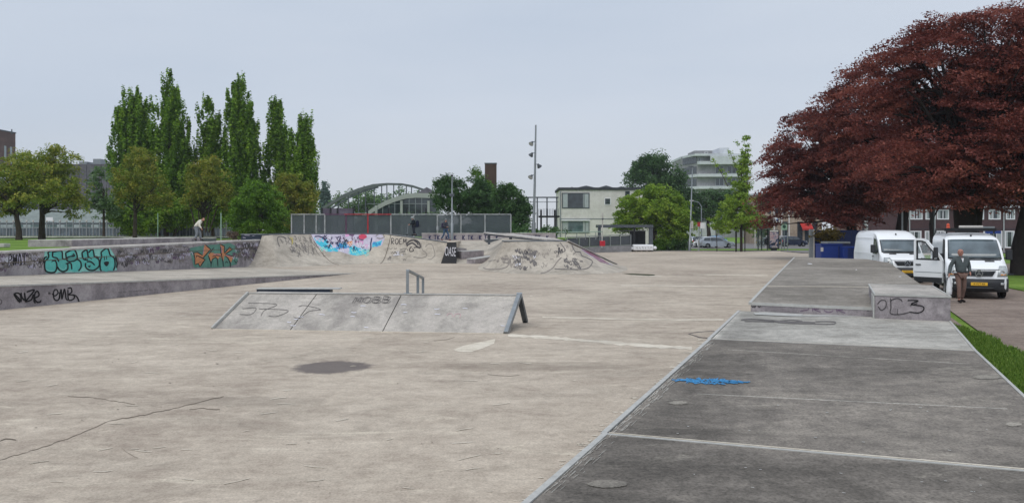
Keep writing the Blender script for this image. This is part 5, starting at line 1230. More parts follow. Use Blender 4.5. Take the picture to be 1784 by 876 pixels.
# walker with backpack
d4 = 70.5
wk = thing('person', (X(776, d4), d4, 1.5), 'walker in dark jacket, grey cap and blue jeans carrying a backpack near the lamp post', 'person', rz=R(60))
Jw = stand(1.88, -.04, knl=(.1, -.2, .52), anl=(.1, -.28, .1), tol=(.1, -.45, .05), knr=(-.1, .08, .5), anr=(-.1, .34, .13), tor=(-.1, .2, .05), elr=(-.26, -.02, 1.15), har=(-.2, -.3, 1.1))
person(wk, Jw, dict(skin=skinc, top=cloth('dark_grey_jacket', C(70, 72, 82)), legs=cloth('blue_jeans', C(66, 88, 116)), shoes=cloth('dark_red_shoes', C(92, 36, 42)), hair=mt['ink_black']))
B().ball(Jw['head']+Vector((0, 0, .05)), .115, 12, 8, (1, 1.1, .8)).build('cap', m_flat('grey_cap', C(112, 118, 120), .9), wk, smooth=True)
bp = thing('backpack', wk.location+Matrix.Rotation(R(60), 3, 'Z') @ Vector((0, .24, 1.08)), 'small purple black backpack on the walker', 'backpack', rz=R(60))
B().box(-.15, .15, -.09, .1, 0, .44).build('bag_body', cloth('purple_backpack', C(48, 42, 66)), bp, bevel=.06); B().box(-.11, .11, .09, .13, .03, .2).build('front_pocket', mt['plastic'], bp, bevel=.02)
# ------------------------------------------------------------------ trees
import mathutils.noise as mnoise
def leaf_object(name, pos, nrm, size, tint, mat, par, asp=.55):
    n = len(pos)
    a = rng.normal(size=(n, 3)); a -= nrm*np.sum(a*nrm, 1)[:, None]; a /= np.linalg.norm(a, axis=1)[:, None]; b_ = np.cross(nrm, a)
    sz = size*rng.uniform(.6, 1.35, n)[:, None]; v = np.zeros((n, 4, 3))
    v[:, 0] = pos-a*sz*.5; v[:, 1] = pos+b_*sz*.5*asp; v[:, 2] = pos+a*sz*.5; v[:, 3] = pos-b_*sz*.5*asp
    v[:, 1:4:2] += nrm[:, None, :]*sz[:, None, :]*.12
    me = bpy.data.meshes.new(name); me.vertices.add(4*n); me.vertices.foreach_set('co', v.astype(np.float32).ravel())
    me.loops.add(4*n); me.loops.foreach_set('vertex_index', np.arange(4*n)); me.polygons.add(n); me.polygons.foreach_set('loop_start', np.arange(n)*4); me.update()
    at = me.attributes.new('tint', 'FLOAT', 'FACE'); at.data.foreach_set('value', np.clip(tint, 0, 1).astype(np.float32))
    me.materials.append(mat); o = bpy.data.objects.new(name, me); COL.objects.link(o); o.parent = par; return o
def tree(locn, h0, tr, blobs, nclump, nleaf, size, mat, label, name='tree', cat='tree', group=None, bark='bark', flat=.6, crad=.55, upb=.6, limbs=14, trunk_top=None, tip=0., edge=.45, trunk2=None, tw=.5, asp=.55, plume=0):
    """blobs: (x, y, z, rx, ry, rz[, weight]) in world space; trunk from locn to height h0, limbs towards the clumps"""
    L = Vector(locn); t = thing(name, L, label, cat, group)
    vol = np.array([(b_[3]*b_[4]*b_[5])**.8*(b_[6] if len(b_) > 6 else 1) for b_ in blobs]); vol = vol/vol.sum()
    m0 = int(nclump*1.5); pick = rng.choice(len(blobs), m0, p=vol); bb = np.array([b_[:6] for b_ in blobs])[pick]
    dr = rng.normal(size=(m0, 3)); dr /= np.linalg.norm(dr, axis=1)[:, None]
    rad = rng.uniform(0, 1, m0)**edge
    cc = bb[:, :3]+dr*rad[:, None]*bb[:, 3:6]*rng.uniform(.84, 1.08, (m0, 1))
    fr_ = .55/crad; nv_ = np.array([mnoise.noise((c[0]*fr_, c[1]*fr_, c[2]*fr_*(1.8 if flat < .5 else 1))) for c in cc])   # lobes and gaps
    cc = cc[np.argsort(-nv_+rng.normal(size=m0)*.12)[:nclump]]
    cc = cc-np.array(L)
    ctint = rng.uniform(0, 1, nclump)*.5+.25
    k = rng.poisson(nleaf, nclump)+2; idx = np.repeat(np.arange(nclump), k); n = len(idx)
    ctr = np.array([np.mean([b_[0] for b_ in blobs])-L.x, np.mean([b_[1] for b_ in blobs])-L.y, 0])
    out = cc.copy(); out[:, 2] = 0; out = out-ctr; out[:, 2] = 0; out += rng.normal(size=out.shape)*[.6, .6, 0]
    out /= (np.linalg.norm(out, axis=1)[:, None]+1e-6)
    u = rng.normal(size=(n, 3)); u /= np.linalg.norm(u, axis=1)[:, None]; u *= (rng.uniform(0, 1, n)**.42)[:, None]
    cr_ = (crad*rng.uniform(.55, 1.45, nclump))[idx]
    o_ = out[idx]; sd_ = np.c_[-o_[:, 1], o_[:, 0], np.zeros(n)]
    if plume:      # upright plumes that lean out a little and end in a point
        tp = 1-.55*(u[:, 2]+1)/2
        off = np.c_[u[:, 0]*.42*tp*cr_, u[:, 1]*.42*tp*cr_, u[:, 2]*plume*cr_]; off[:, :2] += o_[:, :2]*(u[:, 2]*.12*cr_)[:, None]
    else:          # sprays reaching outwards, flat and drooping at the tip
        ln_ = 1.25 if flat < .5 else .85; tp = 1-.35*(u[:, 0]+1)/2
        off = o_*(u[:, 0]*ln_*cr_)[:, None]+sd_*(u[:, 1]*.75*tp*cr_)[:, None]; off[:, 2] += u[:, 2]*flat*.75*cr_+tip*cr_*((u[:, 0]+.6)**2-.5)
    p = cc[idx]+off
    nr = rng.normal(size=(n, 3))*.5+u*[.9, .9, .9]; nr[:, 2] += upb; nr /= np.linalg.norm(nr, axis=1)[:, None]
    tint = ctint[idx]+rng.normal(size=n)*.14
    leaf_object('crown', p, nr, size, tint, mat, t, asp)
    # trunk and limbs
    h = trunk_top if trunk_top else h0
    rr = random.Random(int(abs(L.x*7+L.y*13))); b = B()
    base = [(0, 0, -.3), (0, 0, 0), (rr.uniform(-.1, .1)*tr, 0, h*.25), (rr.uniform(-.6, .6)*tr, rr.uniform(-.6, .6)*tr, h*.6), (rr.uniform(-.8, .8)*tr, 0, h)]
    b.tube(base, [tr*1.45, tr*1.15, tr*.92, tr*.78, tr*.5], 10)
    for q_ in (trunk2 or []): b.tube([Vector(v)-L for v in q_[0]], q_[1], 8)
    b.build('trunk', mt[bark], t, auto=60)
    b = B(); order = rng.choice(nclump, min(nclump, limbs), replace=False)
    for i in order:
        e_ = Vector(cc[i]); s_ = rr.uniform(.45, 1.); st_ = Vector(base[3]).lerp(Vector(base[4]), (s_-.45)/.55)
        if e_.z < st_.z: st_ = Vector((base[3][0], base[3][1], max(h*.35, min(st_.z, e_.z+.2*(st_.z-e_.z)))))
        m1 = st_.lerp(e_, .4)+Vector((rr.uniform(-.3, .3), rr.uniform(-.3, .3), rr.uniform(.0, .5)))*((e_-st_).length*.25); m2 = st_.lerp(e_, .75)+Vector((rr.uniform(-.2, .2), rr.uniform(-.2, .2), rr.uniform(-.1, .3)))*((e_-st_).length*.2)
        r0 = tr*rr.uniform(.22, .42)*tw/.5; b.tube([st_, m1, m2, e_], [r0, r0*.65, r0*.35, r0*.08], 6)
    # twigs at the rim
    b.build('limbs', mt[bark], t, smooth=True); return t
def E(px, py, d, rx, ry, rd=None, w_=1):
    """ellipsoid whose outline the photograph shows at (px, py) with pixel radii rx, ry"""
    c = A(px, py, d); k_ = d/F; return (c.x, c.y, c.z, rx*k_, (rd if rd else rx*k_*.85), ry*k_, w_)
mt['leaf_oak'] = m_leaf('oak_leaves', C(64, 98, 24), C(104, 142, 40), C(156, 188, 64))
mt['leaf_olive'] = m_leaf('olive_yellow_leaves', C(94, 120, 44), C(138, 154, 60), C(188, 176, 78))
mt['leaf_bronze'] = m_leaf('bronze_green_leaves', C(94, 118, 44), C(136, 148, 58), C(184, 168, 76))
mt['leaf_green'] = m_leaf('bright_green_leaves', C(60, 94, 26), C(94, 134, 40), C(138, 174, 62))
mt['leaf_lime'] = m_leaf('yellow_green_leaves', C(92, 124, 38), C(134, 166, 56), C(178, 196, 84))
mt['leaf_dark'] = m_leaf('dark_green_leaves', C(52, 82, 46), C(76, 110, 62), C(106, 138, 80))
mt['leaf_far'] = m_leaf('haze_tinted_far_leaves', C(86, 112, 102), C(102, 128, 116), C(120, 144, 130))  # bluish distance haze is mixed into this leaf colour
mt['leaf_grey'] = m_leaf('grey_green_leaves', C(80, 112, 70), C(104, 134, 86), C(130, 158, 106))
mt['leaf_beech'] = m_leaf('copper_beech_leaves', C(86, 44, 44), C(126, 68, 62), C(170, 106, 90), .35)
mt['leaf_ginkgo'] = m_leaf('young_yellow_green_leaves', C(104, 136, 46), C(136, 166, 60), C(172, 196, 88))
def cone(px, top, bot, hw, d, n=7, skew=0, w_top=.25, bow=.9):
    """stack of ellipsoids for a narrow upright crown"""
    o = []
    for i in range(n):
        f = (i+.5)/n; y = bot+(top-bot)*f; r = hw*(math.sin(math.pi*min(1, (f*.62+.30)))**bow)*(1 if f < .8 else 1-(f-.8)*2.6)
        r = max(r, hw*w_top); o.append(E(px+skew*f, y, d, r, (bot-top)/n*.85, None, 1.1 if f > .7 else 1))
    return o
LZ_ = 1.5
pop = 'tall narrow upright oaks in the row behind the left trees'
def upright(px, top, bot, hw, d, label, extra=None, nc=420):
    bl = cone(px+2, top+13, bot, hw*1.25, d)+(extra or [])
    return tree((X(px, d), d, LZ_), Z(top+62, d)-1.5, .3, bl, int(nc*1.3), 66, .32, mt['leaf_oak'], label, 'upright_oak', 'tree', pop, crad=.8, upb=.35, limbs=10, edge=.5, tw=.3, plume=1.5)
upright(232, 148, 405, 40, 96, 'broad topped upright oak, leftmost of the narrow row', [E(215, 196, 96, 14, 34), E(248, 200, 96, 18, 40), E(205, 250, 96, 16, 60)], nc=560)
upright(296, 124, 408, 36, 95, 'tallest pointed upright oak, second of the row from the left', [E(287, 172, 95, 12, 30), E(318, 250, 95, 18, 40)], nc=520)
upright(362, 160, 408, 28, 97, 'slim short upright oak, third of the row', [E(352, 200, 97, 10, 26), E(364, 190, 97, 9, 18, None, 3)], nc=330)
upright(417, 134, 405, 35, 96, 'upright oak with pointed top just right of the slim one', [E(405, 190, 96, 14, 40)], nc=500)
upright(482, 176, 405, 25, 98, 'upright oak with two thin leaders, fifth of the row', [E(478, 215, 98, 16, 42)], nc=330)
upright(520, 194, 405, 31, 97, 'upright oak at the right end of the row beside the mesh fence', [E(532, 260, 97, 18, 60)], nc=430)
# broad trees on the lawn
lg_ = 'spreading trees on the lawn'
tree((X(33, 70), 70, LZ), 3.2, .24, [E(5, 340, 70, 60, 42), E(60, 330, 70, 50, 45), E(35, 300, 70, 45, 35), E(-30, 345, 70, 50, 40)], 330, 42, .22, mt['leaf_olive'], 'grey trunked spreading tree at the far left of the lawn', 'lawn_tree', 'tree', lg_, flat=.6, crad=.7, limbs=26)
tree((X(73, 74), 74, LZ), 3.4, .28, [E(75, 310, 74, 55, 42), E(115, 330, 74, 42, 50), E(95, 280, 74, 35, 25), E(60, 285, 74, 32, 22), E(135, 355, 74, 25, 35), E(98, 262, 74, 14, 14), E(30, 275, 74, 14, 16), E(130, 275, 74, 14, 12)], 360, 38, .2, mt['leaf_olive'], 'ivy clad tree with yellowing olive crown, second from the left', 'lawn_tree', 'tree', lg_, flat=.8, crad=.62, limbs=40)
tree((X(181, 84), 84, LZ_), 5, .13, [E(178, 330, 84, 26, 45), E(165, 360, 84, 20, 25), E(190, 365, 84, 22, 28), E(172, 300, 84, 12, 14)], 130, 26, .24, mt['leaf_grey'], 'thin feathery green tree in front of the grey hall', 'lawn_tree', 'tree', lg_, flat=.5, crad=.6, limbs=26)
tree((X(235, 79), 79, LZ_), 4, .2, [E(240, 315, 79, 44, 40), E(262, 335, 79, 36, 32), E(245, 278, 79, 30, 24), E(218, 330, 79, 26, 34), E(290, 350, 79, 22, 20)], 330, 36, .2, mt['leaf_bronze'], 'bronze green tree in front of the leftmost upright oaks', 'lawn_tree', 'tree', lg_, flat=.7, crad=.62, limbs=34)
tree((X(228, 86), 86, LZ_), 3, .2, [E(228, 385, 86, 28, 26), E(255, 392, 86, 30, 20), E(205, 375, 86, 14, 26)], 200, 46, .24, mt['leaf_oak'], 'bushy green shoots round the foot of the first upright oak', 'shrub', 'shrub', None, flat=1, crad=.6, limbs=12)
tree((X(290, 88), 88, LZ_), 3.4, .24, [E(300, 375, 88, 36, 28), E(275, 360, 88, 22, 26), E(325, 365, 88, 18, 24)], 230, 46, .24, mt['leaf_oak'], 'dark multi stemmed shrub below the tallest upright oak', 'shrub', 'shrub', None, flat=1, crad=.6, limbs=16, trunk2=[([A(278, 414, 88), A(270, 380, 88)], [.2, .12]), ([A(303, 414, 88), A(312, 375, 88)], [.2, .12])])
tree((X(352, 80), 80, LZ_), 3, .13, [E(352, 320, 80, 36, 34), E(375, 325, 80, 34, 30), E(358, 290, 80, 26, 20), E(340, 345, 80, 26, 22), E(395, 345, 80, 22, 22)], 330, 36, .2, mt['leaf_bronze'], 'bronze green tree with fanned thin stems behind the skater', 'lawn_tree', 'tree', lg_, flat=.7, crad=.6, limbs=60, trunk2=[([A(352+i*3, 405, 80), A(352+i*8, 345, 80)], [.09, .05]) for i in (-3, -1, 2, 4)])
tree((X(371, 86), 86, LZ_), 2.5, .2, [E(371, 375, 86, 22, 24), E(385, 360, 86, 16, 18)], 120, 44, .24, mt['leaf_oak'], 'small dark bush tree right of the skater', 'shrub', 'shrub', None, flat=1, crad=.55, limbs=8)
tree((X(452, 78), 78, LZ_), 2.6, .25, [E(452, 355, 78, 46, 32), E(430, 375, 78, 34, 28), E(478, 380, 78, 30, 28), E(445, 332, 78, 28, 18), E(452, 395, 78, 40, 14)], 560, 50, .2, mt['leaf_green'], 'dense round green bush tree left of the mesh fence', 'shrub', 'shrub', None, flat=.7, crad=.6, limbs=14)
tree((X(512, 85), 85, LZ_), 2.6, .22, [E(505, 335, 85, 36, 30), E(530, 350, 85, 26, 34), E(500, 318, 85, 22, 16), E(520, 385, 85, 32, 20)], 380, 44, .22, mt['leaf_bronze'], 'olive brown tree between the round bush and the mesh fence', 'lawn_tree', 'tree', lg_, flat=.7, crad=.6, limbs=14)
# behind the mesh fence
tree((X(566, 230), 230, 0), 8, .5, cone(566, 317, 400, 9, 230, 6), 120, 34, .8, mt['leaf_far'], 'distant haze tinted pointed tree left of the arched hall', 'far_tree', 'tree', flat=1.2, crad=1.6, limbs=4)
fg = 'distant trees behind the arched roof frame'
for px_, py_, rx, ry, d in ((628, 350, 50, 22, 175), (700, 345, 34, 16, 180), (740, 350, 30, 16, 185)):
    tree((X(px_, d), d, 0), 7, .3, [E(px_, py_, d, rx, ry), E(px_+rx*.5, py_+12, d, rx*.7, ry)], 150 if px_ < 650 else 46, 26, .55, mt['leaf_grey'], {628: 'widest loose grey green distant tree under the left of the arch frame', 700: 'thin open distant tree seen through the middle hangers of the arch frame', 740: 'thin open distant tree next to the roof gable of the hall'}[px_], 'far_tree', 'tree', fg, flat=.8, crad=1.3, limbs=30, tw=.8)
bg_ = 'bushy green trees behind the mesh fence'
for i, (px_, d, bl, m_, lab, nc) in enumerate((
    (800, 92, [E(795, 345, 92, 42, 32), E(775, 320, 92, 20, 16), E(830, 330, 92, 26, 24), E(840, 365, 92, 30, 30)], 'leaf_dark', 'bushy dark green tree beside the brick chimney stack, behind the fence', 460),
    (835, 94, [E(838, 335, 94, 22, 30), E(832, 302, 94, 9, 12), E(850, 365, 94, 34, 34)], 'leaf_green', 'taller green tree with a thin leader in front of the chimney', 300),
    (888, 90, [E(885, 350, 90, 32, 26), E(905, 365, 90, 22, 26), E(880, 330, 90, 22, 12), E(900, 385, 90, 26, 22)], 'leaf_dark', 'green tree behind the right end of the mesh fence, left of the light mast', 380),
    (718, 104, [E(700, 385, 104, 50, 10), E(740, 382, 104, 40, 14)], 'leaf_grey', 'low hedge below the arched hall windows', 160))):
    tree((X(px_, d), d, 1.4), 3, .2, bl, nc, 40, .24, mt[m_], lab, 'bushy_tree' if i < 3 else 'hedge', 'tree' if i < 3 else 'hedge', bg_ if i < 3 else None, flat=.8, crad=.7, limbs=16)
tree((X(905, 86), 86, 1.4), 1, .05, [E(850, 398, 86, 90, 9), E(960, 402, 86, 30, 8)], 150, 36, .22, mt['leaf_dark'], 'low dark shrubs under the trees behind the fence', 'shrub', 'shrub', None, flat=.8, crad=.5, limbs=0)
# right half
tree((X(1137, 98), 98, 0), 3, .3, [E(1125, 365, 98, 52, 36), E(1165, 375, 98, 44, 38), E(1140, 340, 98, 34, 20), E(1090, 385, 98, 30, 22), E(1195, 385, 98, 24, 34), E(1170, 410, 98, 34, 20), E(1105, 352, 98, 22, 16), E(1165, 345, 98, 24, 16)], 820, 46, .26, mt['leaf_lime'], 'wide bright yellow green tree beside the white house', 'broad_tree', 'tree', None, flat=.55, crad=.75, limbs=20, tip=-.3)
tree((X(1140, 150), 150, 0), 9, .6, [E(1135, 320, 150, 46, 45), E(1165, 330, 150, 34, 48), E(1112, 300, 150, 22, 26), E(1140, 285, 150, 34, 18), E(1180, 350, 150, 26, 40), E(1100, 335, 150, 16, 30)], 620, 44, .42, mt['leaf_dark'], 'large dark green tree rising behind the white house', 'broad_tree', 'tree', None, flat=.8, crad=1.3, limbs=24)
tree((X(1235, 150), 150, 0), 6, .4, [E(1238, 358, 150, 36, 26), E(1210, 355, 150, 26, 26), E(1262, 352, 150, 22, 22), E(1190, 375, 150, 34, 30)], 380, 40, .4, mt['leaf_dark'], 'dark green tree in front of the white apartment tower', 'broad_tree', 'tree', None, flat=.8, crad=1.2, limbs=14)
yt = tree((X(1292, 93), 93, 0), 6, .11, [E(1300, 255, 93, 5, 22, None, 6), E(1296, 290, 93, 11, 26, None, 2.5), E(1290, 325, 93, 20, 24, None, 1.6), E(1285, 355, 93, 34, 22, None, 1.3), E(1280, 380, 93, 44, 22, None, 1.2), E(1262, 395, 93, 26, 14), E(1308, 385, 93, 22, 24)], 420, 34, .24, mt['leaf_ginkgo'], 'young yellow green conical tree held by dark stakes at the park edge', 'young_tree', 'tree', None, flat=.6, crad=.55, limbs=50, trunk_top=10, tw=.9,
          trunk2=[([A(1268, 325, 93), A(1255, 298, 93), A(1243, 280, 93)], [.05, .04, .02]), ([A(1290, 320, 93), A(1280, 285, 93), A(1272, 266, 93)], [.05, .04, .02])])
L_ = yt.location
tw_c = np.array([list(A(x, y, 93)-L_) for x, y in ((1243, 280), (1248, 288), (1256, 296), (1263, 304), (1270, 312), (1272, 266), (1278, 276), (1283, 286), (1288, 296), (1296, 245), (1301, 240), (1304, 262), (1293, 262), (1285, 250))])
idx = np.repeat(np.arange(len(tw_c)), 30); pp = tw_c[idx]+rng.normal(size=(len(idx), 3))*.16; nn_ = rng.normal(size=(len(idx), 3)); nn_ /= np.linalg.norm(nn_, axis=1)[:, None]
leaf_object('side_shoots', pp, nn_, .22, rng.uniform(.1, .7, len(idx)), mt['leaf_ginkgo'], yt)['kind'] = 'stuff'
st_ = thing('tree_stake_frame', (X(1300, 92.6), 92.6, 0), 'group of dark wooden tree stakes round the young conical tree', 'tree stakes')
for i, px_ in enumerate((1281, 1285, 1290, 1300)):
    q_ = X(px_, 92.4)-st_.location.x; B().tube([(q_, (-.4, .3, -.2, .3)[i], 0), (q_, (-.4, .3, -.2, .3)[i], 2.7)], .06, 6).build('stake', mt['bark_dark'], st_)
tree((X(1249, 94), 94, 0), 2, .05, [E(1249, 388, 94, 10, 14)], 14, 26, .2, mt['leaf_green'], 'slim sapling with a dark stem in front of the silver estate', 'sapling', 'tree', None, flat=.8, crad=.5, limbs=4)
tree((X(1320, 128), 128, 0), 3, .12, [E(1322, 385, 128, 16, 30), E(1330, 355, 128, 14, 22), E(1328, 400, 128, 14, 14)], 120, 28, .34, mt['leaf_grey'], 'pale green tree at the street corner left of the beeches', 'street_tree', 'tree', None, flat=.5, crad=.9, limbs=16)
for i, (px_, w_) in enumerate(((1180, 26), (1152, 22))):
    tree((X(px_, 97), 97, 0), .6, .05, [E(px_, 428, 97, w_, 12)], 90, 34, .2, mt['leaf_dark'] if i == 0 else mt['leaf_green'], ('grey green' if i == 0 else 'dark')+' low shrub under the bright tree, '+('nearer the parked cars' if i == 0 else 'nearer the white blocks'), 'shrub', 'shrub', None, flat=.8, crad=.5, limbs=3)
tree((X(406, 76), 76, LZ_), .4, .04, [E(400, 409, 72, 6, 5), E(410, 410, 72, 7, 6)], 24, 26, .14, m_leaf('dry_brown_leaves', C(84, 70, 58), C(110, 94, 80), C(150, 136, 122)), 'small dry brown shrub left of the blue box', 'shrub', 'shrub', None, flat=1, crad=.35, limbs=4)
# copper beeches
bg2 = 'copper beeches along the footpath'
def beech(base, r, h, blobs, nc, nl, label, size=.19, **k):
    return tree(base, h, r, blobs, nc, int(nl*1.3), size*.9, mt['leaf_beech'], label, 'copper_beech', 'tree', bg2, 'bark_dark', flat=.26, crad=1.0, upb=1.0, limbs=k.pop('limbs', 90), tip=-.25, edge=k.pop('edge', .42), tw=.42, asp=.5, **k)
beech((X(1686, 46), 46, 0), .66, 6.6, [E(1690, 230, 46, 160, 110, 5.5), E(1640, 130, 46, 110, 75, 4.5), E(1720, 75, 46, 95, 55, 4), E(1625, 62, 46, 38, 26, 2), E(1570, 105, 46, 60, 38, 3), E(1780, 110, 46, 110, 100, 4.5), E(1600, 290, 45, 110, 60, 5), E(1700, 330, 45, 110, 34, 5), E(1625, 352, 45, 60, 14, 3), E(1745, 352, 45, 50, 14, 3), E(1690, 356, 47, 50, 12, 2), E(1520, 170, 47, 60, 45, 3), E(1690, 30, 46, 40, 22, 2), E(1650, 22, 46, 20, 12, 1.2), E(1600, 48, 46, 18, 12, 1.2), E(1750, 18, 46, 24, 12, 1.5), E(1540, 90, 47, 20, 14, 1.2), E(1500, 118, 47, 18, 12, 1.2)], 1500, 64, 'largest copper beech with the thickest trunk, behind the open van', limbs=150, trunk_top=8.5, trunk2=[([(X(1686, 46)-.3, 46, 2.6), (X(1668, 46), 46, 5.2), (X(1640, 46), 46, 8.5)], [.42, .34, .18]), ([(X(1686, 46)+.3, 46, 2.6), (X(1706, 46), 46, 4.8), (X(1740, 46), 46, 8.5)], [.42, .34, .18])])
beech((X(1781, 44), 44, 0), .52, 6, [E(1830, 150, 44, 120, 120, 5), E(1810, 60, 44, 70, 50, 3), E(1800, 250, 43, 90, 70, 4.5), E(1860, 320, 43, 90, 40, 4), E(1800, 300, 44, 90, 50, 4)], 800, 60, 'copper beech at the right edge with dark trunk right of the vans', limbs=80)
beech((X(1567, 62), 62, 0), .48, 6, [E(1545, 215, 62, 100, 65, 5.5), E(1500, 165, 62, 55, 38, 4), E(1560, 300, 61, 100, 48, 5), E(1490, 250, 62, 70, 60, 5), E(1450, 200, 62, 40, 22, 3), E(1590, 345, 60, 70, 20, 4), E(1620, 270, 62, 70, 70, 5), E(1455, 160, 62, 24, 18, 2), E(1490, 138, 62, 34, 22, 2.5), E(1515, 118, 62, 24, 16, 1.5), E(1412, 198, 62, 16, 12, 1.4)], 900, 56, 'copper beech in the middle of the row, above the high roofed van', size=.24, limbs=90)
beech((X(1485, 68), 68, 0), .5, 5.2, [E(1450, 290, 68, 85, 50, 6), E(1400, 260, 68, 48, 48, 4.5), E(1375, 305, 68, 42, 40, 4), E(1420, 345, 67, 70, 36, 5), E(1500, 335, 67, 80, 44, 5), E(1360, 350, 68, 32, 30, 3.5), E(1460, 375, 66, 60, 22, 5), E(1425, 215, 68, 44, 26, 3), E(1350, 265, 68, 18, 20, 2.4), E(1384, 208, 68, 14, 10, 1.4), E(1338, 300, 68, 12, 12, 1.4), E(1345, 385, 68, 22, 12, 1.6)], 900, 54, 'leftmost copper beech with low hanging branches above the blue enclosure', size=.26, limbs=110)
tree((X(1440, 62), 62, 0), 1, .03, [E(1440, 408, 62, 24, 14, 1.2)], 46, 40, .2, m_leaf('olive_beech_leaves', C(74, 70, 34), C(98, 88, 44), C(128, 110, 60)), 'low olive spray of leaves hanging in front of the blue enclosure', 'branch', 'tree branch', None, flat=.4, crad=.6, limbs=6, bark='bark_dark')
beech((X(1626, 88), 88, 0), .3, 5, [E(1610, 330, 86, 60, 24, 3)], 60, 40, 'small far beech half hidden between the two vans', size=.3, limbs=12)
# ------------------------------------------------------------------ buildings
mt['bld_white'] = m_concrete('white_render', C(196, 200, 206), C(210, 214, 220), C(220, 224, 230), (1, 1, .4), speck=.15, big=.2, stain=.92, bump=.1)
mt['bld_cream'] = m_concrete('cream_render', C(210, 206, 201), C(220, 217, 212), C(227, 224, 219), (1, 1, .4), speck=.15, big=.2, stain=.92, bump=.1)
mt['bld_band'] = m_concrete('pale_grey_band', C(190, 194, 200), C(203, 207, 212), C(212, 216, 221), (1, 1, .4), speck=.15, big=.1, stain=.92, bump=.1)
mt['bld_tower'] = m_concrete('grey_tower_panel', C(128, 128, 130), C(142, 142, 145), C(156, 156, 159), (1, 1, .4), speck=.15, big=.1, stain=.9, bump=.1)
mt['bld_grey'] = m_concrete('dark_grey_cladding', C(92, 90, 96), C(106, 104, 110), C(118, 116, 122), (.1, 1, .6), speck=.2, big=.05, bump=.1)
mt['bld_pale'] = m_concrete('pale_blue_grey_cladding', C(150, 158, 166), C(166, 173, 181), C(180, 187, 194), (.1, 1, .6), speck=.15, big=.05, bump=.1)
mt['bld_tan'] = m_concrete('tan_render', C(150, 134, 118), C(168, 152, 134), C(184, 168, 150), (1, 1, .4), speck=.2, big=.2, bump=.1)
mt['roof'] = m_flat('dark_roofing', C(70, 72, 78), .9, var=.2)
def m_brick(name, c1, c2, mort, sc=1.):
    n = N(name, .9, spec=.15); v = n.co(rot=(R(90), 0, 0)); x = n.n('TexBrick'); n.lk(v, x.inputs['Vector'])
    x.inputs['Scale'].default_value = 1; x.inputs['Brick Width'].default_value = .22*sc; x.inputs['Row Height'].default_value = .065*sc; x.inputs['Mortar Size'].default_value = .006
    x.inputs['Color1'].default_value = c1; x.inputs['Color2'].default_value = c2; x.inputs['Mortar'].default_value = mort
    n.base(n.mix(1., x.outputs[0], n.ramp(n.noise(n.co(), .4, 5, .6), [(.3, .8), (.7, 1.15)]), 'MULTIPLY')); return n.m
mt['brick_dark'] = m_brick('purple_brown_brick', C(92, 70, 72), C(80, 62, 66), C(104, 92, 92))
mt['brick_red'] = m_brick('grey_red_brick', C(122, 98, 92), C(108, 88, 84), C(128, 116, 110))
mt['brick_chim'] = m_brick('dark_chimney_brick', C(86, 66, 58), C(74, 58, 52), C(84, 76, 72))
def window(par, x0, x1, z0, z1, y, fm=mt['white_paint'], gm=mt['glass'], fw=.08, mull=(), name='window', curtain=False):
    b = B()
    for a in ((x0, x1, z0, z0+fw), (x0, x1, z1-fw, z1), (x0, x0+fw, z0+fw, z1-fw), (x1-fw, x1, z0+fw, z1-fw)): b.box(a[0], a[1], y-.06, y+.02, a[2], a[3])
    for m_ in mull: xm = x0+(x1-x0)*m_; b.box(xm-fw*.4, xm+fw*.4, y-.055, y+.02, z0+fw, z1-fw)
    f = b.build(name, fm, par)
    B().box(x0+fw, x1-fw, y-.02, y+.0, z0+fw, z1-fw).build('pane', gm, f)
    if curtain:
        w_ = x1-x0
        for a, c_ in ((x0+fw, x0+fw+w_*.2), (x1-fw-w_*.2, x1-fw)):
            b = B(); n_ = 6
            b.grid([[(a+(c_-a)*i/n_, y-.028-.02*(i % 2), z) for i in range(n_+1)] for z in (z0+fw, z1-fw)]); b.build('curtain', mt['curtain'], f)
    return f
# white house (d 108)
d = 108; x0 = X(975, d); hs = thing('white_house', (x0, d, 0), 'two storey cream white flat roofed building behind the ramp railing', 'building')
wx = X(1130, d)-x0; zt_ = Z(331, d)
B().box(0, wx, 0, 9, -.2, zt_).build('wall', mt['bld_cream'], hs)
rf_ = B().box(-.15, wx+.2, -.15, 9.2, zt_+.003, zt_+.32).build('roof', mt['roof'], hs)
for a, b_, h_ in ((1005, 1040, .3), (1043, 1072, .32), (995, 1000, .15), (1076, 1092, .2)):
    x1_, x2_ = X(a, d)-x0, X(b_, d)-x0; B().add([(x1_, 1, zt_+.325), (x2_, 1, zt_+.325), ((x1_+x2_)/2, 1, zt_+.325+h_), (x1_, 7, zt_+.325), (x2_, 7, zt_+.325), ((x1_+x2_)/2, 7, zt_+.325+h_)], [(0, 1, 2), (5, 4, 3), (0, 2, 5, 3), (2, 1, 4, 5)]).build('skylight', mt['galv_dark'], rf_)
wnd = lambda a, b_, c_, e_, **k: window(hs, X(a, d)-x0, X(b_, d)-x0, Z(e_, d), Z(c_, d), 0, **k)
wnd(979, 1027, 336, 363, fm=mt['galv_dark'], gm=mt['glass'], fw=.12, mull=(.22, .8), curtain=True)
wnd(979, 1027, 384, 406, fm=mt['galv'], gm=mt['glass_green'], fw=.12, mull=(.22, .85), curtain=True)
wnd(1053, 1064, 345, 357, fm=mt['white_paint'], fw=.08)
wnd(1089, 1097, 333, 348, fm=mt['galv_dark'], fw=.08)
B().box(-.02, wx, -.03, -.004, Z(382, d), Z(380.6, d)).build('floor_joint', mt['galv'], hs)
B().tube([(.1, -.12, .2), (.1, -.12, zt_-.1)], .06, 6).build('drain_pipe', mt['galv'], hs)
B().box(.2, X(1027, d)-x0, -.25, 0, Z(381.5, d)-.25, Z(381.5, d)-.1).build('canopy_strip', mt['white_paint'], hs)
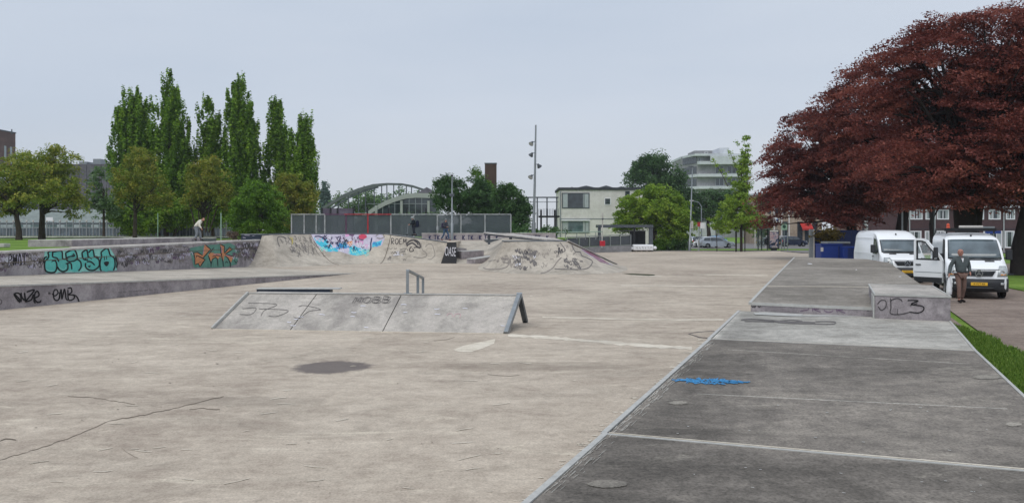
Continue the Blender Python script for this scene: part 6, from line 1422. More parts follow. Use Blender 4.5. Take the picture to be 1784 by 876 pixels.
# steel frame structure left of it
fr = thing('climbing_tower', (X(900, 92), 92, 1.4), 'tall dark steel play frame with a middle deck between the mast and the white house', 'climbing frame')
lx = lambda p_: X(p_, 92)-fr.location.x; lz = lambda y_: Z(y_, 92)-1.4
for p_ in (920, 936, 953, 970): B().bar((lx(p_), 0, 0), (lx(p_), 0, lz(344)), .14).build('post', mt['galv_dark'], fr)
for p_, t_ in ((942, 366), (966, 366)): B().bar((lx(p_), -1.2, 0), (lx(p_), -1.2, lz(t_)), .2).build('dark_post', mt['black_metal'], fr)
B().bar((lx(905), 0, lz(344)), (lx(973), 0, lz(344)), .14).build('top_beam', mt['galv_dark'], fr); B().bar((lx(905), 0, lz(352)), (lx(973), 0, lz(352)), .06).build('cross_rail', mt['galv_dark'], fr)
B().box(lx(938), lx(974), -1.2, .5, lz(379), lz(376)).build('deck', mt['black_metal'], fr)
b = B()
for i in range(14): b.tube([(lx(938+i*2.6), -1.2, lz(376)), (lx(938+i*2.6), -1.2, lz(364))], .02, 4)
b.build('railing', mt['galv_dark'], fr, kind='stuff')
# hall with arches (d 135)
mt['arch'] = m_flat('pale_concrete_arch', C(164, 168, 165), .8, var=.1, scale=1)
mt['arch2'] = m_flat('grey_arch', C(100, 107, 106), .8, var=.1, scale=1)
d = 135; hl = thing('arched_hall', (X(690, d), d, 0), 'low hall with pale concrete arch, white columns and dark glazing', 'building'); ox = hl.location.x
hp = [(606, 388), (625, 379), (650, 362), (672, 350), (690, 343), (708, 338), (725, 336.5), (745, 337), (760, 338)]
pts = [(X(a, d)-ox, 0, Z(c_, d)) for a, c_ in hp]
b = B()
for i in range(len(pts)-1):
    (xa, _, za), (xb, _, zb_) = pts[i], pts[i+1]; b.add([(xa, -.3, za-.75), (xb, -.3, zb_-.75), (xb, -.3, zb_), (xa, -.3, za), (xa, 10, za-.1), (xb, 10, zb_-.1)], [(0, 1, 2, 3), (3, 2, 5, 4)])
b.build('arch_roof', mt['arch'], hl)
b = B(); b.add([(x, -.1, z-.7) for x, _, z in pts]+[(pts[-1][0], -.1, 0), (pts[0][0], -.1, 0)], [tuple(range(len(pts)+2))[::-1]]); b.build('glazing', mt['glass'], hl)
for a in (656, 700, 747): B().box(X(a-2, d)-ox, X(a+2, d)-ox, -.5, -.11, 0, Z(350 if a > 690 else 358, d)).build('column', mt['arch'], hl)
for a in (615, 627, 642, 667, 678, 688, 713, 724, 735): 
    yy = np.interp(a, [p[0] for p in hp], [p[1] for p in hp]); B().box(X(a, d)-ox-.05, X(a, d)-ox+.05, -.16, -.11, 0, Z(yy, d)-.75).build('mullion', mt['galv'], hl)
B().box(X(640, d)-ox, X(747, d)-ox, -.18, -.165, Z(355.5, d), Z(354.5, d)).build('transom', mt['galv'], hl)
B().box(X(612, d)-ox, X(655, d)-ox, -.18, -.165, Z(372, d), Z(371, d)).build('transom', mt['galv'], hl)
b = B(); b.add([(X(722, d)-ox, 2, Z(337, d)), (X(741, d)-ox, 2, Z(325, d)), (X(760, d)-ox, 2, Z(337, d)), (X(741, d)-ox, 9, Z(325, d)), (X(722, d)-ox, 9, Z(337, d)), (X(760, d)-ox, 9, Z(337, d))], [(0, 2, 1), (0, 1, 3, 4), (1, 2, 5, 3)]); b.build('roof_gable', mt['bld_grey'], hl)
d = 150; ar = thing('arch_frame', (X(650, d), d, 0), 'open arched concrete frame with thin hangers behind the hall', 'arch'); ox = ar.location.x
ap = [(562, 361), (580, 350), (600, 338), (625, 328), (650, 321), (675, 319), (700, 319.5), (720, 323), (738, 329), (752, 336)]
ip = [(562, 366), (580, 356), (600, 345), (625, 334), (650, 326.5), (675, 322.5), (700, 323), (720, 327), (738, 333), (752, 340)]
b = B()
for i in range(len(ap)-1):
    q_ = [(X(a, d)-ox, y_, Z(c_, d)) for y_ in (-.4, .4) for a, c_ in (ap[i], ap[i+1], ip[i+1], ip[i])]; b.add(q_, [(3, 2, 1, 0), (4, 5, 6, 7), (0, 1, 5, 4), (1, 2, 6, 5), (2, 3, 7, 6), (3, 0, 4, 7)])
b.build('arch_beam', mt['arch2'], ar)
for a in (590, 607, 625, 637, 652, 665, 674, 686, 695, 708, 717, 730):
    yy = np.interp(a, [p[0] for p in ip], [p[1] for p in ip]); B().bar((X(a, d)-ox, 0, 0), (X(a, d)-ox, 0, Z(yy, d)), .16).build('hanger', mt['galv_dark'], ar)
b = B()
for i in range(4): b.bar((X(ap[i][0], d)-ox, 6, Z(ap[i][1]+2, d)), (X(ap[i+1][0], d)-ox, 6, Z(ap[i+1][1]+2, d)), .3)
b.build('rear_rib', mt['galv_dark'], ar)
d = 140; ch = thing('brick_chimney', (X(855, d), d, 0), 'dark square brick chimney stack rising above the bushes', 'chimney'); w_ = (X(865, d)-X(845, d))/2
B().box(-w_, w_, -w_, w_, 0, Z(286.5, d)).build('stack', mt['brick_chim'], ch); B().box(-w_-.06, w_+.06, -w_-.06, w_+.06, Z(286.4, d), Z(284.6, d)).build('cap', mt['galv_dark'], ch)
# tower block
d = 260; tb = thing('apartment_tower', (X(1255, d), d, 0), 'white stepped apartment tower with long balcony bands, above the far trees', 'building'); ox = tb.location.x
def tx(p_): return X(p_, d)-ox
B().prism([(tx(1214), 0), (tx(1304), 0), (tx(1304), 16), (tx(1197), 24), (tx(1197), 9)], 0, Z(270, d)).build('core_wall', mt['bld_tower'], tb)
for yt_, yb, a, c_, lx_ in ((268.5, 272.3, 1209, 1292, 1196.5), (281.5, 287, 1217, 1313, 1200), (303.5, 308.5, 1216, 1308, 1188), (324.5, 329.5, 1216, 1304, 1190)):
    B().prism([(tx(a), -1.6), (tx(c_), -1.6), (tx(c_), 17), (tx(lx_), 26), (tx(lx_), 10)], Z(yb, d), Z(yt_, d)).build('balcony_band', mt['bld_band'], tb)
B().box(tx(1212.5), tx(1244), 2, 12, Z(270, d), Z(261.5, d)).build('roof_house', mt['bld_tower'], tb); B().box(tx(1256.5), tx(1273.5), 2, 12, Z(270, d), Z(256.5, d)).build('roof_house', mt['bld_white'], tb)
B().box(tx(1235), tx(1296), -2.2, -1.62, Z(287, d)+.01, Z(272.5, d)-.01).build('balcony_band', mt['bld_band'], tb)
for (a, c_, y1, y2) in ((1217, 1220.5, 275, 282), (1246, 1261, 289, 303), (1267, 1283, 289, 303), (1246, 1261, 310, 324), (1266, 1282, 310, 324), (1205, 1209, 290, 303), (1210, 1214, 290, 303)):
    if a < 1214: continue
    window(tb, tx(a), tx(c_), Z(y2, d), Z(y1, d), -.05, fw=.2, mull=(.5,) if c_-a > 8 else (), fm=mt['galv'])
for yy in (276.5, 294, 316):
    for k_ in range(5):
        f_ = .12+.17*k_; xa = tx(1214)+(tx(1197)-tx(1214))*f_; ya = 9*f_; o = B().box(-.9, .9, -.08, .05, -1.1, 1.1).build('side_window', mt['glass'], tb); o.location = (xa, ya-.1, Z(yy+2, d)); o.rotation_euler.z = math.atan2(9, tx(1197)-tx(1214))+math.pi
window(tb, tx(1230), tx(1236), Z(266.5, d), Z(264, d), 1.98, fw=.1)
d = 150; b2 = thing('low_white_building', (X(1222, d), d+12, 0), 'low white building with dark window band behind the parked cars', 'building'); 
d = 162
B().box(0, 5.4, 0, 8, -.2, Z(361.5, d)).build('wall', mt['bld_white'], b2)
window(b2, .3, 5.2, Z(386, d), Z(376.5, d), -.02, fw=.12, mull=(.2, .4, .6, .8), fm=mt['galv'])
# left: grey hall, brick tower
d = 170; gh = thing('grey_hall', (X(40, d), d, 0), 'long dark grey industrial hall with pale lower cladding behind the left trees', 'building'); ox = gh.location.x
B().box(X(40, d)-ox, X(345, d)-ox, 0, 40, 0, Z(286, d)).build('wall', mt['bld_grey'], gh)
B().box(X(-60, d)-ox, X(400, d)-ox, -9, -.02, 0, Z(367, d)).build('lower_cladding', mt['bld_pale'], gh)
B().box(X(-60, d)-ox, X(56, d)-ox, -6, -.03, Z(367, d)+.02, Z(312, d)).build('pale_block', mt['bld_pale'], gh)
B().box(X(145, d)-ox, X(158, d)-ox, 4, 7, Z(286, d)+.003, Z(274, d)).build('roof_vent', mt['galv'], gh); B().box(X(120, d)-ox, X(134, d)-ox, 4, 7, Z(286, d)+.003, Z(279, d)).build('roof_vent', mt['galv'], gh)
for i in range(11):
    a = 70+i*28; B().box(X(a, d)-ox, X(a+15, d)-ox, -9.06, -9.0, Z(404, d), Z(388, d)).build('strip_window', mt['glass_green'], gh)
for i in range(22): B().box(X(60+i*13, d)-ox-.04, X(60+i*13, d)-ox+.04, -.05, -.0, Z(367, d)+.1, Z(287, d)).build('panel_joint', mt['roof'], gh)
d = 158; bt = thing('brick_tower', (X(-30, d), d, 0), 'grey red brick building with tall pale windows at the far left edge', 'building'); ox = bt.location.x
xr_ = X(27, 176)-ox; ztb = Z(233, 176)
B().box(xr_-14, xr_, 0, 18, 0, ztb).build('wall', mt['brick_red'], bt); B().box(xr_-14.1, xr_+.1, -.1, 18.1, ztb+.003, ztb+.25).build('parapet', mt['galv_dark'], bt)
for yy_ in (11.2, 14.4, 16.4): B().box(xr_+.003, xr_+.04, yy_-.35, yy_+.35, Z(284, 172), Z(254, 172)).build('window', mt['curtain'], bt)
B().tube([(X(4, d)-ox, 3, Z(231, d)), (X(4, d)-ox, 3, Z(222, d))], .12, 6).build('flue', mt['galv_dark'], bt)
# street corner building behind the beeches
d = 140; cb = thing('corner_building', (X(1330, d), d, 0), 'tan three storey shop building behind the bus shelter', 'building'); ox = cb.location.x
B().box(0, X(1432, d)-ox, 0, 12, 0, Z(338, d)).build('wall', mt['bld_tan'], cb); B().box(-.2, X(1433, d)-ox, -.3, 12, Z(338, d)+.003, Z(335, d)).build('cornice', mt['bld_white'], cb)
for i, a in enumerate((1337, 1350, 1363, 1376, 1389, 1402, 1415)):
    window(cb, X(a, d)-ox, X(a+6, d)-ox, Z(372, d), Z(350, d), -.02, fw=.1, fm=mt['roof'])
    if i in (0, 2, 4, 5, 6): window(cb, X(a, d)-ox, X(a+(5 if i < 2 else 9), d)-ox, .3, Z(386, d), -.02, fw=.1, fm=mt['roof'], gm=mt['glass'])
for a in (1347, 1360, 1373): B().box(X(a, d)-ox, X(a+1.6, d)-ox, -.4, -.03, 0, Z(345, d)).build('pilaster', mt['bld_cream'], cb)
aw = B().add([(X(1393, d)-ox, -.05, Z(388, d)), (X(1412, d)-ox, -.05, Z(388, d)), (X(1412, d)-ox, -1.4, Z(398, d)), (X(1393, d)-ox, -1.4, Z(398, d)), (X(1412, d)-ox, -1.4, Z(401, d)), (X(1393, d)-ox, -1.4, Z(401, d))], [(0, 1, 2, 3), (3, 2, 4, 5)]).build('awning', m_flat('red_awning', C(176, 50, 46), .7), cb)
pi = thing('brick_gatehouse', (X(1484, 86), 86, 0), 'pinkish brown brick house end between the first beech and the tall van', 'building')
B().box(0, X(1502, 86)-X(1484, 86), 0, 5, 0, Z(376, 86)).build('wall', mt['brick_red'], pi)
B().add([(-.2, -.2, Z(376, 86)+.003), (1.3, -.2, Z(376, 86)+.003), (1.3, 5, Z(376, 86)+.003), (-.2, 5, Z(376, 86)+.003), (.5, 2.4, Z(366, 86))], [(0, 1, 4), (1, 2, 4), (2, 3, 4), (3, 0, 4)]).build('roof', mt['roof'], pi)
# terrace houses
d = 95; th_ = thing('brick_terrace', (X(1512, d), d, 0), 'long purple brown brick terrace with white window frames behind the vans', 'building'); ox = th_.location.x
xe = X(1960, d)-ox; zt_ = Z(362, d)
B().box(0, xe, 0, 9, -.2, zt_).build('wall', mt['brick_dark'], th_)
B().box(X(1573, d)-ox, xe+.3, -.45, 9.3, zt_+.003, zt_+.3).build('eaves', mt['bld_white'], th_)
B().add([(-.2, -.3, zt_+.31), (xe+.3, -.3, zt_+.31), (xe+.3, 4.5, zt_+3), (-.2, 4.5, zt_+3), (xe+.3, 9.2, zt_+.31), (-.2, 9.2, zt_+.31)], [(0, 1, 2, 3), (3, 2, 4, 5), (1, 4, 2), (0, 3, 5)]).build('roof', mt['roof'], th_)
TW = lambda a, c_, y1, y2, mull: window(th_, X(a, d)-ox, X(c_, d)-ox, Z(y2, d), Z(y1, d), -.0, fw=.13, mull=mull, curtain=True)
for a, c_, m_ in ((1574, 1583, ()), (1585, 1607, (.33, .55)), (1612, 1630, (.5,)), (1632, 1653, (.5,)), (1668, 1686, (.5,)), (1696, 1714, (.5,)), (1722, 1743, (.35,)), (1752, 1768, (.5,)), (1776, 1796, (.5,)), (1806, 1830, (.5,))): TW(a, c_, 365, 382.5, m_)
for a, c_, m_ in ((1514, 1532, (.5,)), (1584, 1605, (.4,)), (1611, 1628, (.4,)), (1630, 1647, (.5,)), (1668, 1686, (.5,)), (1713, 1746, (.3, .7)), (1750, 1767, ()), (1776, 1796, (.5,)), (1806, 1830, (.5,))): TW(a, c_, 402, 427 if a < 1640 else 432, m_)
for a in (1584, 1628, 1748): B().tube([(X(a, d)-ox, -.1, 0), (X(a, d)-ox, -.1, zt_)], .07, 6).build('drain_pipe', mt['curtain'], th_)
B().box(X(1573, d)-ox, X(1800, d)-ox, -.05, -.004, Z(399.5, d), Z(398.5, d)).build('string_course', mt['roof'], th_)

# ------------------------------------------------------------------ fences, walls, railings
def m_mesh(name, c, f_):
    n = N(name, .6, .2); v = n.co(); n.base(n.mix(1., c, n.ramp(n.noise(v, .8, 5, .6), [(.3, .8), (.7, 1.15)]), 'MULTIPLY'))
    tr = n.n('BsdfTransparent'); ms = n.n('MixShader'); ms.inputs[0].default_value = f_
    n.lk(tr.outputs[0], ms.inputs[1]); n.lk(n.b.outputs[0], ms.inputs[2]); n.lk(ms.outputs[0], n.t.nodes['Material Output'].inputs[0]); return n.m
mt['mesh'] = m_mesh('dark_green_windbreak_mesh', C(88, 98, 102), .7)
mt['post_w'] = m_flat('paint_splashed_white_post', C(164, 168, 170), .6, .2, .3, .5, 3)
mt['red_rail'] = m_flat('red_painted_rail', C(170, 52, 60), .6, var=.4, scale=2)
mt['purple_rail'] = m_flat('purple_painted_rail', C(98, 66, 92), .6, var=.4, scale=2)
d = 76.6; mf = thing('mesh_fence', (X(508, d), d, 1.5), 'long dark mesh ball court fence with white posts and a red painted rail', 'fence'); ox = mf.location.x; fz = Z(373, d)-1.5
posts = [508, 530, 551, 566, 603, 641, 681, 721, 762, 803, 845, 890]
for i, a in enumerate(posts):
    B().bar((X(a, d)-ox, 0, -.1), (X(a, d)-ox, 0, fz), .11).build('post', mt['purple_rail'] if a in (603,) else mt['red_rail'] if a == 641 else mt['post_w'], mf)
for i in range(len(posts)-1):
    xa, xb = X(posts[i], d)-ox+.07, X(posts[i+1], d)-ox-.07
    B().box(xa, xb, -.02, .02, .3, fz-.1).build('mesh_panel', mt['mesh'], mf)
    m_ = mt['red_rail'] if posts[i] in (641,) else mt['purple_rail'] if posts[i] in (566, 603) else mt['post_w']
    B().bar((xa-.07, -.03, fz-.02), (xb+.07, -.03, fz-.02), .09).build('top_rail', m_, mf)
B().bar((X(600, d)-ox, -.1, fz-.02), (X(682, d)-ox, -.1, fz-.02), .08).build('goal_bar', mt['red_rail'], mf)
d = 83; cf = thing('court_cage_fence', (X(545, d), d, 1.5), 'taller dark steel posts with vertical bars behind the mesh fence', 'fence'); ox = cf.location.x
for a in (561, 576, 588, 616, 640, 677, 709, 742): B().bar((X(a, d)-ox, 0, -.1), (X(a, d)-ox, 0, Z(362, d)-1.5), .15).build('post', mt['black_metal'], cf)
for i, (a, c_) in enumerate(((561, 576), (576, 588), (588, 616))): B().box(X(a, d)-ox+.09, X(c_, d)-ox-.09, -.02, .02, .1, Z(363, d)-1.5).build('mesh_panel', m_mesh('purple_grey_mesh', C(104, 96, 112), .75) if i == 0 else bpy.data.materials['purple_grey_mesh'], cf)
b = B()
for i in range(64): a = 563+i*2.8; b.bar((X(a, d)-ox, .05, 0), (X(a, d)-ox, .05, Z(372, d)-1.5), .04)
b.build('bars', mt['galv_dark'], cf, kind='stuff')
# ramp with railing at the right of the pyramid
d = 84; rr_ = thing('ramp_railing', (X(935, d), d, .0), 'grey concrete ramp wall with steel framed grey railing panels', 'railing'); ox = rr_.location.x; xe = X(1100, 92)-ox
dy = 8
def rp(px_): f_ = (px_-935)/165; return (X(px_, d+dy*f_)-ox, dy*f_)
a0, a1 = rp(935), rp(1100)
B().add([(a0[0], a0[1], -.2), (a1[0], a1[1], -.2), (a1[0], a1[1], Z(427.5, 92)), (a0[0], a0[1], .35), (a0[0]+.3, a0[1]+2, .35), (a1[0]+.3, a1[1]+2, Z(427.5, 92)), (a1[0]+.3, a1[1]+2, -.2)], [(0, 1, 2, 3), (3, 2, 5, 4), (1, 6, 5, 2)]).build('ramp_wall', mt['bld_tower'], rr_)
rps = [988, 1009, 1027, 1045, 1063, 1081, 1099]
for i, px_ in enumerate(rps):
    x_, y_ = rp(px_); f_ = (px_-935)/165; z0_ = .35+(Z(427.5, 92)-.35)*f_
    B().bar((x_, y_-.05, z0_), (x_, y_-.05, z0_+1.15+.02), .08).build('post', mt['galv'], rr_)
    if i < len(rps)-1:
        x2, y2 = rp(rps[i+1]); f2 = (rps[i+1]-935)/165; z2_ = .35+(Z(427.5, 92)-.35)*f2
        B().bar((x_, y_-.05, z0_+1.2), (x2, y2-.05, z2_+1.2), .08).build('top_rail', mt['galv'], rr_); B().bar((x_, y_-.05, z0_+.08), (x2, y2-.05, z2_+.08), .06).build('bottom_rail', mt['galv'], rr_)
        B().add([(x_+.06, y_-.04, z0_+.14), (x2-.06, y2-.04, z2_+.14), (x2-.06, y2-.04, z2_+1.1), (x_+.06, y_-.04, z0_+1.1), (x_+.06, y_, z0_+.14), (x2-.06, y2, z2_+.14), (x2-.06, y2, z2_+1.1), (x_+.06, y_, z0_+1.1)], [(0, 1, 2, 3), (7, 6, 5, 4), (0, 4, 5, 1), (2, 6, 7, 3)]).build('infill_panel', mt['galv_dark'], rr_)
ug = thing('green_rail', (X(888, 86), 86, 1.42), 'thin pale green handrail on posts behind the grind ledge', 'railing'); ox = ug.location.x
B().tube([(0, 0, Z(406, 86)-1.42), (X(1050, 86)-ox, 0, Z(403.5, 86)-1.42)], .05, 6).build('top_rail', m_flat('pale_green_steel', C(140, 162, 150), .5, .2), ug)
for a in (889, 905, 930, 955, 985, 1005, 1020, 1038): B().tube([(X(a, 86)-ox, 0, 0), (X(a, 86)-ox, 0, Z(405, 86)-1.42)], .04, 6).build('post', mt['galv'], ug)
rc = thing('red_crate', A(1049.5, 428, 87.5), 'small red box behind the railing panels', 'box'); rc.location.z = .72
B().box(-.28, .28, -.15, .2, 0, .55).build('crate', m_flat('red_plastic', C(190, 44, 60), .5), rc, bevel=.04)
sh = thing('steel_portal', (X(1042, 93), 93, 0), 'dark steel portal frame shelter with flat roof beside the ramp', 'shelter'); ox = sh.location.x
B().box(0, X(1138, 93)-ox, -.1, 2.6, Z(396.5, 93), Z(391.5, 93)).build('roof_beam', mt['galv_dark'], sh)
for a, c_ in ((1042, 1047), (1131, 1137.5)): B().box(X(a, 93)-ox, X(c_, 93)-ox, 0, .4, 0, Z(396.6, 93)).build('post', mt['galv_dark'], sh)
B().box(X(1104, 93)-ox, X(1107, 93)-ox, .1, .3, 0, Z(396.6, 93)).build('post', mt['black_metal'], sh)
B().box(X(1102, 93)-ox, X(1130, 93)-ox, 2.2, 2.3, 0, Z(402, 93)).build('back_panel', mt['black_metal'], sh)
B().box(X(1082, 93)-ox, X(1130, 93)-ox, 2.0, 2.05, Z(403, 93), Z(401, 93)).build('barrier_tape', mt['post_w'], sh)
cg = 'white wrapped blocks at the far edge of the park'
bp_ = thing('wrapped_blocks', (X(1119, 92), 92, 0), 'white plastic wrapped row of blocks with black scribbles in front of the portal', 'wrapped blocks')
wpb = B().box(X(1103, 92)-X(1119, 92), X(1139, 92)-X(1119, 92), 0, 1.0, .13, .80).build('wrap', mt['white_paint'], bp_, bevel=.14, seg=3); 
B().ball((X(1142, 92)-X(1119, 92), .3, .42), .2, 10, 8).build('wrap_roll', mt['white_paint'], bp_, smooth=True); B().ball((X(1101, 92)-X(1119, 92), .3, .35), .2, 10, 8).build('wrap_roll', mt['white_paint'], bp_, smooth=True)
for x_ in (-.9, -.3, .3, .9): B().box(x_-.12, x_+.12, .05, .9, 0, .128).build('pallet_foot', mt['bark'], bp_)
p = Paint([wpb], bp_); rr = random.Random(4)
p.strokes('marking', [squiggle(rr, 1108+i*5, 429, 4, 5, 4) for i in range(6)], .7, mt['ink_grey'], 1, curved=False)
# quay railing at the left, low quay wall
d = 82; qw = thing('quay_wall', (X(-60, d), d, 1.5), 'low grey concrete quay wall along the back of the lawn', 'wall'); ox = qw.location.x
B().box(0, X(395, d)-ox, 0, .5, 0, .18).build('wall_body', mt['galv_dark'], qw); B().box(-.05, X(395, d)-ox+.05, -.06, .55, .182, .28).build('coping', mt['cap'], qw)
d = 90; qr = thing('quay_fence', (X(-60, d), d, 1.5), 'long blue grey steel and glass windbreak fence behind the lawn trees', 'fence'); ox = qr.location.x
pg = m_glass('grey_blue_fence_glass', C(86, 98, 108), .2); ft = Z(386.5, d)-1.5
pm_ = None
for i in range(40):
    a = -58+i*11.6; x_ = X(a, d)-ox; x2 = X(a+11.6, d)-ox
    B().bar((x_, 0, 0), (x_, 0, ft), .09).build('post', mt['galv'], qr)
    B().ball((x_, 0, ft+.09), .1, 8, 5).build('post_lamp', mt['cap'], qr, smooth=True)
    B().box(x_+.06, x2-.06, .01, .04, .25, ft*.62).build('glass_panel', pg, qr)
    B().box(x_+.05, x2-.05, -.03, .03, ft*.63, ft*.68).build('middle_rail', mt['galv'], qr); B().box(x_+.05, x2-.05, -.03, .03, ft-.3, ft-.1).build('top_board', mt['galv_dark'], qr)
    B().box(x_+.05, x2-.05, -.03, .03, .12, .2).build('bottom_rail', mt['galv'], qr)
    xm = (x_+x2)/2; B().bar((xm, -.02, .2), (xm, -.02, ft*.63), .05).build('baluster', mt['galv'], qr)
wsn = thing('white_sign_board', A(86, 385, 95), 'small white board standing on the quay fence beside the ivy clad tree', 'sign'); B().box(-.38, .38, 0, .05, 0, .42).build('board', mt['white_paint'], wsn)
B().bar((0, .02, -2.3), (0, .02, 0), .06).build('post', mt['galv'], wsn)
g0 = thing('concrete_stub', A(0, 428, 40), 'small grey concrete block at the left edge of the lawn', 'block'); g0.location.z = 1.6
B().box(-.6, .2, 0, .5, 0, .18).build('block', mt['cap'], g0, bevel=.02)
# blue enclosure and bins
d = 62; be = thing('blue_enclosure', (X(1413, d), d, 0), 'dark navy panel enclosure with a steel post behind the bins', 'fence panel'); ox = be.location.x; zt_ = Z(401, d)
mt['navy'] = m_flat('navy_panel_paint', C(30, 42, 84), .5, var=.2, scale=1); mt['bin_blue'] = m_flat('blue_bin_paint', C(32, 56, 128), .4, var=.12, scale=2)
B().box(-.12, .12, -.15, .15, 0, Z(399.5, d)).build('post', mt['galv'], be); B().box(.13, .2, -.15, .15, 0, Z(399.5, d)).build('post_strip', mt['cap'], be)
for i in range(4):
    x_ = .25+i*.92; B().box(x_, x_+.9, 0, .08, .05, zt_).build('panel', mt['navy'], be)
b = B(); b.bar((.2, -.05, zt_*.45), (3.9, -.05, zt_*.45), .06); b.build('rail', mt['black_metal'], be)
d = 56; zb_ = .0
bn = thing('blue_container', (X(1431, d), d, zb_), 'bright blue waste container with closed lid in front of the navy panels', 'container'); w_ = X(1468, d)-X(1431, d)
B().box(0, w_, 0, 1.1, 0, Z(427, d)).build('container_body', mt['bin_blue'], bn, bevel=.04); B().box(-.03, w_+.03, -.04, 1.14, Z(427, d)+.003, Z(425, d)).build('lid', mt['bin_blue'], bn, bevel=.02)
B().box(-.05, .12, -.03, .0, Z(438, d), Z(431, d)).build('sticker', mt['cap'], bn); B().box(w_*.8, w_*.8+.05, -.03, .0, .2, Z(429, d)).build('rib', mt['navy'], bn)
bl2 = thing('grey_lidded_bin', (X(1443, 58), 58, 0), 'container with flat grey lid behind the bright blue one', 'container'); w2_ = X(1480, 58)-X(1443, 58)
B().box(0, w2_, 0, 1.2, 0, Z(424.5, 58)).build('container_body', mt['navy'], bl2, bevel=.03); B().box(-.05, w2_+.05, -.05, 1.3, Z(424.5, 58)+.003, Z(421, 58)).build('lid', mt['galv'], bl2, bevel=.03)
bc = thing('ribbed_blue_bin', (X(1469, 55.5), 55.5, 0), 'ribbed blue container between the blue one and the tall van', 'container'); w3_ = X(1497, 55.5)-X(1469, 55.5)
B().box(0, w3_, 0, 1, 0, Z(429.5, 55.5)).build('container_body', mt['bin_blue'], bc, bevel=.03)
for k_ in range(5): B().box(.3, w3_-.02, -.05, .0, Z(433+k_*3.6, 55.5)-.03, Z(433+k_*3.6, 55.5)+.03).build('rib', mt['navy'], bc)
# ------------------------------------------------------------------ masts, lamps, signs, shelter
ms_ = thing('floodlight_mast', (X(929.5, 78), 78, 1.5), 'tall grey mast with four floodlights behind the hip bank', 'light mast')
zt_ = Z(218, 78)-1.5; x1_ = X(933.5, 78)-X(929.5, 78)
B().tube([(0, 0, 0), (x1_*.1, 0, 1.6), (x1_*.1, 0, 1.62), (x1_*.55, 0, zt_*.5), (x1_, 0, zt_)], [.2, .19, .13, .11, .075], 10).build('pole', mt['galv'], ms_, auto=50)
for py_, sgx, up_ in ((249, -1, 1), (268.5, -1, 0), (288, 1, 0), (307, -1, 1)):
    z_ = Z(py_, 78)-1.5; xp = x1_*z_/zt_; fl = bpy.data.objects.new('floodlight', None); COL.objects.link(fl); fl.parent = ms_; fl.location = (xp+sgx*.32, -.12, z_)
    B().bar((-sgx*.3, .1, .1), (0, 0, .08), .05).build('bracket', mt['galv_dark'], fl)
    ax = Vector((sgx*.5, -.6 if up_ else .5, -.7)); B().lathe(-ax.normalized()*.12, ax, [(0, 0), (.1, .0), (.12, .12), (.22, .28), (.24, .34)], 14).build('housing', mt['galv_dark'], fl, auto=40)
    B().lathe(ax.normalized()*.2, ax, [(0, 0), (.22, 0)], 14).build('lens', mt['lamp_glass'], fl)
p2 = thing('camera_pole', (X(787.5, 74.2), 74.2, 1.5), 'slim grey pole with a stepped base and small fittings beside the walker', 'pole')
zt_ = Z(307, 74.2)-1.5; B().tube([(0, 0, 0), (0, 0, 1.5), (0, 0, 1.55), (0, 0, zt_)], [.13, .12, .07, .05], 8).build('pole', mt['galv'], p2, auto=50); B().ball((0, 0, zt_+.05), .13, 8, 6, (1, 1, .7)).build('lamp_head', mt['black_metal'], p2, smooth=True)
B().box(-.2, .2, -.12, .05, Z(342, 74.2)-1.5, Z(338, 74.2)-1.5).build('bracket', mt['galv_dark'], p2)
l3 = thing('street_lamp', (X(1201, 96), 96, 0), 'tall lamp post with a small sign box in front of the bright tree', 'street lamp')
zt_ = Z(291, 96); dx_ = X(1206.5, 96)-X(1201, 96); B().tube([(0, 0, 0), (dx_*.2, 0, 1.4), (dx_*.2, 0, 1.45), (dx_, 0, zt_)], [.17, .15, .1, .06], 8).build('pole', mt['galv'], l3, auto=50); B().box(dx_-.5, dx_+.12, -.12, .12, zt_, zt_+.1).build('lamp_head', mt['galv_dark'], l3)
B().box(.1, .42, -.15, -.1, Z(398, 96), Z(385, 96)).build('sign_box', mt['cap'], l3)
l4 = thing('street_lamp', (X(1222, 118), 118, 0), 'short lamp with curved white arm behind the parked cars', 'street lamp'); zt_ = Z(350, 118)
B().tube([(0, 0, 0), (0, 0, zt_-.8), (-.4, 0, zt_-.2), (-1.2, 0, zt_)], [.09, .07, .05, .04], 8).build('pole', mt['galv'], l4); B().box(-1.7, -1.1, -.12, .12, zt_-.04, zt_+.1).build('lamp_head', mt['cap'], l4, bevel=.03)
def sign_post(px_, d, top, label, name='sign_post', panel=None, pm='white_paint', red=False, txt=None):
    t = thing(name, (X(px_, d), d, 0), label, 'sign'); h_ = Z(top, d); B().tube([(0, 0, 0), (0, 0, h_)], .045, 8).build('pole', mt['galv'], t)
    if panel:
        w_, hh, x_ = panel; B().box(x_-w_/2, x_+w_/2, -.08, -.05, h_-hh, h_).build('sign_panel', mt[pm], t)
        if txt: o = text('sign_text', txt, hh*.8, mt['ink_navy'], t, (x_, -.09, h_-hh*.5), (R(90), 0, 0), .002)
    return t
mt['sign_green'] = m_flat('pale_green_sign', C(150, 178, 160), .5); mt['sign_red'] = m_flat('red_sign', C(170, 62, 66), .5)
s1 = sign_post(1218, 95, 387, 'leaning red and white marked post with a red sign left of the estate car', panel=(.42, .5, 0), pm='sign_red'); B().box(.12, .62, -.1, -.07, Z(398, 95), Z(388, 95)).build('white_panel', mt['white_paint'], s1)
B().tube([(-.08, 0, 0), (-.08, 0, 1.3)], .07, 8).build('red_sleeve', mt['post_w'], s1)
s2_ = sign_post(1353.5, 104, 378.5, 'square blue and white sign on a pole above the bus shelter', panel=(.62, .6, 0), pm='white_paint')
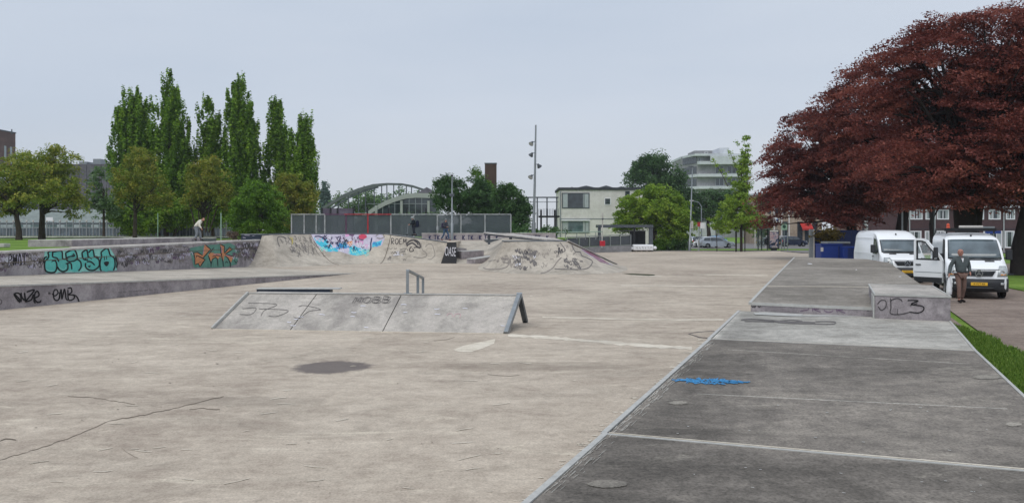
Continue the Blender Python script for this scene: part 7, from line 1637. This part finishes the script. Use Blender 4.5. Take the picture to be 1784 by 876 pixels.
B().add([(-.17, -.09, Z(378.5, 104)-.46), (.17, -.09, Z(378.5, 104)-.46), (0, -.09, Z(378.5, 104)-.12)], [(0, 1, 2)]).build('pictogram', m_flat('blue_sign', C(44, 92, 170), .5), s2_)
s3_ = sign_post(1366, 106, 389, 'pale green stop sign with a dark round symbol beside the shelter', panel=(.75, .85, 0), pm='sign_green'); B().lathe((0, -.09, Z(389, 106)-.42), (0, -1, 0), [(.0, 0), (.22, 0), (.22, .01)], 14).build('symbol', m_flat('dark_green_symbol', C(36, 70, 56), .5), s3_)
bs_ = thing('bus_shelter', (X(1320, 100), 100, 0), 'small dark framed glass bus shelter beside an advertising panel', 'bus shelter'); ox = bs_.location.x
for a in (1321, 1327, 1337): B().box(X(a, 100)-ox-.05, X(a, 100)-ox+.05, 0, .1, 0, Z(399, 100)).build('post', mt['black_metal'], bs_)
B().box(-.1, X(1338, 100)-ox+.1, -.6, 1.2, Z(399, 100), Z(397.5, 100)).build('roof', mt['galv_dark'], bs_)
B().box(X(1321.5, 100)-ox, X(1336, 100)-ox, .9, .94, .3, Z(400, 100)).build('glass_wall', mt['clear'], bs_); B().box(.2, 1.0, .5, .85, .42, .48).build('bench', mt['galv'], bs_)
adp = thing('advertising_panel', (X(1339, 99), 99, 0), 'dark framed advertising panel with a pink and blue poster by the bus shelter', 'advertising panel'); w_ = X(1358, 99)-X(1339, 99); z1_ = Z(400.5, 99); z0_ = Z(436, 99)
B().box(0, w_, 0, .2, .12, z1_).build('frame', mt['black_metal'], adp, bevel=.03); B().box(.3, w_-.3, .03, .17, 0, .12).build('foot', mt['black_metal'], adp)
n = N('poster_print', .4); v = n.co((1.2, 1, 1.1)); f_ = n.noise(v, 1.6, 4, .6, 1.5)
n.base(n.ramp(f_, [(.34, C(28, 30, 44)), (.44, C(58, 74, 116)), (.5, C(200, 186, 190)), (.56, C(176, 128, 134)), (.66, C(120, 150, 176))])); mt['poster'] = n.m
B().box(.14, w_-.14, -.015, -.002, .3, z1_-.25).build('poster', mt['poster'], adp); B().box(.14, w_-.14, -.015, -.002, z1_-.2, z1_-.06).build('header', mt['bld_cream'], adp)
for i, (a, lab) in enumerate(((1362, 'grey bollard post nearest the advertising panel'), (1366.5, 'grey bollard post in the middle of three by the panel'), (1372, 'tall grey post at the right of the three by the panel'))):
    t = thing('bollard', (X(a, 98), 98, 0), lab, 'post', 'posts beside the advertising panel'); B().tube([(0, 0, 0), (0, 0, Z(405 if i == 2 else 415, 98))], .06, 8).build('post', mt['galv'], t)
wp = thing('white_post', (X(1315.5, 110), 110, 0), 'plain pale post between the young tree and the bus shelter', 'post'); B().tube([(0, 0, 0), (0, 0, Z(395, 110))], .09, 8).build('post', mt['cap'], wp)
pw = thing('white_pole', (X(1048.5, 89), 89, .5), 'thin white pole with dark bands rising behind the railing panels', 'pole'); B().tube([(0, 0, 0), (.1, 0, Z(371, 89)-.5)], .06, 8).build('pole', mt['cap'], pw); B().tube([(.095, 0, Z(383, 89)-.5), (.1, 0, Z(380, 89)-.5)], .075, 8).build('band', mt['galv_dark'], pw)
p5 = thing('steel_pole', (X(1568+4, 60), 60, 0), 'thin grey pole beside the middle beech trunk', 'pole'); B().tube([(0, 0, 0), (0, 0, Z(352, 60))], .06, 8).build('pole', mt['galv'], p5)
p6 = thing('steel_pole', (X(1627, 66), 66, 0), 'dark pole seen through the open van door window', 'pole'); B().tube([(0, 0, 0), (0, 0, Z(366, 66))], .05, 8).build('pole', mt['galv_dark'], p6)
p7 = thing('thin_post', (X(385, 74), 74, 1.5), 'pale green thin post left of the dry shrub', 'post'); B().tube([(0, 0, 0), (0, 0, Z(371, 74)-1.5)], .05, 6).build('post', mt['sign_green'], p7)
p8 = thing('lawn_post', (X(275, 77), 77, 1.5), 'slim green post in front of the shrubs below the tallest oak', 'post'); B().tube([(0, 0, 0), (0, 0, Z(371, 77)-1.5)], .04, 6).build('post', mt['sign_green'], p8)
ss = thing('street_sign', (X(1716, 90), 90, 0), 'blue street sign on a post in front of the terrace', 'sign')
B().tube([(.9, 0, 0), (.9, 0, Z(401, 90))], .05, 6).build('pole', mt['galv'], ss); B().box(0, 1.7, -.05, 0, Z(407, 90), Z(402, 90)).build('sign_panel', m_flat('blue_street_sign', C(40, 66, 140), .5), ss)
cs = thing('sticker_cabinet', (X(1508, 74), 74, 0), 'post covered with black and white stickers left of the tall van roof', 'post'); B().box(-.18, .18, -.15, .15, 0, Z(378, 74)).build('cabinet', mt['galv_dark'], cs)
for k_ in range(9): B().box(-.17+.11*(k_ % 3), -.08+.11*(k_ % 3), -.17, -.152, 2.4+.34*(k_//3), 2.62+.34*(k_//3)).build('sticker', mt['white_paint'], cs)
kb = B().bar((20, 44, .02), (29, 44, .02), .3, .22).build('kerb', mt['roof'], kind='structure')
# lawn patches and kerb
B().prism([(20.3, 33), (30, 33), (34, 43.8), (22.8, 43.8)], -.1, .05).build('verge_lawn', mt['grass'], kind='structure')
b = B().bar((-4, 95.6, .03), (62, 95.6, .03), .2, .1); b.build('park_kerb', mt['galv_dark'], kind='structure')
# ------------------------------------------------------------------ last tidying: lettering as mesh, scattered strokes marked
dg = bpy.context.evaluated_depsgraph_get()
for o in [o for o in S.objects if o.type == 'FONT']:
    me = bpy.data.meshes.new_from_object(o.evaluated_get(dg)); me.materials.clear(); me.materials.append(o.data.materials[0])
    m_ = bpy.data.objects.new(o.name, me); nm = o.name; COL.objects.link(m_); m_.parent = o.parent; m_.matrix_parent_inverse = o.matrix_parent_inverse
    m_.location = o.location; m_.rotation_euler = o.rotation_euler; m_.scale = o.scale
    if 'label' in o: m_['label'] = o['label']
    bpy.data.objects.remove(o); m_.name = nm

# thin overcast haze over the whole place
HZ = m = bpy.data.materials.new('haze_air'); m.use_nodes = True; nt = m.node_tree; nt.nodes.remove(nt.nodes['Principled BSDF'])
pv = nt.nodes.new('ShaderNodeVolumePrincipled'); pv.inputs['Density'].default_value = .0003; pv.inputs['Color'].default_value = (.86, .92, 1, 1); pv.inputs['Anisotropy'].default_value = .2
nt.links.new(pv.outputs[0], nt.nodes['Material Output'].inputs['Volume'])
B().box(-400, 500, -60, 420, -1.2, 34).build('haze', m, kind='stuff')
